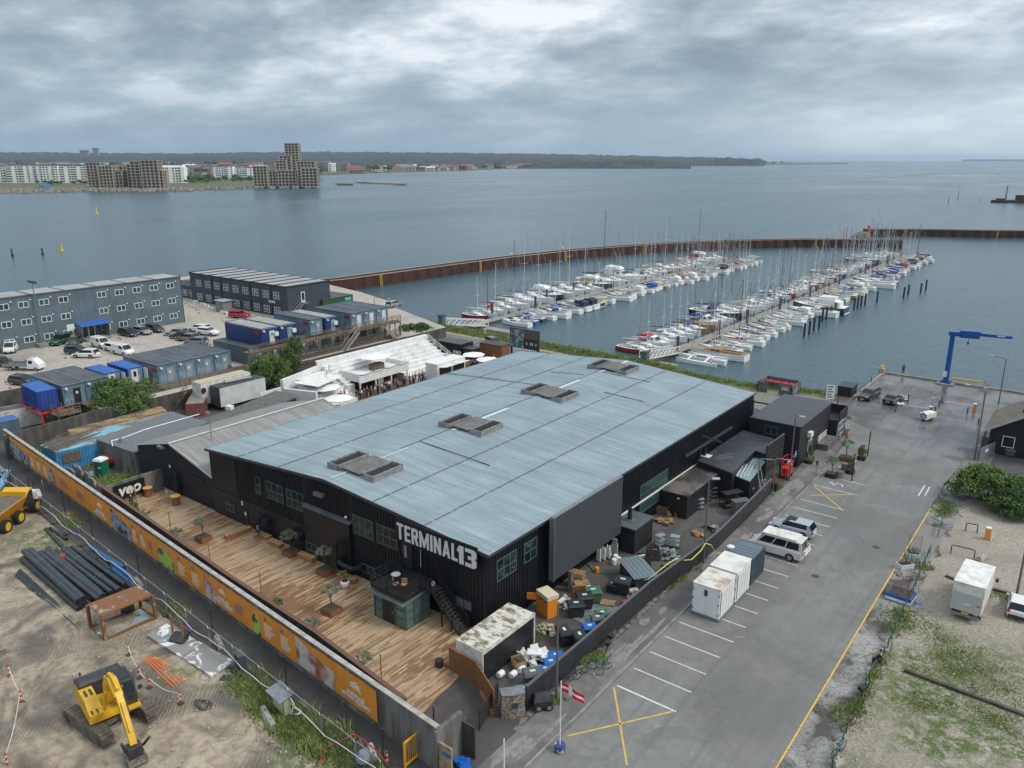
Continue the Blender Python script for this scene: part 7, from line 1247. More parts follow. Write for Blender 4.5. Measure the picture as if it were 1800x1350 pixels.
b=B();[b.box(hx1+.003,hy0,z,hx1+.04,hy1,z+.03) for z in(.5,1.0,1.5,2.0,2.5,3.0,3.5,4.0,4.5)];b.build('board_lines',DKST,o);window(o,'y',hy0,-1,-30.2,-28.7,3.4,4.4,2,1);window(o,'x',hx1+.04,1,93.0,94.4,.2,2.3,2,2,WHT,GLS);window(o,'x',hx1+1.0,1,102.2,104.8,.4,2.3,4,2,WHT,GLS);b=B();b.box(hx1+.04,92.4,3.0,hx1+.5,93.3,3.6);b.build('air_unit',WHT,o);b=B();b.box(hx1+.045,90.3,0,hx1+1.2,92.6,.0+.9) if False else b.box(hx1+.045,97.0,0,hx1+1.4,101.2,.85);b.build('bench_platform',mat('grey_bench',(.08,.08,.08),.6,var=(.16,.16,.155),vs=1.5),o);b=B();[b.box(hx1+.05,97,1.0+k*.3,hx1+.12,100.5,1.12+k*.3) for k in range(3)];b.build('bench_back',WHD,o);at()
o=T('red_lift','red scissor lift folded by the black clubhouse wall','lift',G(1382,838,0),R(90));b=B();b.box(-.9,-.4,.35,.9,.4,.6);[b.bar((-.8,y,.6+k*.22),(.8,y,.8+k*.22),.07) for k in range(3) for y in(-.35,.35)];b.build('scissor_frame',REDP,o);b=B();[b.bar((x,y,1.3),(x,y,2.4),.05) for x in(-.9,.9) for y in(-.4,.4)];[b.bar((-.9,y,z),(.9,y,z),.05) for y in(-.4,.4) for z in(1.85,2.4)];[b.bar((x,-.4,z),(x,.4,z),.05) for x in(-.9,.9) for z in(1.85,2.4)];b.box(-.9,-.4,1.25,.9,.4,1.32);b.build('basket',REDP,o);[wheel(o,x,y,.2,.12) for x in(-.7,.7) for y in(-.4,.4)];b=B();b.box(-1.2,-.6,.0,1.2,.6,.3) if False else b.box(.2,-.3,1.33,.7,.1,1.8);b.build('control_case',WHT,o)
def put(b,name,m,label,cat,loc,rz=0,group=None,smooth=False):return tag(b.build(name,m,loc=loc,rz=rz,smooth=smooth),label,cat,group)
PAL=mat('pallet_wood',(.42,.28,.15),.8,var=(.28,.18,.10),vs=3)
def pallet_b(b,z):[b.box(-.6,-.4+k*.17,z+.12,.6,-.3+k*.17,z+.145) for k in range(5)];[b.box(-.6,y-.05,z,.6,y+.05,z+.12) for y in(-.34,0,.34)];[b.box(x-.05,-.4,z+.09,x+.05,.4,z+.118) for x in(-.55,0,.55)]
def pallets(label,loc,rz,n,rx=0,m=PAL):
 if n==1 or rx:
  b=B();[pallet_b(b,i*.15) for i in range(1)];o=put(b,'pallet',m,label,'pallet',loc,rz);o.rotation_euler.x=rx;return
 for i in range(n):b=B();pallet_b(b,0);put(b,'pallet',m,'%s pallet from the ground in %s'%(ordw(i+1),label),'pallet',(loc[0]+rnd.uniform(-.05,.05),loc[1]+rnd.uniform(-.05,.05),loc[2]+i*.15),rz+rnd.uniform(-.12,.12),label)
def yg(px,py,z=0):return G(px,py,z)
pallets('the tall pallet stack under the big screen',yg(1014,1030),.2,9);pallets('the shorter pallet stack by the screen',yg(1021,1040),.7,6)
pallets('pine pallet lying flat on the sheet of glass',yg(1068,1062)+Vector((0,0,.05)),.4,1);pallets('the dark pallet stack by the long black shed',yg(1164,901),.5,5,m=OLDW);pallets('tall pine pallet standing upright against the long black shed',yg(1164,890),.1,1,R(80));pallets('broken pine pallet leaning on the dark pallet stack',yg(1182,905),.9,1,R(60));pallets('pine pallet leaning on the shed corner',yg(1193,906),1.3,1,R(70))
pallets('weathered rack of boards under the blue roof',yg(1292,885),1.57,1,0,OLDW)
def bin4(label,px,py,m,rz=R(45),lm=None,s=1.0,gr='wheeled waste containers in the yard'):
 o=T('wheeled_bin',label,'waste container',yg(px,py),rz,gr);b=B();b.loft([[(-.55*s,-.42*s,.15),(.55*s,-.42*s,.15),(.55*s,.42*s,.15),(-.55*s,.42*s,.15)],[(-.65*s,-.5*s,1.05*s),(.65*s,-.5*s,1.05*s),(.65*s,.5*s,1.05*s),(-.65*s,.5*s,1.05*s)]]);b.build('body',m,o)
 b=B();b.loft([[(-.7*s,-.55*s,1.053*s),(.7*s,-.55*s,1.053*s),(.7*s,.55*s,1.053*s),(-.7*s,.55*s,1.053*s)],[(-.62*s,-.45*s,1.2*s),(.62*s,-.45*s,1.2*s),(.62*s,.45*s,1.2*s),(-.62*s,.45*s,1.2*s)]]);l=b.build('lid',lm or m,o);b=B();b.box(-.2*s,-.1,1.203*s,.2*s,.12,1.215*s);b.build('sticker',mat('mint_sticker',(.45,.62,.60),.5),l);[B().lathe([(.09,0),(.09,.14)],(x,y,0),7).build('castor',BLK,o) for x in(-.45*s,.45*s) for y in(-.32*s,.32*s)]
BKB=mat('black_bin',(.025,.027,.032),.45);GNB=mat('green_bin',(.05,.13,.07),.5);BUB=mat('blue_bin',(.01,.12,.45),.45);GYB=mat('grey_bin',(.09,.10,.11),.5)
bin4('black waste container with white number, left of two beside the green one',1012,1082,BKB);bin4('black waste container between another black one and the green one',1027,1068,BKB);bin4('green waste container beside two black ones',1042,1058,GNB);bin4('large black waste container beside the covered frame',1094,1042,BKB,R(10),s=1.1);bin4('small black bin left of the large black waste container',1076,1040,BKB,R(10),s=.7)
bin4('black waste container near the fence with mint sticker',991,1130,BKB,R(-35));bin4('second black waste container touching the fence',1018,1138,BKB,R(-35));bin4('blue-lidded waste container by the fence',1036,1118,BKB,R(50),BUB,.8);bin4('grey waste container farther along the fence',1050,1102,GYB,R(50),s=.8);bin4('green-lidded waste container farthest along the fence',1058,1094,GYB,R(50),GNB,.8)
bin4('bright blue waste container nearest the flag pole',958,1192,BUB,R(45),s=.7);bin4('bright blue waste container second from the flag pole',968,1180,BUB,R(45),s=.75);bin4('bright blue waste container third from the flag pole',977,1170,BUB,R(45),s=.8);bin4('dark grey lidded waste container in the near yard',936,1205,GYB,R(50));bin4('grey-green lid container in the corner behind the stone cage',918,1230,GNB,R(50),s=.8)
ORP=mat('baler_orange',(.75,.24,.02),.45);o=T('baler','orange waste baler with cream top and open hatch','baler',yg(962,1078),R(-20));b=B();b.box(-.75,-.5,.0,.75,.5,.95);b.box(-.75,.3,.95,.75,.5,1.6);[b.box(x,-.5,.95,x+.12,.3,1.6) for x in(-.75,.63)];b.build('press_frame',ORP,o);b=B();b.box(-.8,-.55,1.6,.8,.55,1.95);b.build('top_box',mat('baler_cream',(.62,.55,.40),.5),o);b=B();b.bar((-.78,-.5,1.3),(-1.3,-1.1,1.3),.05,.6);b.build('hatch',ORP,o);b=B();[b.obox((rnd.uniform(-.4,.4),rnd.uniform(-.3,.1),.96),(.3,.25,.35),rnd.random()*3,0,.6) for k in range(6)];b.build('rubbish',mat('mixed_rubbish',(.5,.45,.42),.8,var=(.35,.06,.06),vs=5),o)
def heap(label,cat,loc,rx,ry,h,n,size,m,seed,name,rz=0,flat=.5):
 rr=random.Random(seed);b=B()
 for i in range(n):
  a=rr.uniform(0,6.28);q=math.sqrt(rr.random());x,y=rx*q*math.cos(a),ry*q*math.sin(a);z=h*(1-q)*rr.random();s=size*rr.uniform(.6,1.3);vs=[]
  e=Matrix.Rotation(rr.uniform(-.7,.7),3,'X')@Matrix.Rotation(rr.uniform(0,3),3,'Z')
  for dx_,dy_,dz in[(a_,c_,d_) for d_ in(-1,1) for a_,c_ in((-1,-1),(1,-1),(1,1),(-1,1))]:v_=e@Vector((dx_*s,dy_*s*.6,dz*s*flat*.4));vs.append((x+v_.x,y+v_.y,max(.01,z+s*.4+v_.z)))
  b.add(vs,[(0,3,2,1),(4,5,6,7),(0,1,5,4),(1,2,6,5),(2,3,7,6),(3,0,4,7)])
 return put(b,name,m,label,cat,loc,rz)
heap('heap of broken white foam boards behind the rusty container','foam heap',yg(938,1160),1.3,1.0,.9,34,.42,WHT,1,'foam_heap',0,.25);heap('bale of sorted waste in clear wrap and netting before the black bins','bale',yg(962,1110),.9,.6,.8,60,.18,mat('bale_mix',(.52,.42,.26),.7,var=(.20,.22,.16),vs=6,vr=(.45,.55)),2,'waste_bale');heap('pile of clear bags and zigzag cloth behind the baler','rubbish',yg(993,1065),.7,.6,1.1,40,.2,mat('bag_mix',(.5,.5,.5),.4,var=(.10,.12,.16),vs=5,vr=(.45,.55)),3,'rubbish_bags');heap('white sacks and camouflage bags piled against the fence','sacks',yg(1117,1052),.7,.7,.8,18,.32,mat('camo_bag',(.5,.5,.48),.8,var=(.16,.19,.13),vs=3),4,'sack_pile')
heap('tangle of scrap metal tubes on the yard floor','scrap',yg(1165,975),1.5,1.2,.5,50,.22,STEEL,5,'scrap_heap',0,.15);heap('small heap of brown timber scraps by the fence','scrap wood',yg(1226,940),.6,.5,.3,16,.22,WOOD,6,'scrap_wood');heap('fallen pallet boards and cardboard before the dark pallets','boards',yg(1170,918),.8,.6,.4,16,.35,WOOD,7,'board_heap',0,.2);heap('grey metal sheets leaning by the fence','sheets',yg(1250,930),.6,.6,.7,8,.4,mat('grey_green_sheet',(.22,.27,.27),.5),8,'sheet_heap',0,.1)
heap('open pine crate filled with logs and wrapping','firewood',yg(912,1168)+Vector((0,0,.3)),.4,.3,.3,14,.14,OLDW,9,'firewood')
def crate(label,p,rz,m,L=1.0,W_=.8,H=.6,name='crate',cat='crate'):
 o=T(name,label,cat,p,rz);b=B()
 for z in(.05,.28,.5):
  zz=z*H/.6;[b.box(-L/2,y-.015,zz,L/2,y+.015,zz+.16*H/.6) for y in(-W_/2,W_/2)];[b.box(x-.015,-W_/2,zz,x+.015,W_/2,zz+.16*H/.6) for x in(-L/2,L/2)]
 b.build('slats',m,o);b=B();b.box(-L/2,-W_/2,.01,L/2,W_/2,.05);b.build('floor',m,o);return o
crate('pine crate full of rubbish beside the white foam heap',yg(912,1172),R(-30),PAL);crate('dark brown steel crate with yellow corners, left one',yg(1131,993),R(40),mat('brown_steel',(.06,.04,.035),.6),1.1,.9,.9,'steel_crate');crate('dark brown steel crate with yellow corners, right one',yg(1148,982),R(40),MC['brown_steel'],1.1,.9,.9,'steel_crate');crate('dark box with blue lid stuff before the scrap tubes',yg(1173,1012),R(20),DKST,1.3,.8,.7)
def drum(label,p,r,h,m,rx=0,cat='drum',name='drum',gr=None):o=T(name,label,cat,p,0,gr);b=B();b.lathe([(r*.9,0),(r,.04),(r,h-.04),(r*.85,h)],(0,0,0),12);b.build('shell',m,o);B().lathe([(r*.8,h-.03),(r*.8,h+.012)],(0,0,0),12).build('lid',m,o);o.rotation_euler.x=rx;return o
for i,(px,py,rx) in enumerate(((884,1186,1.5),(906,1186,1.57),(921,1178,1.5),(1074,978,.5),(1082,985,0),(1079,992,0),(1088,990,0))):drum('white plastic drum %s'%['lying leftmost in the near yard','lying beside the pine crate','lying nearest the foam heap','tipped against the chimney shed','standing nearest the chimney shed','standing nearest the steel tubes','standing rightmost by the white sheets'][i],yg(px,py)+Vector((0,0,.2 if rx>1 else 0)),.24,.55,WHT,rx,gr='white plastic drums')
drum('small orange gas drum on the yard floor',yg(1049,1006),.2,.5,ORP);drum('red plastic tub by the fence',yg(1098,1062),.25,.3,REDP,cat='tub');drum('round rusty fire ball on the deck edge',yg(772,1172),.32,.6,mat('fire_iron',(.06,.035,.025),.7),cat='fire bowl',name='fire_bowl')
o=T('covered_frame','dark covered frame topped with long grey steel channels','rack',yg(1108,1020),0);b=B();b.box(-.5,-2.2,0,1.6,1.2,1.35);b.build('cover',DKST,o);o.rotation_euler.z=R(52);b=B();[b.bar((-.6+k*.2,-2.3,1.42+.02*(k%2)),(-.6+k*.2,1.4,1.42+.02*(k%2)),.14,.08) for k in range(11)];b.build('steel_channels',mat('blue_grey_steel',(.23,.29,.33),.4,metal=.3),o)
b=B();b.box(-1.0,-1.9,0,1.0,1.9,.03);put(b,'glass_sheet',mat('wet_glass_sheet',(.12,.15,.155),.15,var=(.22,.25,.25),vs=2),'wet sheet of glass lying under the loose pallet','sheet',yg(1048,1078),R(-8));b=B();b.box(-.6,-.04,0,.6,.04,1.2);o=put(b,'plywood_board',mat('brown_plywood',(.32,.16,.06),.6),'brown plywood board leaning behind the green container','board',yg(1016,1048),R(50));o.rotation_euler.x=.25;b=B();b.box(-.4,-.03,0,.4,.03,.9);put(b,'white_board',WHT,'white board leaning beside the brown plywood','board',yg(1030,1046),R(50));b=B();b.box(-.6,-.06,0,.6,.06,1.2);o=put(b,'insulation_board',mat('pale_panel',(.5,.54,.55),.5),'pale insulation panel leaning by the chimney shed','panel',yg(1119,994),R(60));o.rotation_euler.x=.3
def cart(label,px,py,rz,m=STEEL):
 o=T('serving_trolley',label,'trolley',yg(px,py),rz);b=B();[b.bar((x,y,.12),(x,y,1.25),.04) for x in(-.45,.45) for y in(-.3,.3)];b.build('frame',m,o);[B().box(-.45,-.3,z,.45,.3,z+.03).build('shelf',mat('tray_grey',(.35,.40,.42),.35,metal=.4),o) for z in(.25,.7,1.15)];[B().lathe([(.06,0),(.06,.1)],(x,y,0),6).build('castor',BLK,o) for x in(-.42,.42) for y in(-.27,.27)]
cart('steel serving trolley nearest us by the long black shed',1229,895,R(40));cart('steel serving trolley behind the first one',1240,880,R(40));cart('steel trolley holding a white reel',1252,875,R(60));cart('tangled steel shopping trolley among scrap tubes',1186,962,R(20));cart('steel trolley lying by the chimney shed corner',1160,960,R(70))
o=T('grey_cabinets','pair of tall grey cabinets standing against the fence','cabinet',yg(1300,903),R(55));[B().box(x,-.45,0,x+.85,.45,1.5).build('cabinet_box',mat('warm_grey_steel',(.13,.125,.12),.5),o) for x in(-.87,.02)];[B().box(x,-.47,1.503,x+.9,.47,1.54).build('top',GYB,o) for x in(-.9,.01)]
o=T('board_rack','black open shelving stacked with planks below the blue roof','rack',yg(1285,890),R(60));b=B();[b.box(-1.1,-.5,z,1.1,.5,z+.05) for z in(.25,.9,1.6)];[b.bar((x,y,0),(x,y,1.7),.07) for x in(-1.1,1.1) for y in(-.5,.5)];b.build('shelf_frame',BKP,o);b=B();[b.box(-1.0,-.4+k*.13,.31+.04*(k%3),1.0,-.3+k*.13,.36+.04*(k%3)) for k in range(6)];b.build('planks',OLDW,o)
for i,(px,py,m_) in enumerate(((1316,873,mat('birch_ply',(.46,.36,.22),.7)),(1336,858,mat('grey_ply',(.34,.33,.30),.7)))):b=B();b.box(-.4,-.03,0,.4,.03,1.2);o=put(b,'plywood_board',m_,['birch plywood board','grey board'][i]+' leaning inside the far end of the fence','board',yg(px,py),R(60));o.rotation_euler.x=.35
b=B();pts=[G(1108,1025,.8),G(1140,1018,1.3),G(1160,1002,1.9),G(1175,990,2.0),G(1190,982,1.85),G(1202,985,1.6),G(1215,984,1.7),G(1232,968,1.9),G(1240,955,2.2),G(1250,958,1.9),G(1256,968,1.0),G(1264,975,.2)];b.tube([tuple(p_) for p_ in pts],.05,5);put(b,'yellow_hose',mat('hose_yellow',(.60,.58,.14),.5),'yellow hose slung over the black fence to the white containers','hose',(0,0,0))
b=B();b.tube([tuple(G(px,py,.06)) for px,py in((1032,990),(1042,1002),(1058,1006),(1072,1008),(1085,1006),(1100,1004))],.05,5);put(b,'green_hose',mat('hose_green',(.03,.25,.10),.5),'green and yellow hose curled on the yard floor','hose',(0,0,0));b=B();b.obox((0,0,0),(1.8,1.4,.03),.4);put(b,'grey_board',mat('grey_sheet',(.22,.23,.23),.5),'grey flat board on the pavement beside the white containers','board',G(1253,975,.12));
for i in range(9):b=B();b.lathe([(.02,0),(.1,.1),(.12,1.0),(.05,1.35),(.03,1.4)],(0,0,0),7);put(b,'folded_parasol',CWHT,'folded pale parasol standing in the bundle under the big screen','parasol',yg(1050+i*4.2,986-i*1.2+(i%2)*3),0,'folded parasols under the big screen')
# ================================================================ construction site
EXY=mat('machine_yellow',(.68,.40,.015),.4,var=(.60,.34,.02),vs=2);EXK=mat('machine_black',(.025,.026,.028),.5,var=(.05,.05,.05),vs=2.5);MUD=mat('muddy_track',(.16,.135,.105),.9,var=(.09,.078,.062),vs=3)
ex=T('excavator','yellow crawler excavator with dark engine cover and lowered boom','excavator',(-46.8,18.55,.1),R(3))
for s_ in(-1,1):
 b=B();y=s_*1.45;pr_=[(-2.1,.0),(1.9,.0),(2.35,.35),(2.3,.75),(2.0,.95),(-2.1,.95),(-2.45,.7),(-2.5,.3)];b.ext([(x,y-.36,z) for x,z in pr_],(0,.72,0));tk=b.build('track',MUD,ex);b=B()
 for i in range(16):x=-2.1+i*.27;b.box(x,y-.39,.95,x+.2,y+.39,1.0);b.box(x,y-.39,-.0,x+.2,y+.39,.04)
 for k in range(4):b.bar((2.36-k*.02,y-.39,.2+k*.2),(2.36-k*.02,y+.39,.2+k*.2),.08)
 b.build('grouser',MUD,tk);b=B();[b.ext([(x+.28*math.cos(a),y-.38,.47+.28*math.sin(a)) for a in[k*math.pi/5 for k in range(10)]],(0,.02,0)) for x in(-1.9,1.8)];b.build('sprocket',EXK,tk)
b=B();b.cyl(0,0,.6,1.15,.8,14);b.box(-1.0,-1.1,.5,1.0,1.1,.85);b.build('undercarriage',MUD,ex)
up=T('u','','',(0,0,0));bpy.data.objects.remove(up);a0=R(-14);
def rp(x,y,z):return(x*math.cos(a0)-y*math.sin(a0),x*math.sin(a0)+y*math.cos(a0),z)
def RB(b):b.v=[rp(*p) for p in b.v];return b
b=B();b.box(-2.3,-1.45,1.15,1.3,1.45,1.4);RB(b).build('deck',EXY,ex)
b=B();b.loft([[(-2.3,-1.42,1.4),(1.25,-1.42,1.4),(1.25,-.55,1.4),(-2.3,-.55,1.4)],[(-2.25,-1.38,2.2),(.3,-1.38,2.15),(.3,-.6,2.15),(-2.25,-.6,2.2)]]);b.box(.35,-1.4,1.4,1.35,-.6,1.75);RB(b).build('side_housing',EXY,ex)
b=B();[b.box(-.9+k*.25,-1.2,2.2,-.75+k*.25,-1.05,2.24) for k in range(3)];[b.box(-.9+k*.25,-.9,2.2,-.75+k*.25,-.75,2.24) for k in range(3)];b.box(.4,-1.25,1.75,1.25,-1.15,1.77);b.box(.4,-.95,1.75,1.25,-.85,1.77);RB(b).build('vent_slots',EXK,ex)
b=B();b.loft([[(-2.5,-1.4,1.3),(-1.2,-1.4,1.3),(-1.2,1.4,1.3),(-2.5,1.4,1.3)],[(-2.5,-1.35,2.3),(-1.3,-1.35,2.35),(-1.3,1.35,2.35),(-2.5,1.35,2.3)],[(-2.3,-1.2,2.45),(-1.4,-1.2,2.5),(-1.4,1.2,2.5),(-2.3,1.2,2.45)]]);b.box(-2.45,-1.0,2.45,-2.35,-.9,2.7);RB(b).build('engine_cover',EXK,ex)
b=B();b.loft([[(-.9,.5,1.4),(1.25,.5,1.4),(1.25,1.42,1.4),(-.9,1.42,1.4)],[(-.9,.5,2.2),(1.35,.5,2.2),(1.35,1.42,2.2),(-.9,1.42,2.2)],[(-.8,.55,3.0),(.9,.55,3.0),(.9,1.38,3.0),(-.8,1.38,3.0)]]);cb=RB(b).build('cab',EXK,ex)
b=B();b.add([(1.36,.58,2.25),(1.36,1.34,2.25),(.95,1.3,2.95),(.95,.62,2.95)],[(0,1,2,3)]);b.box(-.5,1.44,1.9,.9,1.46,2.8);b.box(-.4,.6,3.005,.6,1.3,3.03);RB(b).build('cab_glass',CGL,cb);b=B();b.box(1.25,.4,1.2,1.55,1.5,1.38);b.box(-.9,1.42,1.3,1.2,1.5,1.45);RB(b).build('step_guard',EXY,ex);b=B();b.box(1.3,1.5,2.3,1.35,1.75,2.6);RB(b).build('mirror',EXK,cb)
def beam(pts,ws,hs,name,m,par=ex,y=0):
 b=B();rings=[]
 for i,(x,z) in enumerate(pts):
  xa,za=pts[max(0,i-1)];xb,zb=pts[min(len(pts)-1,i+1)];d=Vector((xb-xa,0,zb-za)).normalized();n=Vector((-d.z,0,d.x));w,h=ws[i]/2,hs[i]/2;c=Vector((x,y,z));rings.append([tuple(c+n*h+Vector((0,-w,0))),tuple(c-n*h+Vector((0,-w,0))),tuple(c-n*h+Vector((0,w,0))),tuple(c+n*h+Vector((0,w,0)))])
 b.loft(rings);return RB(b).build(name,m,par)
bm_=beam([(.2,1.7),(.6,2.9),(1.2,3.75),(2.0,4.0),(3.1,3.5)],[.5]*5,[.5,.62,.6,.5,.4],'boom',EXY);st_=beam([(2.9,3.75),(3.4,3.2),(4.3,2.1),(4.9,1.2)],[.38]*4,[.35,.5,.4,.28],'stick',EXY)
for y in(-.45,.45):beam([(.9,1.6),(1.9,3.4)],[.14]*2,[.16,.14],'boom_cylinder',EXY,bm_,y)
beam([(1.3,4.2),(2.2,4.35),(3.1,4.05)],[.16]*3,[.16]*3,'stick_cylinder',EXY,bm_);beam([(3.6,3.45),(4.7,2.0)],[.14]*2,[.16,.12],'bucket_cylinder',EXY,st_)
for y in(-.2,.22):b=B();b.tube([(.7,y,3.3),(1.3,y+.05,4.1),(2.3,y+.12,3.9),(2.9,y+.15,2.9),(3.6,y+.1,2.5)],.045,5);RB(b).build('hydraulic_hose',EXK,bm_)
b=B();b.box(4.6,-.4,.55,5.3,.4,1.2);b.tube([(5.0,-.5,1.0),(5.3,-.7,1.9)],.09,6);b.tube([(5.0,.5,1.0),(5.5,.8,1.7)],.09,6);b.lathe([(.3,.3),(.42,.5),(.3,.7)],(4.95,0,0),10);RB(b).build('tiltrotator',EXK,st_)
b=B();b.ext([(4.5,-.55,.55),(5.5,-.55,.5),(5.6,-.55,.2),(5.2,-.55,-.05),(4.6,-.55,.1)],(0,1.1,0));RB(b).build('bucket',mat('rusty_bucket',(.10,.07,.05),.7,var=(.2,.2,.2),vs=3),st_)
dp=T('dump_truck','yellow articulated dump truck with empty muddy bed at the left edge','dump truck',(-83.9,27.1,.05),math.atan2(.8,-.6));b=B()
for x in(-2.6,-.9+.4,2.3):
 for y in(-1.05,1.05):wheel(dp,x,y,.68,.5,EXY)
OR2=mat('machine_amber',(.60,.26,.015),.45,var=(.45,.22,.03),vs=1.5);b=B();b.loft([[(-3.6,-.8,1.2),(.6,-.8,1.2),(.6,.8,1.2),(-3.6,.8,1.2)],[(-4.1,-1.35,2.3),(.9,-1.35,2.4),(.9,1.35,2.4),(-4.1,1.35,2.3)]]);bd=b.build('tipper_bed',OR2,dp)
b=B();b.loft([[(-3.9,-1.2,2.32),(.8,-1.2,2.42),(.8,1.2,2.42),(-3.9,1.2,2.32)],[(-3.4,-.7,1.75),(.4,-.7,1.75),(.4,.7,1.75),(-3.4,.7,1.75)]]);b.build('muddy_bed_lining',MUD,bd);b=B();b.add([(.7,-1.35,2.4),(.7,1.35,2.4),(1.6,1.3,3.0),(1.6,-1.3,3.0)],[(0,1,2,3)]);b.box(.65,-1.35,2.3,.72,1.35,2.9);b.build('headboard',EXY,dp)
b=B();b.box(1.0,-.9,1.2,2.4,.9,2.4);b.build('cab',EXK,dp);b=B();b.box(.9,-1.0,2.55,2.3,1.0,2.7);b.build('cab_roof',EXY,dp);b=B();b.loft([[(2.3,-.9,1.0),(4.0,-.8,1.0),(4.0,.8,1.0),(2.3,.9,1.0)],[(2.3,-.85,2.1),(3.9,-.7,1.8),(3.9,.7,1.8),(2.3,.85,2.1)]]);b.build('bonnet',WHD,dp);b=B();b.box(-3.4,-.5,.7,3.6,.5,1.15);b.build('chassis',OR2,dp)
PBK=mat('black_pe_pipe',(.022,.025,.032),.35,var=(.035,.038,.046),vs=1.2);PBU=mat('blue_pipe',(.02,.15,.42),.4);PGB=mat('pale_blue_pipe',(.20,.33,.48),.45);OPN=mat('pipe_inside',(.006,.006,.007),.9)
def pipe(label,p,q,r,m,grp=None,name='pipe'):
 p,q=Vector(p),Vector(q);o=T(name,label,'pipe',p,0,grp);q=q-p;b=B();md=q*.5+Vector((0,0,-.03));b.tube([(0,0,0),md,q],r,12);b.build('barrel',m,o)
 d=q.normalized();b=B();[b.tube([c-d*.005*s,c+d*.012*s],r*.84,12) for c,s in((Vector(),-1),(q,1))];b.build('bore',OPN,o)
 for t in(.25,.7):b=B();c=q*t;b.tube([c-d*.025,c+d*.025],r*1.03,12);b.build('strap',mat('green_strap',(.03,.2,.14),.6),o)
pg='black pipes in the big stack';r4=random.Random(4);lay=[]
A0,A1=G(40,985,.3),G(150,968,.3);E0,E1=G(140,1075,.3),G(238,1030,.3)
n=11
for i in range(n):
 t=(i+.3)/n;lay.append((A0.lerp(A1,t)+Vector((0,0,0)),E0.lerp(E1,t),[.28,.34,.26,.40,.28,.34,.24,.32,.28,.24,.2][i],0))
k=0
for(p,q,r,z) in lay:k+=1;dj=(q-p).normalized()*r4.uniform(-.6,.6);pipe('black pipe in the bottom layer of the stack, %s from the left'%ordw(k),(p.x+dj.x,p.y+dj.y,r+.05),(q.x+dj.x,q.y+dj.y,r+.05),r,PBK,pg)
k=0
for i in range(9):
 k+=1;t=(i+.8)/n;r=[.26,.30,.22,.30,.26,.22,.26,.2,.18][i];p,q=A0.lerp(A1,t),E0.lerp(E1,t+r4.uniform(-.05,.05));dj=(q-p).normalized()*r4.uniform(-.8,.8);pipe('black pipe in the upper layer of the stack, %s from the left'%ordw(k),(p.x+dj.x,p.y+dj.y,.78+r*.6),(q.x+dj.x,q.y+dj.y,.74+r*.6),r,PBK,pg)
for i in range(5):t=i*.9;p,q=G(27+t*2.2,1012-t*3,.1),G(131+t*3,1104-t*1.6,.1);pipe('thin black pipe beside the big stack, %s from the left'%ordw(i+1),p+Vector((0,0,.04*(i%2))),q+Vector((0,0,.04*(i%2))),.085,PBK,'thin black pipes beside the big stack')
for i,(a,c_,r) in enumerate((((160,963),(218,998),.22),((174,972),(243,1024),.2),((197,999),(238,1030),.16))):pipe('bright blue pipe right of the black stack, %s from the left'%ordw(i+1),G(*a,r),G(*c_,r),r,PBU,'bright blue pipes')
pipe('short black pipe lying apart nearer the dump truck',G(88,928,.15),G(117,948,.15),.16,PBK);pipe('longer black pipe lying apart beside the short one',G(81,930,.15),G(116,968,.15),.18,PBK)
for i,(a,c_) in enumerate((((-6,818),(8,832)),((2,848),(14,828)),((-4,850),(12,846)),((-8,862),(4,852)))):pipe('pale blue-grey pipe piece in the heap at the left edge, %s in the heap'%ordw(i+1),G(*a,.6+.1*i),G(*c_,.6+.1*i),.28,PGB,'pale blue-grey pipe pieces')
heap('red pipe couplings in clear bag lying on the black pipes','couplings',G(107,978,1.0),.5,.3,.3,12,.14,REDP,12,'red_couplings')
RSF=mat('rusty_frame',(.20,.085,.035),.8,var=(.34,.40,.38),vs=1.1,vr=(.55,.68),detail=8);c=[G(153,1062,2.2),G(179,1083,2.2),G(268,1045,2.2),G(242,1028,2.2)];o=at(T('shoring_box','rusty steel shoring frame with pale blue lower plate beside the pipes','shoring box',(c[0].x,c[0].y,0)))
b=B();b.prism([(v_.x,v_.y) for v_ in c],2.1,2.2);b.build('top_plate',RSF,o);[B().bar((v_.x,v_.y,.1),(v_.x,v_.y,2.1),.22).build('post',RSF,o) for v_ in c];[B().bar((v_.lerp(c[(i+1)%4],.5).x if i in(1,3) else v_.lerp(c[(i+1)%4],.9).x,v_.lerp(c[(i+1)%4],.5).y if i in(1,3) else v_.lerp(c[(i+1)%4],.9).y,.1),(v_.lerp(c[(i+1)%4],.9).x,v_.lerp(c[(i+1)%4],.9).y,2.1),.1).build('brace',RSF,o) for i,v_ in enumerate(c) if i in(0,2)]
b=B();cc=sum(c,Vector())/4;b.prism([(v_.x,v_.y) for v_ in[x.lerp(cc,.03) for x in c]],.05,.14);b.build('lower_plate',mat('pale_blue_plate',(.24,.34,.34),.6,var=(.18,.09,.05),vs=1.3,vr=(.52,.62)),o);b=B();[b.bar((c[i].x,c[i].y,.2),(c[(i+1)%4].x,c[(i+1)%4].y,.2),.18) for i in range(4)];b.build('bottom_rail',RSF,o);at()
o=T('pipe_trolley','black bollard-shaped machine with yellow end under the rusty frame','machine',G(228,1078,0),R(70));b=B();b.tube([(-.6,0,.45),(.4,0,.45)],.32,10);b.build('drum',EXK,o);b=B();b.tube([(.4,0,.45),(.5,0,.45)],.24,10);b.build('end_cap',EXY,o);b=B();[b.bar((x,-.3,.06),(x,.3,.06),.1) for x in(-.4,.3)];b.build('cradle',OLDW,o)
c=[G(259,1117,.25),G(293,1096,.25),G(412,1162,.25),G(372,1189,.25)];SLB=mat('chalky_slab',(.24,.235,.225),.85,var=(.66,.66,.65),vs=.8,vr=(.52,.58),detail=8,dist=1.2,world=True)
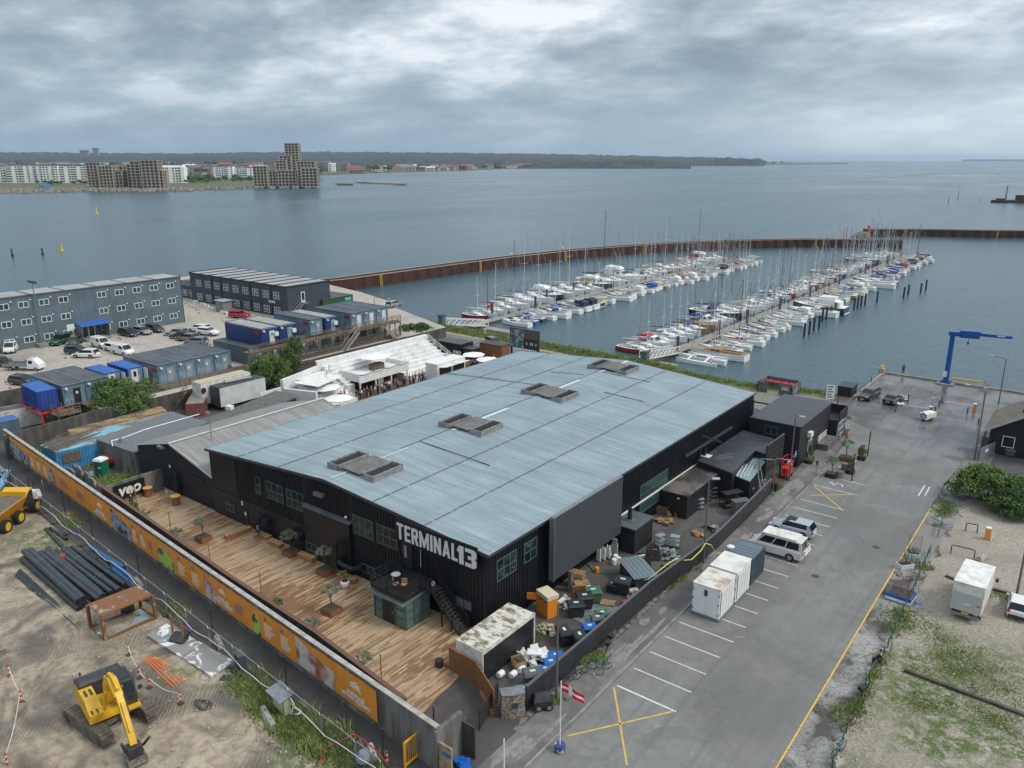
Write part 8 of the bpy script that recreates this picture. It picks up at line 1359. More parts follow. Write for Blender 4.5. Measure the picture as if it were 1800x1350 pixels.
for i in range(2):t0,t1=(0,.55) if i==0 else(.56,1);q=[c[0].lerp(c[3],t0),c[1].lerp(c[2],t0),c[1].lerp(c[2],t1),c[0].lerp(c[3],t1)];b=B();b.prism([(v_.x,v_.y) for v_ in q],.02,.27);tag(b.build('concrete_slab',SLB),'grey concrete slab with white chalky patches, %s half'%['left, bucket-carrying','right, plain'][i],'slab')
o=T('digger_bucket','rusty fork bucket with two upright tines lying on the chalky slab','bucket',G(315,1126,.27)+Vector((0,0,.02)),R(20));b=B();b.ext([(-.6,-.35,0),(-.6,.3,0),(-.6,.45,.45),(-.6,.1,.5),(-.6,-.4,.2)],(1.2,0,0));b.build('shell',EXK,o);[B().bar((x,.0,.3),(x-.3,.25,1.5),.12).build('tine',mat('rusty_tine',(.22,.10,.045),.8),o) for x in(-.45,.4)]
o=T('dark_cabinet','slate blue utility cabinet beside the fence near the slab','cabinet',G(424,1178,0),R(-10));B().box(-.45,-.25,0,.45,.25,1.35).build('body',mat('slate_cabinet',(.05,.075,.095),.5),o);B().box(-.48,-.28,1.353,.48,.28,1.4).build('lid',mat('slate_lid',(.08,.11,.13),.5),o)
ORC=mat('orange_conduit',(.78,.16,.03),.5)
for i in range(6):b=B();dx_=i*3;b.tube([tuple(G(247+dx_*1.9,1154+i*.4,.08)),tuple(G(262+dx_*1.5,1166-i*1.6,.08)),tuple(G(286+dx_*1.9,1190-i*3.4,.1)),tuple(G(304+dx_*2.0,1208-i*2.8,.08))],.045,5);put(b,'orange_conduit',ORC if i!=4 else mat('amber_conduit',(.75,.33,.05),.5),'orange conduit in the bundle right of the excavator, %s from the left'%ordw(i+1),'conduit',(0,0,0),0,'orange conduits')
def coil(label,px,py,r,m,name='hose_coil',n=26,seed=1):rr=random.Random(seed);c=G(px,py,.1);b=B();b.tube([(r*rr.uniform(.4,1.1)*math.cos(k*.8),r*.6*rr.uniform(.4,1.1)*math.sin(k*.8),.05+.12*rr.random()) for k in range(n)],.035,4);put(b,name,m,label,'hose',c)
coil('tangle of black hose on the sand right of the excavator',357,1240,.8,EXK);coil('white cable coil at the foot of the electric cabinet',520,1254,.5,WHT,'cable_coil',20,3);b=B();[b.tube([tuple(G(415+k*3,1272-k*2,.1)),tuple(G(425+k*3,1254-k,.14)),tuple(G(440+k*2,1243-k,.14)),tuple(G(458,1237-k*2,.1))],.06,6) for k in range(2)];put(b,'red_hose',mat('wine_hose',(.30,.02,.05),.5),'pair of thick wine red hoses beside the electric cabinet','hose',(0,0,0));b=B();b.tube([tuple(G(x,y,.1)) for x,y in((478,1286),(490,1284),(505,1291))],.06,6);put(b,'red_hose',MC['wine_hose'],'short piece of wine red hose below the concrete block','hose',(0,0,0))
b=B();b.tube([tuple(G(x,y,.3)) for x,y in((560,1345),(568,1325),(570,1316))]+[tuple(G(x,y,.9)) for x,y in((605,1300),(622,1290),(640,1302),(665,1322),(680,1342))],.04,5);put(b,'red_cable',mat('red_cable',(.42,.02,.04),.5),'thin red cable looping over the site fence','cable',(0,0,0));b=B();b.obox((0,0,0),(1.0,.8,.12),.5,0,.6);put(b,'black_sheet',EXK,'crumpled black sheet on the sand by the slate cabinet','sheet',G(398,1193,.03))
o=T('electric_cabinet','cream electric cabinet on legs with tilted zinc roof and white cables','cabinet',G(497,1255,0),R(-8));b=B();b.box(-.75,-.25,.35,.75,.25,1.55);b.build('body',mat('cream_cabinet',(.46,.44,.28),.6),o);b=B();b.ext([(-.95,-.6,1.62),(-.95,.5,1.85),(-.95,.5,1.8),(-.95,-.6,1.56)],(1.9,0,0));b.build('roof',ZINC,o);[B().bar((x,y,0),(x,y,1.6),.06).build('leg',STEEL,o) for x in(-.8,.8) for y in(-.3,.3)];b=B();b.tube([(.8,.2,1.6),(1.1,.3,1.2),(1.0,.1,.5),(.6,.2,.1)],.04,5);b.build('cable',WHT,o)
def cblock(label,px,py,L,rz):o=T('concrete_block',label,'barrier block',G(px,py,.05),rz);b=B();b.loft([[(-L/2,-.25,0),(L/2,-.25,0),(L/2,.25,0),(-L/2,.25,0)],[(-L/2,-.25,.2),(L/2,-.25,.2),(L/2,.25,.2),(-L/2,.25,.2)],[(-L/2,-.14,.5),(L/2,-.14,.5),(L/2,.14,.5),(-L/2,.14,.5)]]);b.build('block',mat('pale_block',(.40,.385,.34),.85,var=(.28,.27,.24),vs=2),o);b=B();[b.box(x,-.05,.503,x+.14,.05,.53) for x in(-L*.3,L*.2)];b.build('lifting_slot',CONCD,o)
cblock('long pale concrete barrier block below the electric cabinet',472,1268,2.2,R(-18));cblock('pale concrete block holding the lamp post by the slab',385,1134,1.4,R(-18));cblock('pale concrete block holding the lamp post by the blue pipes',243,1028,1.2,R(-10));cblock('pale concrete block behind the dump truck',68,875,1.2,R(-20));cblock('pale concrete block at the site fence near the bottom edge',655,1330,1.3,R(-30));cblock('concrete block on the gravel behind the box truck',1726,984,1.2,R(70));cblock('pale concrete block at the foot of the right chain fence',1472,1345,.7,R(60))
def rwpost(label,px,py,h=1.0,z=.05,gr='red and white plastic posts'):
 o=T('barrier_post',label,'barrier post',G(px,py,z),0,gr);B().obox((0,0,0),(.35,.35,.08)).build('foot',EXK,o);b=B();b.cyl(0,0,.08,h,.055,8);b.build('shaft',REDP,o);[B().cyl(0,0,zz,zz+.12,.058,8).build('white_band',WHT,o) for zz in(h*.35,h*.7)];return o.location.copy()
rp_=[rwpost('red and white post on the sand, %s from the slab'%w,px,py) for w,px,py in(('first',227,1152),('second',246,1193),('third',263,1210),('fourth',318,1237))]
rl_=[rwpost('red and white post at the left edge, %s from the top'%w,px,py) for w,px,py in(('first',18,1190),('second',39,1236),('third',14,1348))];rwpost('red and white post leaning by the site fence near the dump truck',122,915);rwpost('red and white post by the yellow gate',784,1345);rwpost('red and white post inside the site fence near the bottom edge',681,1345)
for i,(a,c_) in enumerate(((rp_[0],rp_[1]),(rp_[1],rp_[2]),(rp_[2],rp_[3]),(rl_[0],rl_[1]),(rl_[1],rl_[2]))):
 b=B();n=8;[b.bar(a.lerp(c_,k/n)+Vector((0,0,.85-.35*math.sin(k/n*math.pi))),a.lerp(c_,(k+1)/n)+Vector((0,0,.85-.35*math.sin((k+1)/n*math.pi))),.035) for k in range(0,n)];put(b,'plastic_chain',WHD,'white plastic chain hung between red and white posts, %s in the line'%ordw(i+1),'chain',(0,0,0))
FG=mat('fence_galv',(.30,.31,.32),.45,metal=.5);MSH=mat('fence_mesh',(.10,.105,.11),.7,alpha=.16)
x=-101.0;i=0
while x<-29:
 i+=1;x2=min(x+3.5,-28.6);y1_,y2_=fy(x),fy(x2);o=T('fence_panel','galvanised mesh fence panel along the site lane, %s from the left'%ordw(i),'fence panel',(x,y1_,.05),math.atan2(y2_-y1_,x2-x),'mesh fence panels along the site lane');L=math.hypot(x2-x,y2_-y1_)-.08;b=B();b.tube([(0,0,0),(0,0,1.85),(.12,0,1.98),(L-.12,0,1.98),(L,0,1.85),(L,0,0)],.03,6);b.tube([(0,0,.2),(L,0,.2)],.02,5);b.build('tube_frame',FG,o);b=B();b.box(.03,-.004,.22,L-.03,.004,1.95);b.build('mesh_infill',MSH,o);b=B();b.box(-.15,-.35,-.03,.15,.35,.10);b.build('foot',EXK,o);x=x2
pts=[]
for k in range(60):xx=-100+k*1.22;pts.append((xx,fy(xx)-.05,.95+.22*math.sin(k*.9)+.1*math.sin(k*2.3)))
b=B();b.tube(pts,.032,4);put(b,'site_cable',WHT,'long white cable tied along the site lane fence','cable',(0,0,0))
for i,(px,py) in enumerate(((22,862),(56,880),(65,888),(115,905),(163,945),(247,1022),(376,1128),(505,1215),(675,1348))):
 p=G(px,py,0);o=T('site_lamp_post','thin black site lamp post on the lane fence, %s from the left'%ordw(i+1),'lamp post',(p.x,p.y,0),0,'site lamp posts');B().cyl(0,0,0,2.6,.045,6).build('pole',BLK,o);B().obox((0,0,2.5),(.16,.16,.22)).build('lamp',BLK,o)
o=T('round_sign','round white sign with red ring and number on the lane fence','sign',G(80,880,0),R(-15));B().cyl(0,0,0,2.2,.03,6).build('pole',STEEL,o)
def disc(par,r,m,y,z,name,x=0,n=18):b=B();b.ext([(x+r*math.cos(k*2*math.pi/n),y,z+r*math.sin(k*2*math.pi/n)) for k in range(n)],(0,.02,0));return b.build(name,m,par)
disc(o,.34,REDP,-.04,2.1,'red_ring');f_=disc(o,.25,WHT,-.062,2.1,'face');tx=textmesh('15',.28,BLK,f_,align='CENTER');tx.rotation_euler=(math.pi/2,0,0);tx.location=(0,-.07,2.0)
o=T('yellow_gate','bright amber barred gate standing at the end of the hoarding','gate',G(712,1350,0));q=G(742,1325,0)-G(712,1350,0);q.z=0;AMB=mat('gate_amber',(.78,.36,.01),.45);b=B();[b.bar(Vector((0,0,z)),q+Vector((0,0,z)),.1) for z in(.15,1.75)];[b.bar(q*t+Vector((0,0,.0)),q*t+Vector((0,0,1.8)),.1) for t in(0,1)];b.build('frame',AMB,o);b=B();[b.bar(q*(k/9)+Vector((0,0,.15)),q*(k/9)+Vector((0,0,1.75)),.03) for k in range(1,9)];b.build('bars',AMB,o)
heap('small heap of bright blue plastic at the bottom edge','tarpaulin',G(815,1346,.0),.5,.4,.5,12,.3,BUB,15,'blue_sheet');o=T('cement_mixer','grey cement mixer drum cut by the bottom edge of the photo','mixer',G(640,1352,0));b=B();b.lathe([(.2,.4),(.42,.7),(.42,.95),(.25,1.25)],(0,0,0),12);b.build('drum',mat('mixer_grey',(.25,.28,.33),.5),o);b=B();[b.bar((x,y,0),(0,0,.7),.06) for x in(-.5,.5) for y in(-.3,.3)];b.build('stand',EXK,o)
o=T('grey_post','old grey timber post with pink tape standing in the yard entrance','post',G(764,1290,0));B().obox((0,0,0),(.12,.12,2.1)).build('shaft',OLDW,o);B().obox((0,0,1.9),(.2,.05,.1)).build('pink_tape',mat('pink_tape',(.6,.1,.2),.6),o)
"""veo side: weedy plot with toilet and tank"""
o=T('portable_toilet','green portable toilet with white roof in the weedy plot','toilet',G(181,838,0),R(20));b=B();b.loft([[(-.55,-.55,0),(.55,-.55,0),(.55,.55,0),(-.55,.55,0)],[(-.52,-.52,2.05),(.52,-.52,2.05),(.52,.52,2.05),(-.52,.52,2.05)]]);b.build('body',mat('toilet_green',(.01,.13,.08),.5),o);b=B();b.loft([[(-.6,-.6,2.053),(.6,-.6,2.053),(.6,.6,2.053),(-.6,.6,2.053)],[(-.5,-.5,2.3),(.5,-.5,2.3),(.5,.5,2.3),(-.5,.5,2.3)]]);b.build('roof',WHT,o);B().box(.1,-.58,1.2,.45,-.551,1.4).build('label_plate',WHT,o)
o=T('red_tank','dark red round tank lying behind the portable toilet','tank',G(192,820,0),R(60));b=B();b.tube([(-.8,0,.8),(-.7,0,.8),(.7,0,.8),(.8,0,.8)],[.6,.75,.75,.6],14);b.build('shell',mat('tank_red',(.22,.02,.02),.5),o);b=B();[b.box(x,-.5,0,x+.12,.5,.4) for x in(-.5,.4)];b.build('cradle',EXK,o)
b=B();[b.ext([(k*.1,-.5,0),(k*.1,.5,0),(k*.1,.6,1.1),(k*.1,.2,1.5),(k*.1,-.3,1.5),(k*.1,-.5,1.2)],(.05,0,0)) for k in range(4)];put(b,'grey_shells',mat('grey_shell',(.30,.33,.37),.5),'grey shaped panels leaning beside the portable toilet','panels',G(160,852,0),R(70));b=B();b.ext([(0,0,0),(1.8,0,0),(1.8,0,1.9)],(0,.1,0));put(b,'board_ramp',mat('brown_board',(.17,.10,.06),.8),'brown boarded ramp leaning against the black shed','ramp',G(228,828,0),R(60))
# ================================================================ deck furniture
def tubtable(px,py,lab):o=T('reel_table',lab,'table',G(px,py,.1));b=B();b.lathe([(.42,0),(.40,.05),(.38,.5),(.40,.95)],(0,0,0),14);b.build('barrel',CEDAR,o);b=B();b.lathe([(.5,.953),(.5,1.02)],(0,0,0),16);b.build('tabletop',mat('amber_top',(.60,.33,.08),.6),o)
tubtable(261,872,'round cedar barrel table with amber top nearest the veo sign');tubtable(310,887,'round cedar barrel table with amber top nearer the black wall');drum('small white bucket on the deck by the shed door',G(293,866,.1),.12,.25,WHT,cat='bucket')
def bench(px,py,rz,L,lab,grp='timber box benches along the hall'):o=T('box_bench',lab,'bench',G(px,py,.1),R(rz),grp);b=B();b.box(-L/2,-.28,0,L/2,.28,.40);b.build('box',mat('bench_larch',(.32,.17,.07),.7),o);b=B();[b.box(-L/2-.03,-.3+k*.152,.403,L/2+.03,-.17+k*.152,.45) for k in range(4)];b.build('seat',WOOD,o)
bench(418,940,84,2.6,'long timber box bench nearest the shed end of the deck');bench(462,945,2,2.1,'timber box bench carrying the sitting person');bench(485,959,2,1.7,'timber box bench left of the first wall olive tree');bench(540,983,2,1.9,'timber box bench between the two wall olive trees');bench(611,1020,2,2.0,'timber box bench by the white pot beside the wall')
for i,(px,py) in enumerate(((370,990),(460,1048),(555,1118),(671,1200),(301,938),(241,890))):o=T('deck_post','thin amber-brown timber post along the inner wall, %s'%['third from the shed end','fourth from the shed end','fifth from the shed end','nearest the stone cage','second from the shed end','first at the shed end'][i],'post',G(px,py,.1),0,'thin timber posts on the deck');B().cyl(0,0,0,2.2,.055,6).build('shaft',mat('amber_post',(.33,.18,.05),.7),o);B().cyl(0,0,2.2,2.23,.065,6).build('cap',OLDW,o)
# ================================================================ street furniture
GST=mat('lamp_grey',(.12,.115,.11),.5)
def streetlamp(label,px,py,h,az,arm=1.3,z=.1,gr='street lamps'):
 o=T('street_lamp',label,'street lamp',G(px,py,z),R(az),gr);B().tube([(0,0,0),(0,0,h)],.10,8,0,.06).build('pole',GST,o);b=B();b.tube([(0,0,h-.03),(arm*.6,0,h+.08),(arm,0,h+.08)],.04,6);b.build('arm',GST,o);b=B();b.loft([[(arm-.05,-.1,h+.0),(arm-.05,.1,h+.0),(arm-.05,.1,h+.14),(arm-.05,-.1,h+.14)],[(arm+.6,-.14,h+.02),(arm+.6,.14,h+.02),(arm+.6,.12,h+.14),(arm+.6,-.12,h+.14)]]);b.build('lamp_head',mat('lamp_head',(.45,.47,.48),.4),o)
streetlamp('street lamp on the pavement nearest the flag pole',978,1228,7.2,90,.1);streetlamp('street lamp rising by the yellow hose over the fence',1236,990,8.1,40,.3);streetlamp('street lamp before the black clubhouse wall',1387,845,7.6,25,.4);streetlamp('street lamp at the corner of the gabled black house',1712.7,807,8.5,140,2.6);streetlamp('street lamp near the quay right of the blue crane',1755,711,6.9,150,2.0);streetlamp('street lamp on the gravel beside the box truck',1787,1046,9,90,.6,.03);streetlamp('street lamp by the marina path behind the walkway',660,575,6.5,10,3.5,0)
o=T('floodlight_mast','tall thin floodlight mast before the three storey cabin block','mast',G(75,610,TZ));B().tube([(0,0,0),(0,0,11.6)],.12,8,0,.07).build('pole',ZINC,o);b=B();b.bar((-1.0,0,11.6),(1.0,0,11.6),.08);b.build('crossbar',ZINC,o);[B().obox((x,0,11.6),(.6,.3,.35),0).build('floodlight',DKST,o) for x in(-1.2,-.4,.5,1.3)];B().obox((0,0,0),(1.6,1.6,.7)).build('base_block',CONC,o)
for px,py,lab,L in((1330,868,'bent grey pipe post at the end of the black fence',1.6),(1358,868,'grey pipe post with side arm beside the fence end',1.6)):o=T('pipe_post',lab,'post',G(px,py,.05),R(30));b=B();b.tube([(0,0,0),(0,0,4.0),(.1,0,4.1),(L,0,4.0)],.05,6);b.build('pipe',ZINC,o);B().obox((0,0,0),(.3,.3,.1)).build('foot',CONC,o)
o=T('flagpole','white pole with red and white flag standing in a blue tub','flagpole',G(984,1320,0));b=B();b.lathe([(.33,0),(.36,.1),(.34,.5)],(0,0,0),14);b.build('tub',mat('tub_blue',(.03,.06,.20),.5,var=(.45,.45,.45),vs=3,vr=(.52,.6)),o);B().cyl(0,0,.5,5.0,.04,8).build('pole',WHT,o);b=B();vs=[];n=12;ca,sa_=math.cos(R(20)),math.sin(R(20))
for i in range(n+1):
 t=i/n;x=1.4*t;off=.16*math.sin(t*8)*t
 for k in(0,.38,.62,1):vs.append((x*ca-off*sa_,x*sa_+off*ca,4.95-.62*k-.95*t*t*.6-.2*t))
b.add(vs,[(4*i+j,4*i+4+j,4*i+5+j,4*i+1+j) for i in range(n) for j in range(3)]);b.m=[1 if(j==1 or i in(4,5)) else 0 for i in range(n) for j in range(3)];b.build('flag',[mat('flag_red',(.55,.01,.03),.7),mat('flag_white',(.7,.7,.7),.7)],o)
o=T('white_pole','plain white pole standing in the road at the bottom edge','pole',G(886,1365,0));B().cyl(0,0,0,2.6,.045,8).build('shaft',WHT,o);B().lathe([(.05,0),(.02,.08)],(0,0,2.6),8).build('tip',WHT,o)
def roundsign(label,px,py,h,rz=R(-150),z=0,bar=True,pink=False):
 o=T('traffic_sign',label,'traffic sign',G(px,py,z),rz);B().cyl(0,0,0,h,.035,6).build('pole',STEEL,o);disc(o,.38,REDP if not pink else mat('sign_back_pink',(.5,.15,.25),.5),-.04,h,'red_ring');f_=disc(o,.29,WHT,-.062,h,'face')
 if bar:b=B();b.bar((-.2,-.075,h+.2),(.2,-.075,h-.2),.02,.06);b.bar((-.12,-.073,h),(.1,-.073,h),.015,.12);b.build('symbol',BLK,f_)
 b=B();b.box(-.25,-.05,h-.75,.25,-.03,h-.48);b.build('sub_plate',WHT,o)
roundsign('round red-ringed sign beside the left white barrier arm',1636,722,2.6,R(25));roundsign('larger round red-ringed sign by the right barrier',1728,708,3.0,R(25));roundsign('round sign on a pole by the farther gangway',853,607,3.2,R(30),0,False);roundsign('small pink round sign near the farther marina path',797,612,1.6,R(30),0,False,True);roundsign('white and blue sign on a tall pole in the bank grass',1247,668,3.3,R(30),0,False)
def barrier(label,px,py,L,az,m=ORP):
 o=T('barrier_gate',label,'barrier',G(px,py,0),R(az));B().box(-.2,-.2,0,.2,.2,1.15).build('housing',m,o);B().box(-.22,-.22,1.153,.22,.22,1.25).build('cap',WHT,o);b=B();b.bar((-.1,-.25,1.0),(-L,-.25,1.05),.06,.12);b.build('arm',WHT,o)
barrier('left barrier with long white arm and small red housing',1634,729,4.2,10,REDP);barrier('right barrier with white arm and tall orange housing',1712,724,4.0,10);o=T('barrier_gate','orange barrier housing with lowered white stub on the gravel','barrier',G(1735,948,.03),R(20));B().box(-.2,-.2,0,.2,.2,1.15).build('housing',ORP,o);B().box(-.22,-.22,1.153,.22,.22,1.25).build('cap',WHT,o);B().bar((.25,-.25,0),(.35,-.1,1.0),.08).build('arm',WHT,o)
o=T('equipment_trailer','small grey-white trailer with blue arrow disc at its end','trailer',G(1630,738,0),R(70));b=B();b.box(-1.2,-.55,.35,1.2,.55,1.1);b.build('body',WHD,o);b=B();b.ext([(-1.22-.001,.42*math.cos(k*math.pi/9),.85+.42*math.sin(k*math.pi/9)) for k in range(18)],(-.03,0,0));d_=b.build('blue_disc',mat('arrow_blue',(.01,.16,.5),.5),o);b=B();b.bar((-1.27,.2,1.05),(-1.27,-.2,.65),.02,.1);b.bar((-1.275,-.2,.65),(-1.275,.05,.65),.02,.08);b.bar((-1.28,-.2,.65),(-1.28,-.2,.9),.08,.02);b.build('arrow',WHT,d_);[wheel(o,0,y,.25,.14) for y in(-.6,.6)]
for i,(px,py,lab) in enumerate(((1574,724,'post before the row of white bollard weights'),(1547,694,'bollard post between the two quay cars'),(1596,705,'bollard post right of the fastback'),(1643,727,'bollard post behind the left barrier'),(1650,716,'bollard post farther behind the left barrier'),(1655,709,'bollard post at the far end of the barrier island'),(1700,728,'bollard post left of the orange barrier'),(1719,748,'bollard post at the pavement bend'),(1531,674,'bollard post on the quay edge by the water'),(1472,712,'bollard post on the forecourt by the grass'))):o=T('bollard','dark grey '+lab,'bollard',G(px,py,0),0,'dark grey bollards near the quay');B().cyl(0,0,0,1.0,.08,8).build('shaft',DKST,o);B().lathe([(.085,0),(.03,.06)],(0,0,1.0),8).build('cap',DKST,o)
for i,(px,py) in enumerate(((1582,712),(1591,703))):heap('pale sacks weighing down the island post, %s pile'%['nearer','farther'][i],'sandbags',G(px,py,0),.4,.3,.5,7,.28,WHD,30+i,'sandbag_pile')
o=T('quay_bollard','yellow-topped timber fender post at the quay corner','bollard',G(1549,657,0));B().obox((0,0,0),(.9,.9,1.0)).build('block',mat('pale_stone_post',(.36,.33,.22),.8),o);B().cyl(0,0,1.0,1.4,.25,8).build('cap',YEL,o);b=B();b.bar((0,0,.2),(4,.2,.2),.25);put(b,'yellow_beam',YEL,'yellow beam lying on the quay edge right of the crane','beam',G(1672,670,0)+Vector((0,.6,.15)))
annex('black_store','small black flat-roofed store box on the bank by the quay',-30.9,-28.9,123.2,126.6,1.5,BKP,DKST,'store');at()
p=G(1372,690,0);o=at(T('bin_enclosure','open grey timber bin enclosure with information poster on its end','enclosure',(p.x,p.y,0)));x0,y0,x1,y1=p.x-3.2,p.y-1.6,p.x+2.2,p.y+2.6;b=B();b.box(x0,y0,0,x0+.12,y1,1.7);b.box(x0,y1-.12,0,x1,y1,1.7);b.box(x1-.12,y0,0,x1,y1,1.7);b.box(x0,y0,0,x0+1.6,y0+.12,1.7);b.box(x1-2.0,y0,0,x1,y0+.12,1.7);b.build('boarding',mat('enclosure_grey',(.09,.088,.085),.8,var=(.15,.145,.14),vs=1.5,stretch=(1,1,5)),o);b=B();b.box(x1+.002,y0+.5,.3,x1+.04,y0+2.8,1.4);b.build('poster',mat('poster_blue',(.05,.12,.30),.5,var=(.5,.38,.10),vs=.9,vr=(.55,.6)),o);b=B();b.box(x1-1.6,y0-.03,.9,x1-.5,y0-.002,1.4);b.build('notice',mat('pale_notice',(.4,.4,.4),.5),o);at()
for i in range(4):bx=x0+.8+i*1.2;o=T('recycling_bin','grey recycling bin with red lid in the enclosure, %s from the left'%ordw(i+1),'bin',(bx,y1-1.0,0),0,'red-lidded recycling bins');B().obox((0,0,0),(1.0,.9,1.1)).build('body',GYB,o);B().obox((0,0,1.103),(1.05,.95,.14),0,0,.9).build('lid',mat('lid_red',(.45,.04,.06),.5),o)
o=T('timber_shelter','open black timber pergola behind the hall corner','pergola',(-34.5,101,0));b=B();[b.bar((x,y,0),(x,y,2.5),.15) for x in(-2.5,1.5) for y in(-3,3)];[b.bar((-2.7,y,2.55),(1.7,y,2.55),.12,.18) for y in(-3,3)];[b.bar((x,-3.2,2.7),(x,3.2,2.7),.12,.12) for x in(-2.5,1.5)];b.build('frame',BKP,o);b=B();b.box(-2.0,-2.5,.7,1.0,2.5,.78);b.box(-2.4,-2.5,.4,-2.1,2.5,.46);b.build('picnic_table',OLDW,o)
o=T('price_board','white notice board with dark lines leaning behind the black clubhouse','sign',G(1458,705,0),R(35));B().box(-.6,-.05,.3,.6,.03,2.5).build('board',WHT,o);b=B();[b.box(-.45,-.07,.6+k*.4,.4-.2*(k%2),-.051,.75+k*.4) for k in range(5)];b.build('lines',mat('line_blue',(.03,.05,.12),.5),o)
BRL=mat('barrel_grey',(.12,.12,.11),.7,var=(.20,.19,.18),vs=2)
for px,py,lab in((1475,840,'grey barrel beside the nearest black tree box'),(1484,826,'grey barrel behind the small olive tree'),(1472,775,'dark barrel beside the shrub at the clubhouse corner')):drum(lab,G(px,py),.38,.85,BRL,cat='barrel',name='barrel')
for i,(px,py) in enumerate(((1497,845),(1525,802))):o=T('dark_post','tall black post standing in a planter, %s'%['nearer one','farther one'][i],'post',G(px,py,0));B().cyl(0,0,0,3.2,.07,6).build('shaft',BLK,o);B().obox((0,0,3.2),(.16,.16,.03)).build('cap',BLK,o)
o=T('parking_sign','small dark sign post at the pavement kerb before the planters','sign',G(1434,834,.1),R(40));B().cyl(0,0,0,1.5,.03,6).build('pole',STEEL,o);B().box(-.15,-.03,1.2,.15,.03,1.7).build('plate',DKST,o)
o=T('lift_sign','small blue wall sign by the red lift','sign',(-26.0,88.5,1.6));B().box(-.02,-.3,0,.02,.3,.8).build('plate',mat('sign_mid_blue',(.02,.2,.6),.5),o);B().box(.021,-.2,.3,.03,.2,.5).build('symbol',WHT,o)
o=T('fire_post','red extinguisher post at the end of the black fence','extinguisher',G(1361,862,0));B().cyl(0,0,.9,1.5,.09,8).build('cylinder',REDP,o);B().obox((0,0,0),(.6,.6,.85)).build('base_box',BKP,o)
GRF=mat('rail_green',(.02,.07,.05),.5);q=[G(*p_,0) for p_ in((1462,1352),(1475,1322),(1487,1290),(1500,1255),(1513,1225),(1527,1195),(1545,1168),(1560,1140),(1572,1110),(1586,1080),(1600,1052),(1609,1030),(1620,1003),(1630,980),(1637,968),(1648,945),(1660,905),(1672,880))]
for i in range(len(q)-1):
 if i in(14,):continue
 a,c_=q[i],q[i+1];o=T('rail_fence','low dark green rail section along the gravel edge, %s from the bottom'%ordw(i+1),'railing',a,0,'low green rail sections');d=c_-a;b=B();[b.bar(d*t,d*t+Vector((0,0,.8)),.07) for t in(.02,.55)];b.build('post',GRF,o);b=B();b.bar(d*.02+Vector((0,0,.55)),d*.57+Vector((0,0,.55)),.05,.12);b.bar(d*.02+Vector((0,0,.74)),d*.97+Vector((0,0,.7)),.03);b.build('rail',GRF,o)
for lab,a,c_ in(('black hoop barrier on the gravel nearer the road',(1671,972),(1712,982)),('black hoop barrier on the gravel before the orange barrier',(1697,933),(1717,937))):p,s_=G(*a,.03),G(*c_,.03)-G(*a,.03);o=T('hoop_barrier',lab,'barrier',p);b=B();b.tube([(0,0,0),(0,0,.75),s_*.08+Vector((0,0,.85)),s_*.92+Vector((0,0,.85)),s_+Vector((0,0,.75)),s_],.05,6);b.build('hoop',BLK,o);[B().obox(c2,(.2,.2,.03)).build('foot',CONC,o) for c2 in((0,0,0),tuple(s_))]
def plbox(label,c,m,m2,h=.55,twigs=True,L=1.8,W_=1.2,rz=0,seed=1):
 o=T('planter_box',label,'planter',c,rz);b=B();b.box(-L/2,-W_/2,0,L/2,W_/2,h);b.build('box',m,o);b=B();b.box(-L/2-.01,-W_/2-.015,h*.12,L/2+.01,W_/2+.015,h*.5);b.build('stripe',m2,o);B().box(-L/2+.1,-W_/2+.1,h+.002,L/2-.1,W_/2-.1,h+.03).build('soil',mat('soil',(.06,.045,.03),.9),o)
 rr=random.Random(seed);b=B()
 for k in range(26):x,y=rr.uniform(-L*.42,L*.42),rr.uniform(-W_*.4,W_*.4);b.bar((x,y,h),(x+rr.uniform(-.3,.3),y+rr.uniform(-.3,.3),h+rr.uniform(.2,.6) if twigs else h+.2),.025)
 b.build('twigs',OLDW,o);return o
plbox('square planter with blue and white painted sides and dry twigs',G(1583,1052,.01),mat('planter_blue',(.02,.09,.35),.5),WHT,.6,True,1.9,1.7,R(-4));o=plbox('pale blue-white corner planter with trellis wires nearest the fallen bike',G(1590,998,.01),mat('planter_pale',(.52,.58,.62),.6),MC['planter_pale'],.45,True,1.3,.8,R(50));b=B();[b.bar((x,-.3,.4),(x,-.3,2.1),.03) for x in(-.5,-.1,.3)];[b.bar((-.5+k*.12,-.3,.5),(-.4+k*.1,-.28,2.0),.015) for k in range(9)];b.build('trellis',OLDW,o);o=plbox('pale blue-white planter with wire trellis behind the corner planter',G(1605,980,.01),MC['planter_pale'],MC['planter_pale'],.45,True,1.1,.6,R(10),2);b=B();[b.bar((x,0,.4),(x,0,2.3),.03) for x in(-.5,.5)];[b.bar((-.5+k*.1,0,.5),(-.5+k*.1+.05,.02,2.2),.012) for k in range(10)];b.build('trellis',OLDW,o)
b=B();a,c_=G(1590,1178,.12),G(1815,1262,.12);b.bar(a,c_,.28,.24);put(b,'timber_beam',mat('tarred_beam',(.05,.042,.035),.85,var=(.10,.085,.07),vs=1.5),'long dark timber beam lying across the grassy gravel','beam',(0,0,0));b=B();b.bar(G(1662,1012,.1),G(1679,1019,.1),.22,.2);put(b,'timber_beam',MC['tarred_beam'],'short dark timber end sticking out left of the box truck','beam',(0,0,0));b=B();b.bar(G(1745,1036,.1),G(1808,1052,.1),.22,.2);put(b,'timber_beam',MC['tarred_beam'],'dark timber beam right of the box truck','beam',(0,0,0));b=B();b.obox((0,0,0),(.5,.35,.06),.3,0,.5);put(b,'blue_litter',PBU,'scrap of light blue plastic on the gravel by the rail','litter',G(1614,1061,.04))
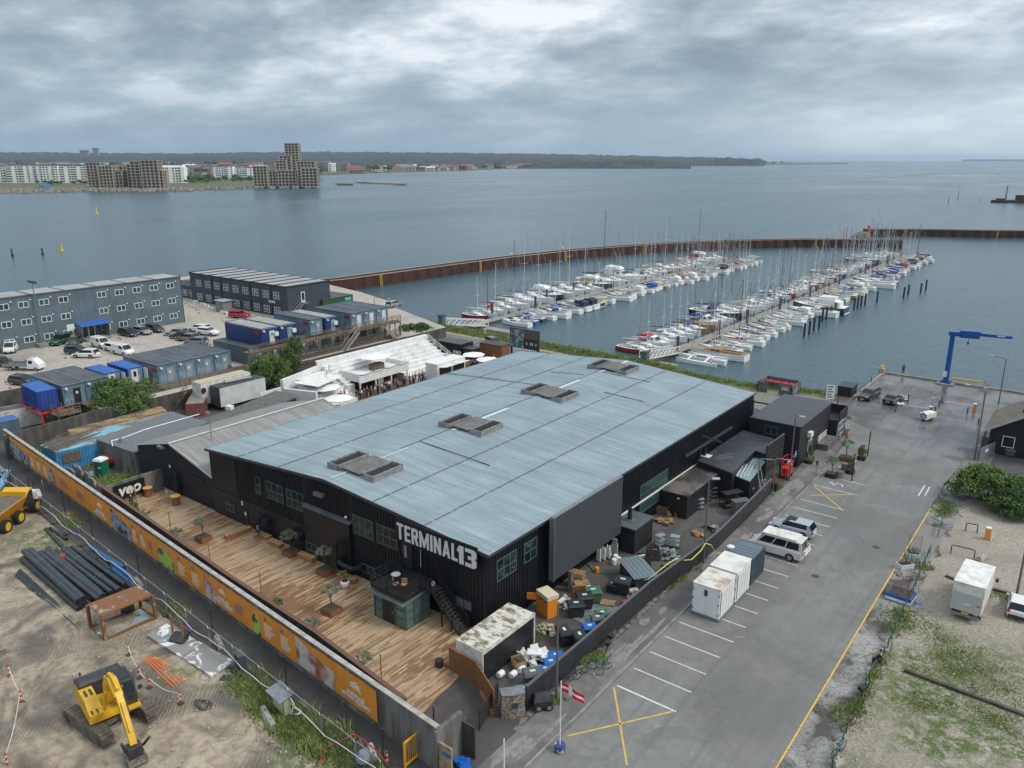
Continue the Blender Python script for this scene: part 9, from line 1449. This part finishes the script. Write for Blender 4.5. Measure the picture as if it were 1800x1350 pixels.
def bike(label,p,rz,m,lean=.08,fallen=False,grp=None,rack=False):
 o=T('bicycle',label,'bicycle',p,rz,grp);
 for x in(-.52,.52):b=B();pts=[(x+.33*math.cos(k*math.pi/8),0,.34+.33*math.sin(k*math.pi/8)) for k in range(17)];b.tube(pts,.022,4);w_=b.build('wheel',TYR,o);b=B();[b.tube([(x,0,.34),(x+.31*math.cos(a),0,.34+.31*math.sin(a))],.006,3) for a in[k*math.pi/4 for k in range(8)]];b.build('spokes',STEEL,w_)
 b=B();[b.tube([p_,q_],.022,5) for p_,q_ in(((-.52,0,.34),(-.05,0,.32)),((-.05,0,.32),(-.2,0,.85)),((-.2,0,.8),(.38,0,.82)),((-.05,0,.32),(.38,0,.76)),((-.52,0,.34),(-.18,0,.76)),((.52,0,.34),(.36,0,.95)))];b.build('frame',m,o);b=B();b.loft([[(-.34,-.08,.88),(-.34,.08,.88),(-.34,.08,.93),(-.34,-.08,.93)],[(-.08,-.02,.88),(-.08,.02,.88),(-.08,.02,.92),(-.08,-.02,.92)]]);b.build('saddle',BLK,o);b=B();b.tube([(.3,-.28,1.0),(.38,-.1,.98),(.38,.1,.98),(.3,.28,1.0)],.018,4);b.build('handlebar',BLK,o)
 if rack:b=B();b.box(-.75,-.18,.72,-.4,.18,.98);b.build('basket',BLK,o)
 o.rotation_euler.x=lean if not fallen else 1.45
 if fallen:o.location.z+=.05
for i,(px,py,rz,m,lab,rk) in enumerate(((1002,1198,60,BLK,'black bicycle leaning on the black fence nearest the flag pole',0),(1015,1190,75,mat('bike_silver',(.35,.37,.38),.4),'silver bicycle by the black fence',0),(1040,1184,20,mat('bike_green',(.10,.22,.14),.4),'pale green bicycle with tan saddle on the verge',0),(1053,1176,35,mat('bike_blue',(.05,.18,.35),.4),'blue bicycle beside the pale green one',0),(1068,1140,110,BLK,'black bicycle with basket farther along the fence',1),(1076,1128,100,mat('bike_grey',(.15,.15,.15),.4),'grey bicycle farthest along the fence',1),(1518,1222,75,BLK,'black bicycle with basket below the sitting man',1),(1490,1280,72,mat('bike_rust',(.18,.07,.03),.5),'rusty bicycle standing at the green rail',0),(1472,1325,75,mat('bike_sky',(.10,.32,.45),.4),'light blue bicycle at the bottom of the green rail',0))):bike(lab,G(px,py,.12 if px<1100 else .03),R(rz),m,rack=rk)
bike('orange-red bicycle lying fallen by the pale planter',G(1593,1012,.02),R(-25),mat('bike_orange',(.55,.12,.04),.4),fallen=True)
for i,(px,py) in enumerate(((815,604),(824,606),(836,610),(846,613))):bike('dark bicycle parked on the sandy path by the bank grass, %s from the left'%ordw(i+1),G(px,py,.02),R(30+15*i),BLK,grp='dark bicycles on the sandy path')
o=T('cargo_box','black covered cargo trike cart at the near end of the fence','cart',G(953,1243,.12),R(45));b=B();b.loft([[(-.6,-.4,.25),(.6,-.4,.25),(.6,.4,.25),(-.6,.4,.25)],[(-.6,-.42,.7),(.6,-.42,.7),(.6,.42,.7),(-.6,.42,.7)],[(-.5,-.25,1.0),(.5,-.25,1.0),(.5,.25,1.0),(-.5,.25,1.0)]]);b.build('hood',EXK,o);[wheel(o,x,y,.25,.05) for x in(-.3,.4) for y in(-.45,.45)]
o=at(T('gabled_house','black boarded house with steep moss-grey roof at the right edge','house',(0,113,0)));wx,wy,dp_=-8.9,109.0,9.0;dx2=Vector((1,-.04,0));ridge_x=wx+7.6
b=B();b.ext([(wx,wy,0),(wx+15.2,wy,0),(wx+15.2,wy,3.2),(ridge_x,wy,8.0),(wx,wy,3.2)],(0,dp_,0));b.build('wall',BKP,o);TIL=mat('mossy_tiles',(.12,.105,.085),.85,var=(.19,.17,.12),vs=1.2,stretch=(1,1,1),bump=.3,bs=7)
for s_ in(-1,1):b=B();xe=ridge_x+s_*8.3;b.ext([(xe,wy-.5,2.75),(ridge_x,wy-.5,8.15),(ridge_x,wy-.5,8.3),(xe,wy-.5,2.92)],(0,dp_+1,0));b.build('roof_slope',TIL,o);b=B();b.bar((xe,wy-.53,2.8),(ridge_x,wy-.53,8.2),.08,.22);b.build('bargeboard',mat('grey_bargeboard',(.42,.42,.40),.6),o)
window(o,'y',wy,-1,wx+3.5,wx+5.0,4.2,5.4,1,1,WFR,GLS,.08);window(o,'y',wy,-1,wx+5.3,wx+6.8,4.2,5.4,1,1,WFR,GLS,.08);window(o,'y',wy,-1,wx+1.4,wx+2.7,1.1,2.5,1,1,WFR,GLS,.08);window(o,'y',wy,-1,wx+5.2,wx+7,1.0,2.5,1,1,WFR,GLS,.08);b=B();[b.cyl(ridge_x-4.6,wy+y,5.0,5.7,.16,8) for y in(2,4)];b.build('roof_cowl',BLK,o);at()
bin4('black waste container against the gabled house wall',1757,793,BKB,R(0));bin4('dark grey smaller bin beside it at the gabled house',1775,802,GYB,R(0),s=.8)
o=T('mesh_gate','grey mesh gate with small white notice before the gabled house','gate',G(1720,812,0));s_=G(1746,800,0)-G(1720,812,0);b=B();b.tube([(0,0,0),(0,0,1.7),s_+Vector((0,0,1.7)),s_],.04,6);b.build('tube_frame',FG,o);b=B();b.bar(Vector((0,0,.85)),s_+Vector((0,0,.85)),.01,1.6);b.build('mesh_infill',mat('mesh_grey',(.25,.27,.29),.6,alpha=.55),o);b=B();d=s_.normalized();n_=Vector((d.y,-d.x,0))*.03;b.bar(s_*.35+n_+Vector((0,0,1.1)),s_*.55+n_+Vector((0,0,1.1)),.01,.4);b.build('notice',WHT,o)
wallrun('mesh_fence','grey mesh fence panels leading to the gabled house',[G(1716,812,0),G(1733,765,0)],1.7,.03,MC['mesh_grey'],'fence',el=2.5)
for i,(px,py) in enumerate(((208,595),(212,597),(155,598),(288,590),(365,605),(371,606),(115,630),(10,672),(18,683),(27,687),(190,640),(198,644),(206,640),(50,596),(67,596),(317,555),(392,565),(350,550),(345,545),(338,541),(332,538),(326,534),(395,553),(403,557))):rwpost('small red and white post on the far gravel lot, %s in a scattered row'%ordw(i+1),px,py,.9,TZ,'red and white posts on the gravel lot')
for i,(px,py,L) in enumerate(((372,545,2),(363,541,1.6),(357,538,1.6),(344,533,1.6),(393,552,2),(425,566,1.6),(434,571,1.6))):b=B();b.obox((0,0,0),(L,.5,.7),.2,0,.8);put(b,'white_block',WHD,'white concrete block before the dark cabin block, %s from the left'%ordw(i+1),'barrier block',G(px,py,TZ),0,'white blocks by the cabin block')
# ================================================================ people
SKN=mat('skin',(.50,.30,.21),.6);HAIR=[mat('hair_dark',(.03,.02,.015),.7),mat('hair_fair',(.30,.20,.10),.7)]
CL={n:mat('cloth_'+n,c,.85) for n,c in(('black',(.015,.015,.018)),('white',(.68,.68,.67)),('navy',(.02,.03,.07)),('grey',(.14,.14,.15)),('blue',(.07,.13,.24)),('tan',(.32,.22,.14)),('red',(.30,.03,.04)),('green',(.05,.16,.09)))}
def skin(name,V,E,rad,m,par,sub=1):
 me=bpy.data.meshes.new(name);me.from_pydata(V,E,[]);o=bpy.data.objects.new(name,me);C.objects.link(o);md=o.modifiers.new('s','SKIN');sv=me.skin_vertices[0].data if me.skin_vertices else None
 if sv is None:
  bpy.context.view_layer.update();bm=bmesh.new();bm.from_mesh(me);L=bm.verts.layers.skin.verify();bm.to_mesh(me);bm.free();sv=me.skin_vertices[0].data
 for i,r in enumerate(rad):sv[i].radius=(r,r) if not isinstance(r,tuple) else r
 sv[0].use_root=True;s_=o.modifiers.new('u','SUBSURF');s_.levels=s_.render_levels=sub
 dg=bpy.context.evaluated_depsgraph_get();nm=bpy.data.meshes.new_from_object(o.evaluated_get(dg));nm.name=name;bpy.data.objects.remove(o);nm.materials.clear();nm.materials.append(m)
 nm.polygons.foreach_set('use_smooth',[True]*len(nm.polygons));r=bpy.data.objects.new(name,nm);C.objects.link(r);r.parent=par;return r
def person_proto(pose):
 o=T('person','','person');sit=pose=='sit';hz_=.52 if sit else .93;d=hz_-.93;V=[(0,0,hz_)];E=[];Rr=[(.13,.10)]
 def add(p,par,r):V.append((p[0],p[1],p[2]+d));E.append((par,len(V)-1));Rr.append(r);return len(V)-1
 sp=add((.0,0,1.15),0,(.12,.09));ch=add((.01,0,1.33),sp,(.15,.10));nk=add((.02,0,1.47),ch,.052);hd=add((.04,0,1.58),nk,.078);add((.035,0,1.68),hd,.082);add((.13,0,1.59),hd,.02);tops=[0,sp,ch];leg=[0]
 for s in(-1,1):
  sh_=add((0,s*.17,1.40),ch,.055)
  el,wr,hn={'stand':((-.02,s*.24,1.12),(.06,s*.24,.90),(.09,s*.23,.82)),'drink':((.06,s*.22,1.15),(.26,s*.12,1.22),(.33,s*.10,1.26)),'sit':((.08,s*.22,1.15),(.28,s*.12,1.02),(.35,s*.08,1.0)),'walk':((s*.14,s*.23,1.14),(s*.24,s*.23,.94),(s*.27,s*.22,.87))}[pose]
  e_=add(el,sh_,.042);w_=add(wr,e_,.028);h_=add(hn,w_,.032);tops+=[sh_,e_,w_]
  dr=(Vector(hn)-Vector(wr)).normalized();sd=Vector((dr.z,0,-dr.x))
  for k in range(4):q=Vector(hn)+dr*(.05+.012*(1 if k in(1,2) else 0))+sd*(k-1.5)*.02;f1=add(tuple(q),h_,.009);q2=q+dr*.02+Vector((0,-s*.02,0));add(tuple(q2),f1,.007)
  q=Vector(hn)+sd*.045+dr*.01;add(tuple(q),h_,.009)
  hp=add((0,s*.10,.90),0,.085)
  kn,an,to={'sit':((.42,s*.13,.95),(.40,s*.14,.48),(.56,s*.15,.44)),'walk':((.10*s+.05,s*.10,.50),(.24*s-.02,s*.11,.09),(.24*s+.14,s*.11,.05))}.get(pose,((.03,s*.11,.50),(.0,s*.12,.09),(.15,s*.14,.045)))
  k_=add(kn,hp,.058);a_=add(an,k_,.038);add(to,a_,.036);leg+=[hp,k_,a_]
 skin('body',V,E,Rr,SKN,o)
 def sub(ids,name,m,g):mp_={v:i for i,v in enumerate(ids)};return skin(name,[V[i] for i in ids],[(mp_[a],mp_[b_]) for a,b_ in E if a in mp_ and b_ in mp_],[tuple(x+g for x in(Rr[i] if isinstance(Rr[i],tuple) else(Rr[i],)*2)) for i in ids],m,o)
 sub(tops,'top',CL['black'],.03);sub(leg,'trousers',CL['black'],.028)
 b=B();b.lathe([(.05,-.10),(.092,-.02),(.095,.05),(.06,.10),(.01,.115)],(.015,0,1.66+d),10);b.build('hair',HAIR[0],o,smooth=True);b=B();[b.lathe([(.004,0),(.011,.008),(.004,.018)],(.122,s*.032,1.60+d),6) for s in(-1,1)];b.build('eyes',BLK,o);return o
PP={k:person_proto(k) for k in('stand','drink','sit','walk')}
def person(label,p,rz,pose,top,leg,hair=0,grp=None,sc=1.0):dup(PP[pose],p,rz,label,grp,{'top':CL[top],'trousers':CL[leg],'hair':HAIR[hair]},sc)
person('person in black standing on the deck beside the veo sign',G(232,893,.1),R(40),'stand','black','black');person('person in dark top and pale shorts sitting on the timber bench',G(455,946,.17),R(-90),'sit','navy','tan',1)
person('person in black standing at the quay edge facing the water',G(1587,657,.02),R(80),'drink','black','black');person('man in black jacket sitting on the green rail with one hand raised',G(1545,1170,.05),R(175),'sit','black','navy')
r5=random.Random(13);GR='guests crowding before the white bar'
cp=[(612,697),(618,692),(623,699),(628,690),(634,696),(640,687),(645,691),(650,686),(655,690),(661,684),(606,703),(616,705),(627,704),(667,693),(672,688),(680,686),(686,680),(691,683),(697,676),(703,672),(708,677),(713,669),(719,673),(724,665),(730,669),(735,662),(742,664),(748,657),(756,660),(764,653),(772,655),(600,707),(595,712),(638,700),(652,697),(676,696),(700,688),(715,681),(728,677),(744,671)]
for i,(px,py) in enumerate(cp):
 p=G(px,py,.01);p.x=max(p.x,-87.6) if p.y>76.5 else p.x;tp=r5.choice(['black','black','white','navy','grey','black','red','green','blue']);lg=r5.choice(['black','black','navy','tan','grey'])
 person('person in %s top and %s trousers standing in the crowd before the white bar'%(tp,lg),p,r5.uniform(0,6.3),r5.choice(['stand','drink','drink','walk']),tp,lg,r5.randrange(2),GR,r5.uniform(.94,1.06))
for i,(px,py) in enumerate(((828,650),(832,646),(836,652),(840,648),(846,650),(850,655),(853,648),(868,640))):person('person in %s top standing under the parasols by the wooden bar'%['black','white','navy','black','grey','black','white','black'][i],G(px,py,.01),i*1.3,['stand','drink'][i%2],['black','white','navy','black','grey','black','white','black'][i],'black',i%2,'guests under the parasols by the wooden bar')
for p in PP.values():
 for o_ in[p]+p.children_recursive:bpy.data.objects.remove(o_)
# ================================================================ vegetation
def leafmat(name,c1,c2,c3):return mat(name,c1,.75,var=c2,vs=.9,vr=(.38,.62),detail=6,var2=c3,v2s=3.5,v2r=(.56,.66))
LG=leafmat('bush_leaves',(.05,.10,.022),(.13,.21,.045),(.22,.30,.09));LO=leafmat('olive_leaves',(.16,.18,.115),(.25,.27,.19),(.34,.36,.27));LD=leafmat('dark_leaves',(.035,.075,.02),(.08,.14,.035),(.13,.19,.06));GB=leafmat('grass_blades',(.13,.19,.045),(.24,.30,.08),(.38,.37,.17))
def npmesh(name,v,nq,m,par=None,k=4):
 me=bpy.data.meshes.new(name);n=len(v);me.vertices.add(n);me.vertices.foreach_set('co',v.astype('f').ravel());me.loops.add(n);me.loops.foreach_set('vertex_index',np.arange(n,dtype='i'));me.polygons.add(n//k);me.polygons.foreach_set('loop_start',np.arange(0,n,k,dtype='i'));me.polygons.foreach_set('loop_total',np.full(n//k,k,'i'));me.update();me.validate();me.materials.append(m);o=bpy.data.objects.new(name,me);C.objects.link(o)
 if par:o.parent=par
 return o
def leaves(rr,c,R3,n,ls,clumps=26,spread=.30,shell=.55):
 """leaf quads gathered in clumps through an uneven crown"""
 d=rr.normal(size=(clumps,3));d/=np.linalg.norm(d,axis=1)[:,None];d[:,2]=np.abs(d[:,2])*1.1-.35;cc=d*rr.uniform(shell,1.0,(clumps,1));i=rr.integers(0,clumps,n);sz=rr.uniform(.6,1.25,clumps)*spread;e=rr.normal(size=(n,3));e/=np.linalg.norm(e,axis=1)[:,None];p=(cc[i]+e*(rr.uniform(0,1,(n,1))**.5)*sz[i][:,None])*np.array(R3)+np.array(c);p[:,2]=np.maximum(p[:,2],c[2]-R3[2]*.9)
 a=rr.normal(size=(n,3));a/=np.linalg.norm(a,axis=1)[:,None];b_=np.cross(a,rr.normal(size=(n,3)));b_/=np.linalg.norm(b_,axis=1)[:,None];s=ls*rr.uniform(.6,1.4,(n,1));return np.stack([p-a*s,p+b_*s*.5,p+a*s,p-b_*s*.5],1).reshape(-1,3)
BARK=MC['bark']
def bush(name,label,p,R3,n,ls,m,seed,cat='bush',stems=5,clumps=26,cz=None,trunk=None,spread=.30,grp=None):
 o=T(name,label,cat,p,0,grp);rr=np.random.default_rng(seed);cz=R3[2]*.85 if cz is None else cz;npmesh('foliage',leaves(rr,(0,0,cz),R3,n,ls,clumps,spread),n,m,o);b=B();q=random.Random(seed)
 if trunk:b.tube([(0,0,-.02),(.06,.02,trunk*.5),(-.03,0,trunk)],trunk*.09,6,0,trunk*.06)
 for k in range(stems):a=k*6.28/stems+q.random();z0=trunk or 0;e=(R3[0]*.6*math.cos(a),R3[1]*.6*math.sin(a),cz+R3[2]*q.uniform(-.1,.5));b.tube([(0,0,z0),(e[0]*.4,e[1]*.4,z0+(e[2]-z0)*.5),e],.035*max(1,R3[0]),5,0,.012)
 b.build('trunk' if trunk else 'stems',BARK,o);return o
bush('round_bush','large round green bush growing over the retaining wall',G(212,735,0),(5.0,3.6,3.6),26000,.15,LG,1,clumps=60,cz=2.6);o=bush('round_bush','smaller green bush joined to the right side of the round bush',G(258,716,0),(3.2,2.6,2.6),12000,.14,LG,2,clumps=36,cz=2.0)
bush('green_bush','bright green bush behind the white trailers',G(478,683,0),(3.6,3.2,3.4),18000,.14,LG,3,clumps=45,cz=3.0);bush('tall_shrub','tall narrow pale green shrub rising before the upper walkway',G(520,668,0),(2.0,2.0,3.6),9000,.13,leafmat('light_leaves',(.06,.10,.03),(.12,.17,.05),(.19,.23,.09)),4,clumps=30,cz=4.2);bush('green_bush','dark bush between the bright one and the white wall',G(470,690,0)+Vector((-2,1,0)),(3.0,2.6,2.4),9000,.14,LD,5,clumps=30,cz=1.8)
bush('round_bush','dark round bush at the right end of the upper walkway',G(731,600,0),(4.0,3.4,2.6),13000,.17,LD,6,clumps=40,cz=1.8);bush('flowering_shrub','pale flowering shrub before the upper walkway posts',G(655,612,0),(1.9,1.7,1.9),6000,.12,leafmat('flower_leaves',(.07,.11,.05),(.16,.20,.11),(.45,.45,.38)),7,cz=1.6)
bush('low_shrub','low green shrub behind the white trailers roofs',G(385,668,0),(4.0,1.0,1.1),5000,.12,LG,8,cz=2.9)
bush('big_hedge_bush','big bright green bush beside the road at the right edge',G(1732,882,.03),(3.3,2.7,2.3),22000,.14,LG,9,clumps=60,cz=1.8);bush('big_hedge_bush','lower dark bush trailing right from the big roadside bush',G(1785,905,.03),(3.0,2.2,1.6),14000,.14,LD,10,clumps=40,cz=1.2);bush('big_hedge_bush','green bush cut by the right edge above the gravel',G(1815,890,.03),(3.4,2.8,2.0),12000,.14,LG,11,clumps=36,cz=1.5)
def planterbox(lab,p,L,W_,h,m,rz=0):o=T('plant_box',lab,'planter',p,rz,None);b=B();b.box(-L/2,-W_/2,0,L/2,W_/2,h);b.build('box',m,o);B().box(-L/2+.06,-W_/2+.06,h+.002,L/2-.06,W_/2-.06,h+.03).build('soil',MC['soil'],o)
def olive(px,py,z,sc,w,seed,box=None,rz=0):
 p=G(px,py,z);h=.48 if box else 0
 if box:planterbox('%s box of the olive %s'%(box[0],w),p,1.25*sc,1.1*sc,h,box[1],rz)
 bush('olive_tree','grey-green olive tree '+w,p+Vector((0,0,h)),(.72*sc,.7*sc,.6*sc),1700,.045,LO,seed,'tree',5,24,1.5*sc,.8*sc,.30)
olive(358,950,.1,1.0,'on the deck nearest the veo sign',20,('reddish timber',CEDAR));olive(511,975,.1,1.0,'against the hall wall, left one',21,('reddish timber',CEDAR));olive(572,1008,.1,1.05,'against the hall wall, right one',22,('reddish timber',CEDAR));olive(583,1077,.1,1.05,'standing free in the middle of the deck',23,('reddish timber',CEDAR))
for i,(px,py,w) in enumerate(((258,936,'behind the inner wall near the veo sign'),(313,970,'behind the inner wall, second from the far end'),(549,1136,'behind the inner wall in mid deck'),(641,1200,'behind the inner wall nearest the stone cage'))):olive(px,py,.1,1.0,w,24+i,('hidden timber',CEDAR))
olive(1486,809,0,1.15,'in the rusty box by the clubhouse',30,('rusty brown',mat('rust_box',(.17,.06,.03),.7)));olive(1461,838,0,1.0,'in the black box by the white stall line',31,('black',BKP));olive(1482,762,0,1.2,'at the clubhouse corner',32,('pale timber',WOOD))
YGR=leafmat('yellow_green_leaves',(.10,.13,.03),(.20,.22,.06),(.33,.30,.12))
for i,(px,py,z,w,m) in enumerate(((607,1034,.1,'white pot beside the wall bench',WHT),(491,1085,.1,'white pot behind the inner wall',WHT))):
 p=G(px,py,z);o=T('plant_pot','tall '+w,'plant pot',p);b=B();b.lathe([(.22,0),(.36,.35),(.40,.62),(.34,.72)],(0,0,0),14);b.build('pot',m,o,smooth=True);B().lathe([(.3,.69),(.3,.725)],(0,0,0),10).build('soil',MC['soil'],o);bush('pot_shrub','yellow-green shrub in the '+w,p+Vector((0,0,.7)),(.4,.4,.7),1200,.05,YGR,40+i,'shrub',4,14,.6)
for i,(px,py,w,s) in enumerate(((1514,808,'beside the farther black post',1.3),(1494,832,'beside the nearer black post',1.1),(1421,815,'against the clubhouse wall',1.6),(235,902,'by the first deck post',.9))):planterbox('small black box of the shrub '+w,G(px,py,0),.9,.8,.5,BKP);bush('box_shrub','yellow-green shrub '+w if i!=2 else 'conical dark green shrub '+w,G(px,py,.5),(.5,.5,.95*s),1800,.07,YGR if i!=2 else LG,50+i,'shrub',4,18,.8*s)
def grass(name,pts,n,h,spread,seed,m=GB,z=.02,kind=True):
 """tufts of blades scattered round a polyline of ground points"""
 rr=np.random.default_rng(seed);P=np.array([tuple(p)[:2] for p in pts]);k=rr.integers(0,len(P)-1,n) if len(P)>1 else np.zeros(n,int);t=rr.uniform(0,1,(n,1));c=P[k]*(1-t)+(P[k+1] if len(P)>1 else P[k])*t;tc_=np.round(c*.9)/.9;c=c+rr.normal(size=(n,2))*spread;f=np.sin(c[:,0]*1.9+seed)*np.cos(c[:,1]*2.3)*.5+.5;hh=h*rr.uniform(.4,1.1,n)*(.45+f);a=rr.uniform(0,6.28,n);w=.035+h*.05;dx_=np.cos(a)*w;dy_=np.sin(a)*w;l=rr.normal(size=(n,2))*.35*hh[:,None]
 v=np.stack([np.stack([c[:,0]-dx_,c[:,1]-dy_,np.full(n,z)],1),np.stack([c[:,0]+dx_,c[:,1]+dy_,np.full(n,z)],1),np.stack([c[:,0]+l[:,0],c[:,1]+l[:,1],z+hh],1)],1).reshape(-1,3);return tag(npmesh(name,v,n,m,None,3),kind='stuff')
bk=[(-131,127),(-118,124),(-100,123.4),(-80,122.8),(-65,121.8),(-58,120.9),(-45,119.8),(-33,123.0)]
b=B();out=[(x,y+.9) for x,y in bk];inn=[(x,y-2.2) for x,y in bk[::-1]];b.sheet(out+inn,.05);struct('grass_bank',b,mat('bank_soil',(.11,.14,.045),.95,var=(.14,.13,.06),vs=.8,world=True))
grass('bank_grass',[Vector(p) for p in bk[:6]],42000,.75,.85,1);grass('bank_grass',[Vector(p) for p in bk[4:]],9000,.5,.6,2)
def pg_(L,z=0):return[G(a,c,z) for a,c in L]
for i,(L,n,h,s) in enumerate((([(60,790),(100,770),(115,765)],3500,.9,1.0),([(165,850),(215,860),(228,840)],3500,.6,1.0),([(128,820),(165,810)],1500,.5,.8),([(105,905),(130,925)],1200,.35,.4),([(300,1065),(318,1085)],900,.35,.35),([(430,1190),(455,1230),(480,1258)],4200,.5,.6),([(490,1262),(540,1290),(590,1315)],5200,.6,.7),([(600,1330),(660,1350)],1500,.4,.5),([(1480,1268),(1500,1245)],1100,.2,.55),([(1575,1110),(1585,1090),(1592,1075)],1500,.22,.7),([(1655,905),(1668,885)],1200,.25,.5),([(1600,990),(1625,1000)],300,.3,.5),([(958,1230),(985,1235)],500,.4,.3),([(1000,1172),(1040,1150),(1062,1170)],1500,.4,.3),([(1175,1035),(1225,1000)],700,.3,.25),([(1355,868),(1375,852)],350,.3,.2),([(925,1115),(938,1125)],500,.4,.3),([(1500,1255),(1530,1200),(1560,1145)],700,.3,.3))):grass('weeds',pg_(L),n,h,s,10+i)
for i,(L,n,s) in enumerate((([(1640,1100),(1665,1140),(1690,1180)],3200,.8),([(1620,1165),(1680,1180),(1730,1210)],2600,1.0),([(1690,1150),(1740,1190),(1800,1240)],3600,1.2),([(1600,1240),(1640,1235)],1500,.8),([(1750,1040),(1790,1060)],1500,.6),([(1700,1250),(1790,1275)],2500,.9))):grass('lot_grass',pg_(L),n,.09,s,40+i,z=.03)
b=B();rr_=random.Random(6)
for k in range(900):
 q=rr_.random();x,y=(rr_.uniform(-8.5,14),rr_.uniform(36,92)) if q<.35 else(rr_.uniform(-95,-30),0)
 if y==0:y=rr_.uniform(16,fy(x)-.5)
 s=rr_.uniform(.04,.13);b.obox((x,y,.03 if x>-20 else .1),(s*1.6,s,s*.8),rr_.random()*3,0,.6)
tag(b.build('loose_stones',mat('loose_stone',(.30,.27,.23),.9,var=(.45,.42,.37),vs=2,world=True)),kind='stuff')
# ================================================================ haze: one box of even pale air round everything
hz_=B().box(-31500,-2900,-6.5,13500,30500,150).build('haze',MC.get('x') or BLK);tag(hz_,kind='stuff')
hm_=bpy.data.materials.new('haze');hm_.use_nodes=True;t_=hm_.node_tree;t_.nodes.clear()
pv=nd(t_,'ShaderNodeVolumePrincipled',i_Density=4.2e-5,i_Anisotropy=.2);pv.inputs['Color'].default_value=(.62,.80,1.0,1)
om=nd(t_,'ShaderNodeOutputMaterial');lk(t_,pv.outputs[0],om.inputs['Volume']);hz_.data.materials[0]=hm_
hm_.cycles.homogeneous_volume=True if hasattr(hm_.cycles,'homogeneous_volume') else True
